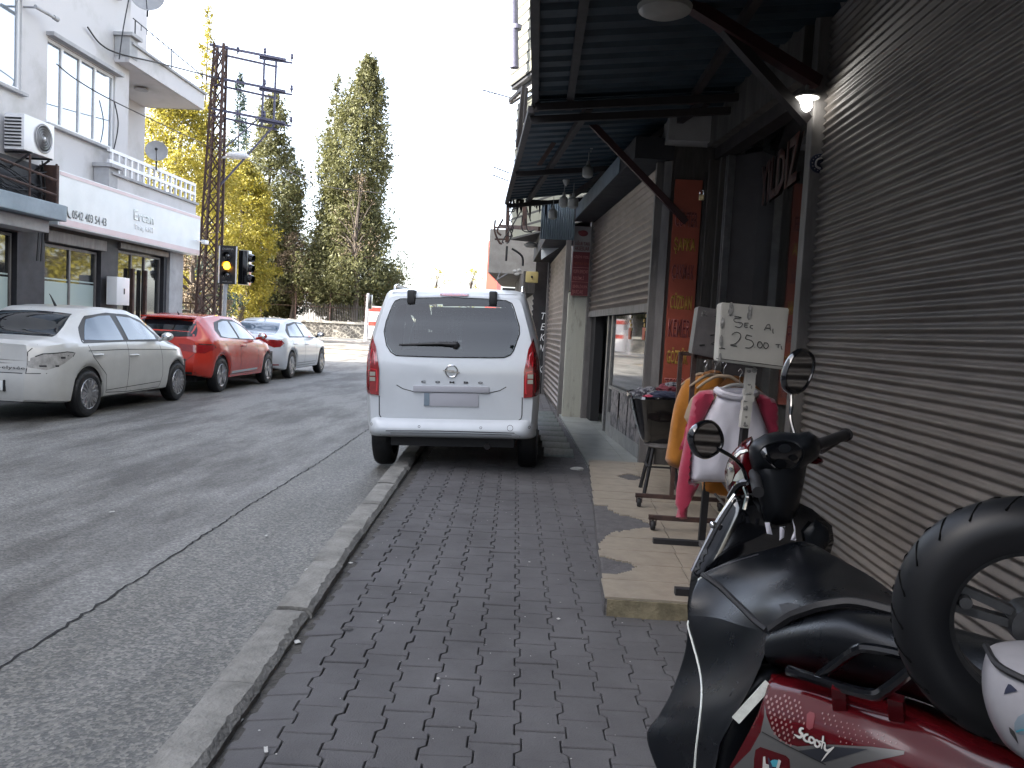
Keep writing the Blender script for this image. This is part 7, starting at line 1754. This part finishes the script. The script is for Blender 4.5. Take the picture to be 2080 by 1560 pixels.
# dotted fade
bm = B()
rg = random.Random(5)
dots = []
for i in range(22):
    for j in range(11):
        X = 872+i*42+j*9-max(0, i-8)*2; Y = 1075+j*33-i*6+i*14+(j*3)
        if i < 9: X = 872+i*31+j*8; Y = 1070+j*36-i*2+(16 if i % 2 else 0)
        if Y > 1405-(0 if X < 1050 else 8) or X-868 < (Y-1150)*.33 and Y > 1150: continue
        if Y < 1062+max(0, X-1000)*.40: continue
        if X > 1800 or (X > 1135 and X < 1215 and Y < 1300) or (1065 < X < 1350 and Y > 1255 and Y < 1560 and (Y-1255) > (X-1075)*.15-20): continue
        r_ = 10*max(.35, 1-(X-860)/1150)
        dots.append((X, Y, r_))
verts = B()
for X, Y, r_ in dots[:140]:
    q = [onto(bvb_, *s3([(X+r_*.8*math.cos(a*.7854)+r_*.25*math.sin(a*.7854), Y-r_*1.25*math.sin(a*.7854))])[0], .0025) for a in range(8)]
    if all(p is not None for p in q): verts.faces.new([verts.verts.new(p) for p in q])
O('dot_pattern', verts, 'dot_pink', BD, sm=0)
# hand-drawn style lettering: pen strokes with varying width
def strokes(bv, sts, m, nm, off, dr=0.):
    bm = B()
    for st in sts:
        pts = catmull([(x, y, 0) for x, y, r_ in st], 5); rr = catmull([(r_, 0, 0) for x, y, r_ in st], 5); prev = None
        for i, p in enumerate(pts):
            t = pts[min(i+1, len(pts)-1)]-pts[max(i-1, 0)]; t = t.normalized() if t.length else Vector((1, 0, 0)); nn = Vector((-t.y, t.x, 0)); w_ = rr[i].x+dr; cur = []
            for s in (-1, 1):
                q = s3([((p+nn*w_*s).x, (p+nn*w_*s).y)])[0]; o_ = onto(bv, *q, off)
                cur.append(bm.verts.new(o_) if o_ is not None else None)
            if prev and all(prev) and all(cur): bm.faces.new([prev[0], prev[1], cur[1], cur[0]])
            prev = cur
    for v in [v for v in bm.verts if not v.link_faces]: bm.verts.remove(v)
    ex = bmesh.ops.extrude_face_region(bm, geom=list(bm.faces))
    for e in ex['geom']:
        if isinstance(e, bmesh.types.BMVert): e.co += (e.co-CP).normalized()*.001
    bmesh.ops.recalc_face_normals(bm, faces=bm.faces); O(nm, bm, m, BD, sm=0)
scooty = [[(1128, 1290, 5), (1108, 1288, 8), (1102, 1310, 9), (1118, 1332, 9), (1100, 1348, 9), (1078, 1338, 6), (1062, 1328, 2)],
          [(1160, 1330, 6), (1140, 1332, 8), (1128, 1352, 8), (1140, 1372, 7), (1165, 1380, 5)],
          [(1190, 1352, 6), (1172, 1348, 7), (1165, 1372, 7), (1182, 1388, 7), (1202, 1375, 7), (1190, 1352, 6)],
          [(1225, 1372, 6), (1208, 1370, 7), (1205, 1400, 7), (1222, 1415, 7), (1240, 1398, 7), (1225, 1372, 6)],
          [(1262, 1338, 5), (1258, 1375, 6), (1250, 1428, 3)], [(1232, 1372, 2), (1260, 1382, 5), (1278, 1392, 3)],
          [(1276, 1395, 5), (1272, 1425, 7), (1290, 1440, 7), (1328, 1418, 4)], [(1335, 1415, 5), (1290, 1460, 7), (1250, 1512, 2)]]
strokes(bvb_, scooty, 'black', 'scooty_lettering_outline', .0045, 4.5)
strokes(bvb_, scooty, 'litter', 'scooty_lettering', .006)
O('fuel_recess', sticker(bvb_, s3([(1148, 1190), (1170, 1170), (1200, 1180), (1205, 1200), (1190, 1285), (1165, 1298), (1145, 1280)]), .002, 8, .001), 'maroon', BD)
# black underseat and floorboard mass
O('underseat', pillow([(1470, 1410), (1530, 1350), (1592, 1345), (1600, 1390), (1560, 1470), (1520, 1560), (1490, 1640), (1420, 1640), (1440, 1500)], pcam(2.14), .09, 14, flat=.8), 'scoot_black', SC, sm=60)
bm = B(); bar(bm, at(1562, 1388, d=1.99), at(1494, 1463, d=2.0), .022, .006, up=(-.3, -.9, 0)); O('reflective_strip', bm, 'reflector', SC, sm=0)
bm = B(); tube(bm, catmull([at(1602, 1362, d=1.93), at(1660, 1380, d=1.85), at(1765, 1410, d=1.71), at(1800, 1400, d=1.68), at(1850, 1362, d=1.64), at(1900, 1330, d=1.6)], 5), .0125, 8)
tube(bm, catmull([at(1662, 1375, d=1.85), at(1715, 1335, d=1.80), at(1742, 1320, d=1.77), at(1765, 1317, d=1.75), at(1835, 1330, d=1.69), at(1940, 1360, d=1.58)], 5), .0115, 8); O('grab_rail', bm, 'gloss_black', SC)
for q in ((1705, 1410), (1820, 1430)):
    bm = B(); bar(bm, at(q[0], q[1]-14, d=1.78 if q[0] < 1800 else 1.68), at(q[0]+3, q[1]+30, d=1.81 if q[0] < 1800 else 1.71), .03, .02); O('rail_mount', bm, 'scoot_red', SC, sm=0)
# wheels, floorboard, tail (below the frame, for completeness)
for (x, y) in ((.80, 2.98), (1.02, 1.62)):
    bm = B(); lathe(bm, [(.13, -.035), (.18, -.045), (.205, -.03), (.213, 0), (.205, .03), (.18, .045), (.13, .035)], (x, y, .30), 'X', 32, closed=True); w_ = O('wheel', bm, 'tyre', SC)
    bm = B(); lathe(bm, [(.001, -.03), (.03, -.03), (.05, -.01), (.13, -.02), (.13, .02), (.05, .01), (.03, .03), (.001, .03)], (x, y, .30), 'X', 24); O('rim', bm, 'alloy', w_)
bm = B(); tube(bm, [(.80, 2.98, .30), (.79, 2.86, .62), (.785, 2.78, .9)], .03, 10); O('fork', bm, 'black', SC)
bm = B(); box(bm, .68, .93, 2.15, 2.62, .30, .36, bev=.02); box(bm, .76, 1.08, 1.5, 2.15, .35, .52, bev=.04); O('floorboard', bm, 'scoot_black', SC)
bm = B(); tube(bm, [(.98, 1.85, .33), (.86, 1.92, .20), (.72, 2.0, .09)], .012, 6); O('side_stand', bm, 'dark_steel', SC)
# spare wheel standing on the saddle
wc = at(2094, 1266, d=1.33); ax = Vector((-.30, -.95, .03)).normalized()
WH = thing('spare_wheel', (wc.x, wc.y, wc.z-.205), 'worn black scooter wheel standing upright on the saddle', 'wheel')
def turned(bm):
    q = ax.to_track_quat('Z', 'Y').to_matrix().to_4x4(); q.translation = wc; bmesh.ops.transform(bm, verts=bm.verts, matrix=q); return bm
bm = B(); prof = [(.124, -.038), (.143, -.050), (.165, -.054), (.185, -.048), (.199, -.032), (.206, -.012), (.207, 0), (.206, .012), (.199, .032), (.185, .048), (.165, .054), (.143, .050), (.124, .038), (.128, .0)]
lathe(bm, prof, (0, 0, 0), 'Z', 96, closed=True); turned(bm); bvt = bvh_of(bm); O('tyre', bm, 'spare_rubber', WH, sm=50)
bm = B()
for k in range(22):
    a0 = 2*math.pi*k/22
    for sgn in (-1, 1):
        pts = []
        for t in range(7):
            f = t/6; a = a0+(.0 if sgn > 0 else .14)+.16*f; h = sgn*(.004+.038*f); r_ = .2075-.5*max(0, abs(h)-.012)**1.0*.55+.0005
            r_ = .2068-(.0 if abs(h) < .012 else (abs(h)-.012)*.42); pts.append((r_*math.cos(a), r_*math.sin(a), h))
        tube(bm, catmull(pts, 2), .0016, 5)
turned(bm); O('tread_groove', bm, 'groove', WH)
bm = B(); lathe(bm, [(.124, -.036), (.131, -.040), (.132, -.034), (.120, -.030), (.118, .030), (.132, .034), (.131, .040), (.124, .036), (.115, .026), (.115, -.026)], (0, 0, 0), 'Z', 64, closed=True)
lathe(bm, [(.012, -.035), (.034, -.035), (.036, 0), (.034, .035), (.012, .035)], (0, 0, 0), 'Z', 28, closed=True)
for k in range(3):
    a = 2*math.pi*k/3+2.9; ca, sa = math.cos(a), math.sin(a)
    for da in (-.16, .16):
        p0 = (.03*math.cos(a+da*2), .03*math.sin(a+da*2), .0); p1 = (.113*math.cos(a+da*.9), .113*math.sin(a+da*.9), 0); bar(bm, p0, p1, .014, .03, up=(0, 0, 1))
    cyl(bm, (.104*ca, .104*sa, .01), (.104*ca, .104*sa, .034), .012, .010, 10)
turned(bm); O('rim', bm, 'rim_grey', WH)
# helmet
hc = at(2208, 1412, d=1.16)
HM = thing('helmet', (hc.x, hc.y, hc.z-.13), 'white helmet with a small dark triangle, cut off by the right edge', 'helmet')
bm = B(); bmesh.ops.create_uvsphere(bm, u_segments=40, v_segments=28, radius=.13)
for v in bm.verts:
    v.co.z *= 1.05
    if v.co.z < -.09: v.co.z = -.09
    if v.co.z > .03: v.co.z = .03+(v.co.z-.03)*.12
    v.co += hc
bvm = bvh_of(bm); sh_ = O('shell', bm, 'helmet', HM, sm=50)
s7 = lambda pts: pxs(pts, 5.571, 1960, 1280)
O('dark_triangle', sticker(bvm, s7([(440, 725), (455, 670), (490, 608), (520, 615), (590, 680), (570, 695)]), .002, 3, .001), 'navy', HM)
O('round_print', sticker(bvm, s7([(560, 1130), (560, 1050), (600, 980), (680, 935), (760, 960), (800, 1050), (800, 1160), (700, 1190), (600, 1180)]), .002, 5, .001), 'bluegrey', HM)
O('round_print', sticker(bvm, s7([(575, 1140), (640, 1120), (800, 1110), (800, 1125), (640, 1140), (580, 1160)]), .0035, 4, .001), 'teal', HM)
O('curl_print', sticker(bvm, s7([(495, 1095), (520, 1110), (560, 1150), (590, 1230), (605, 1290), (560, 1230), (510, 1160)]), .002, 3, .001), 'ink', HM)
bm = B(); tube(bm, catmull([hc+Vector((-.128*math.cos(t_), -.128*math.sin(t_), .036)) for t_ in (-.6, 0, .4, .8, 1.2, 1.6, 2.0)], 4), .005, 6); O('rim_seal', bm, 'black', HM)
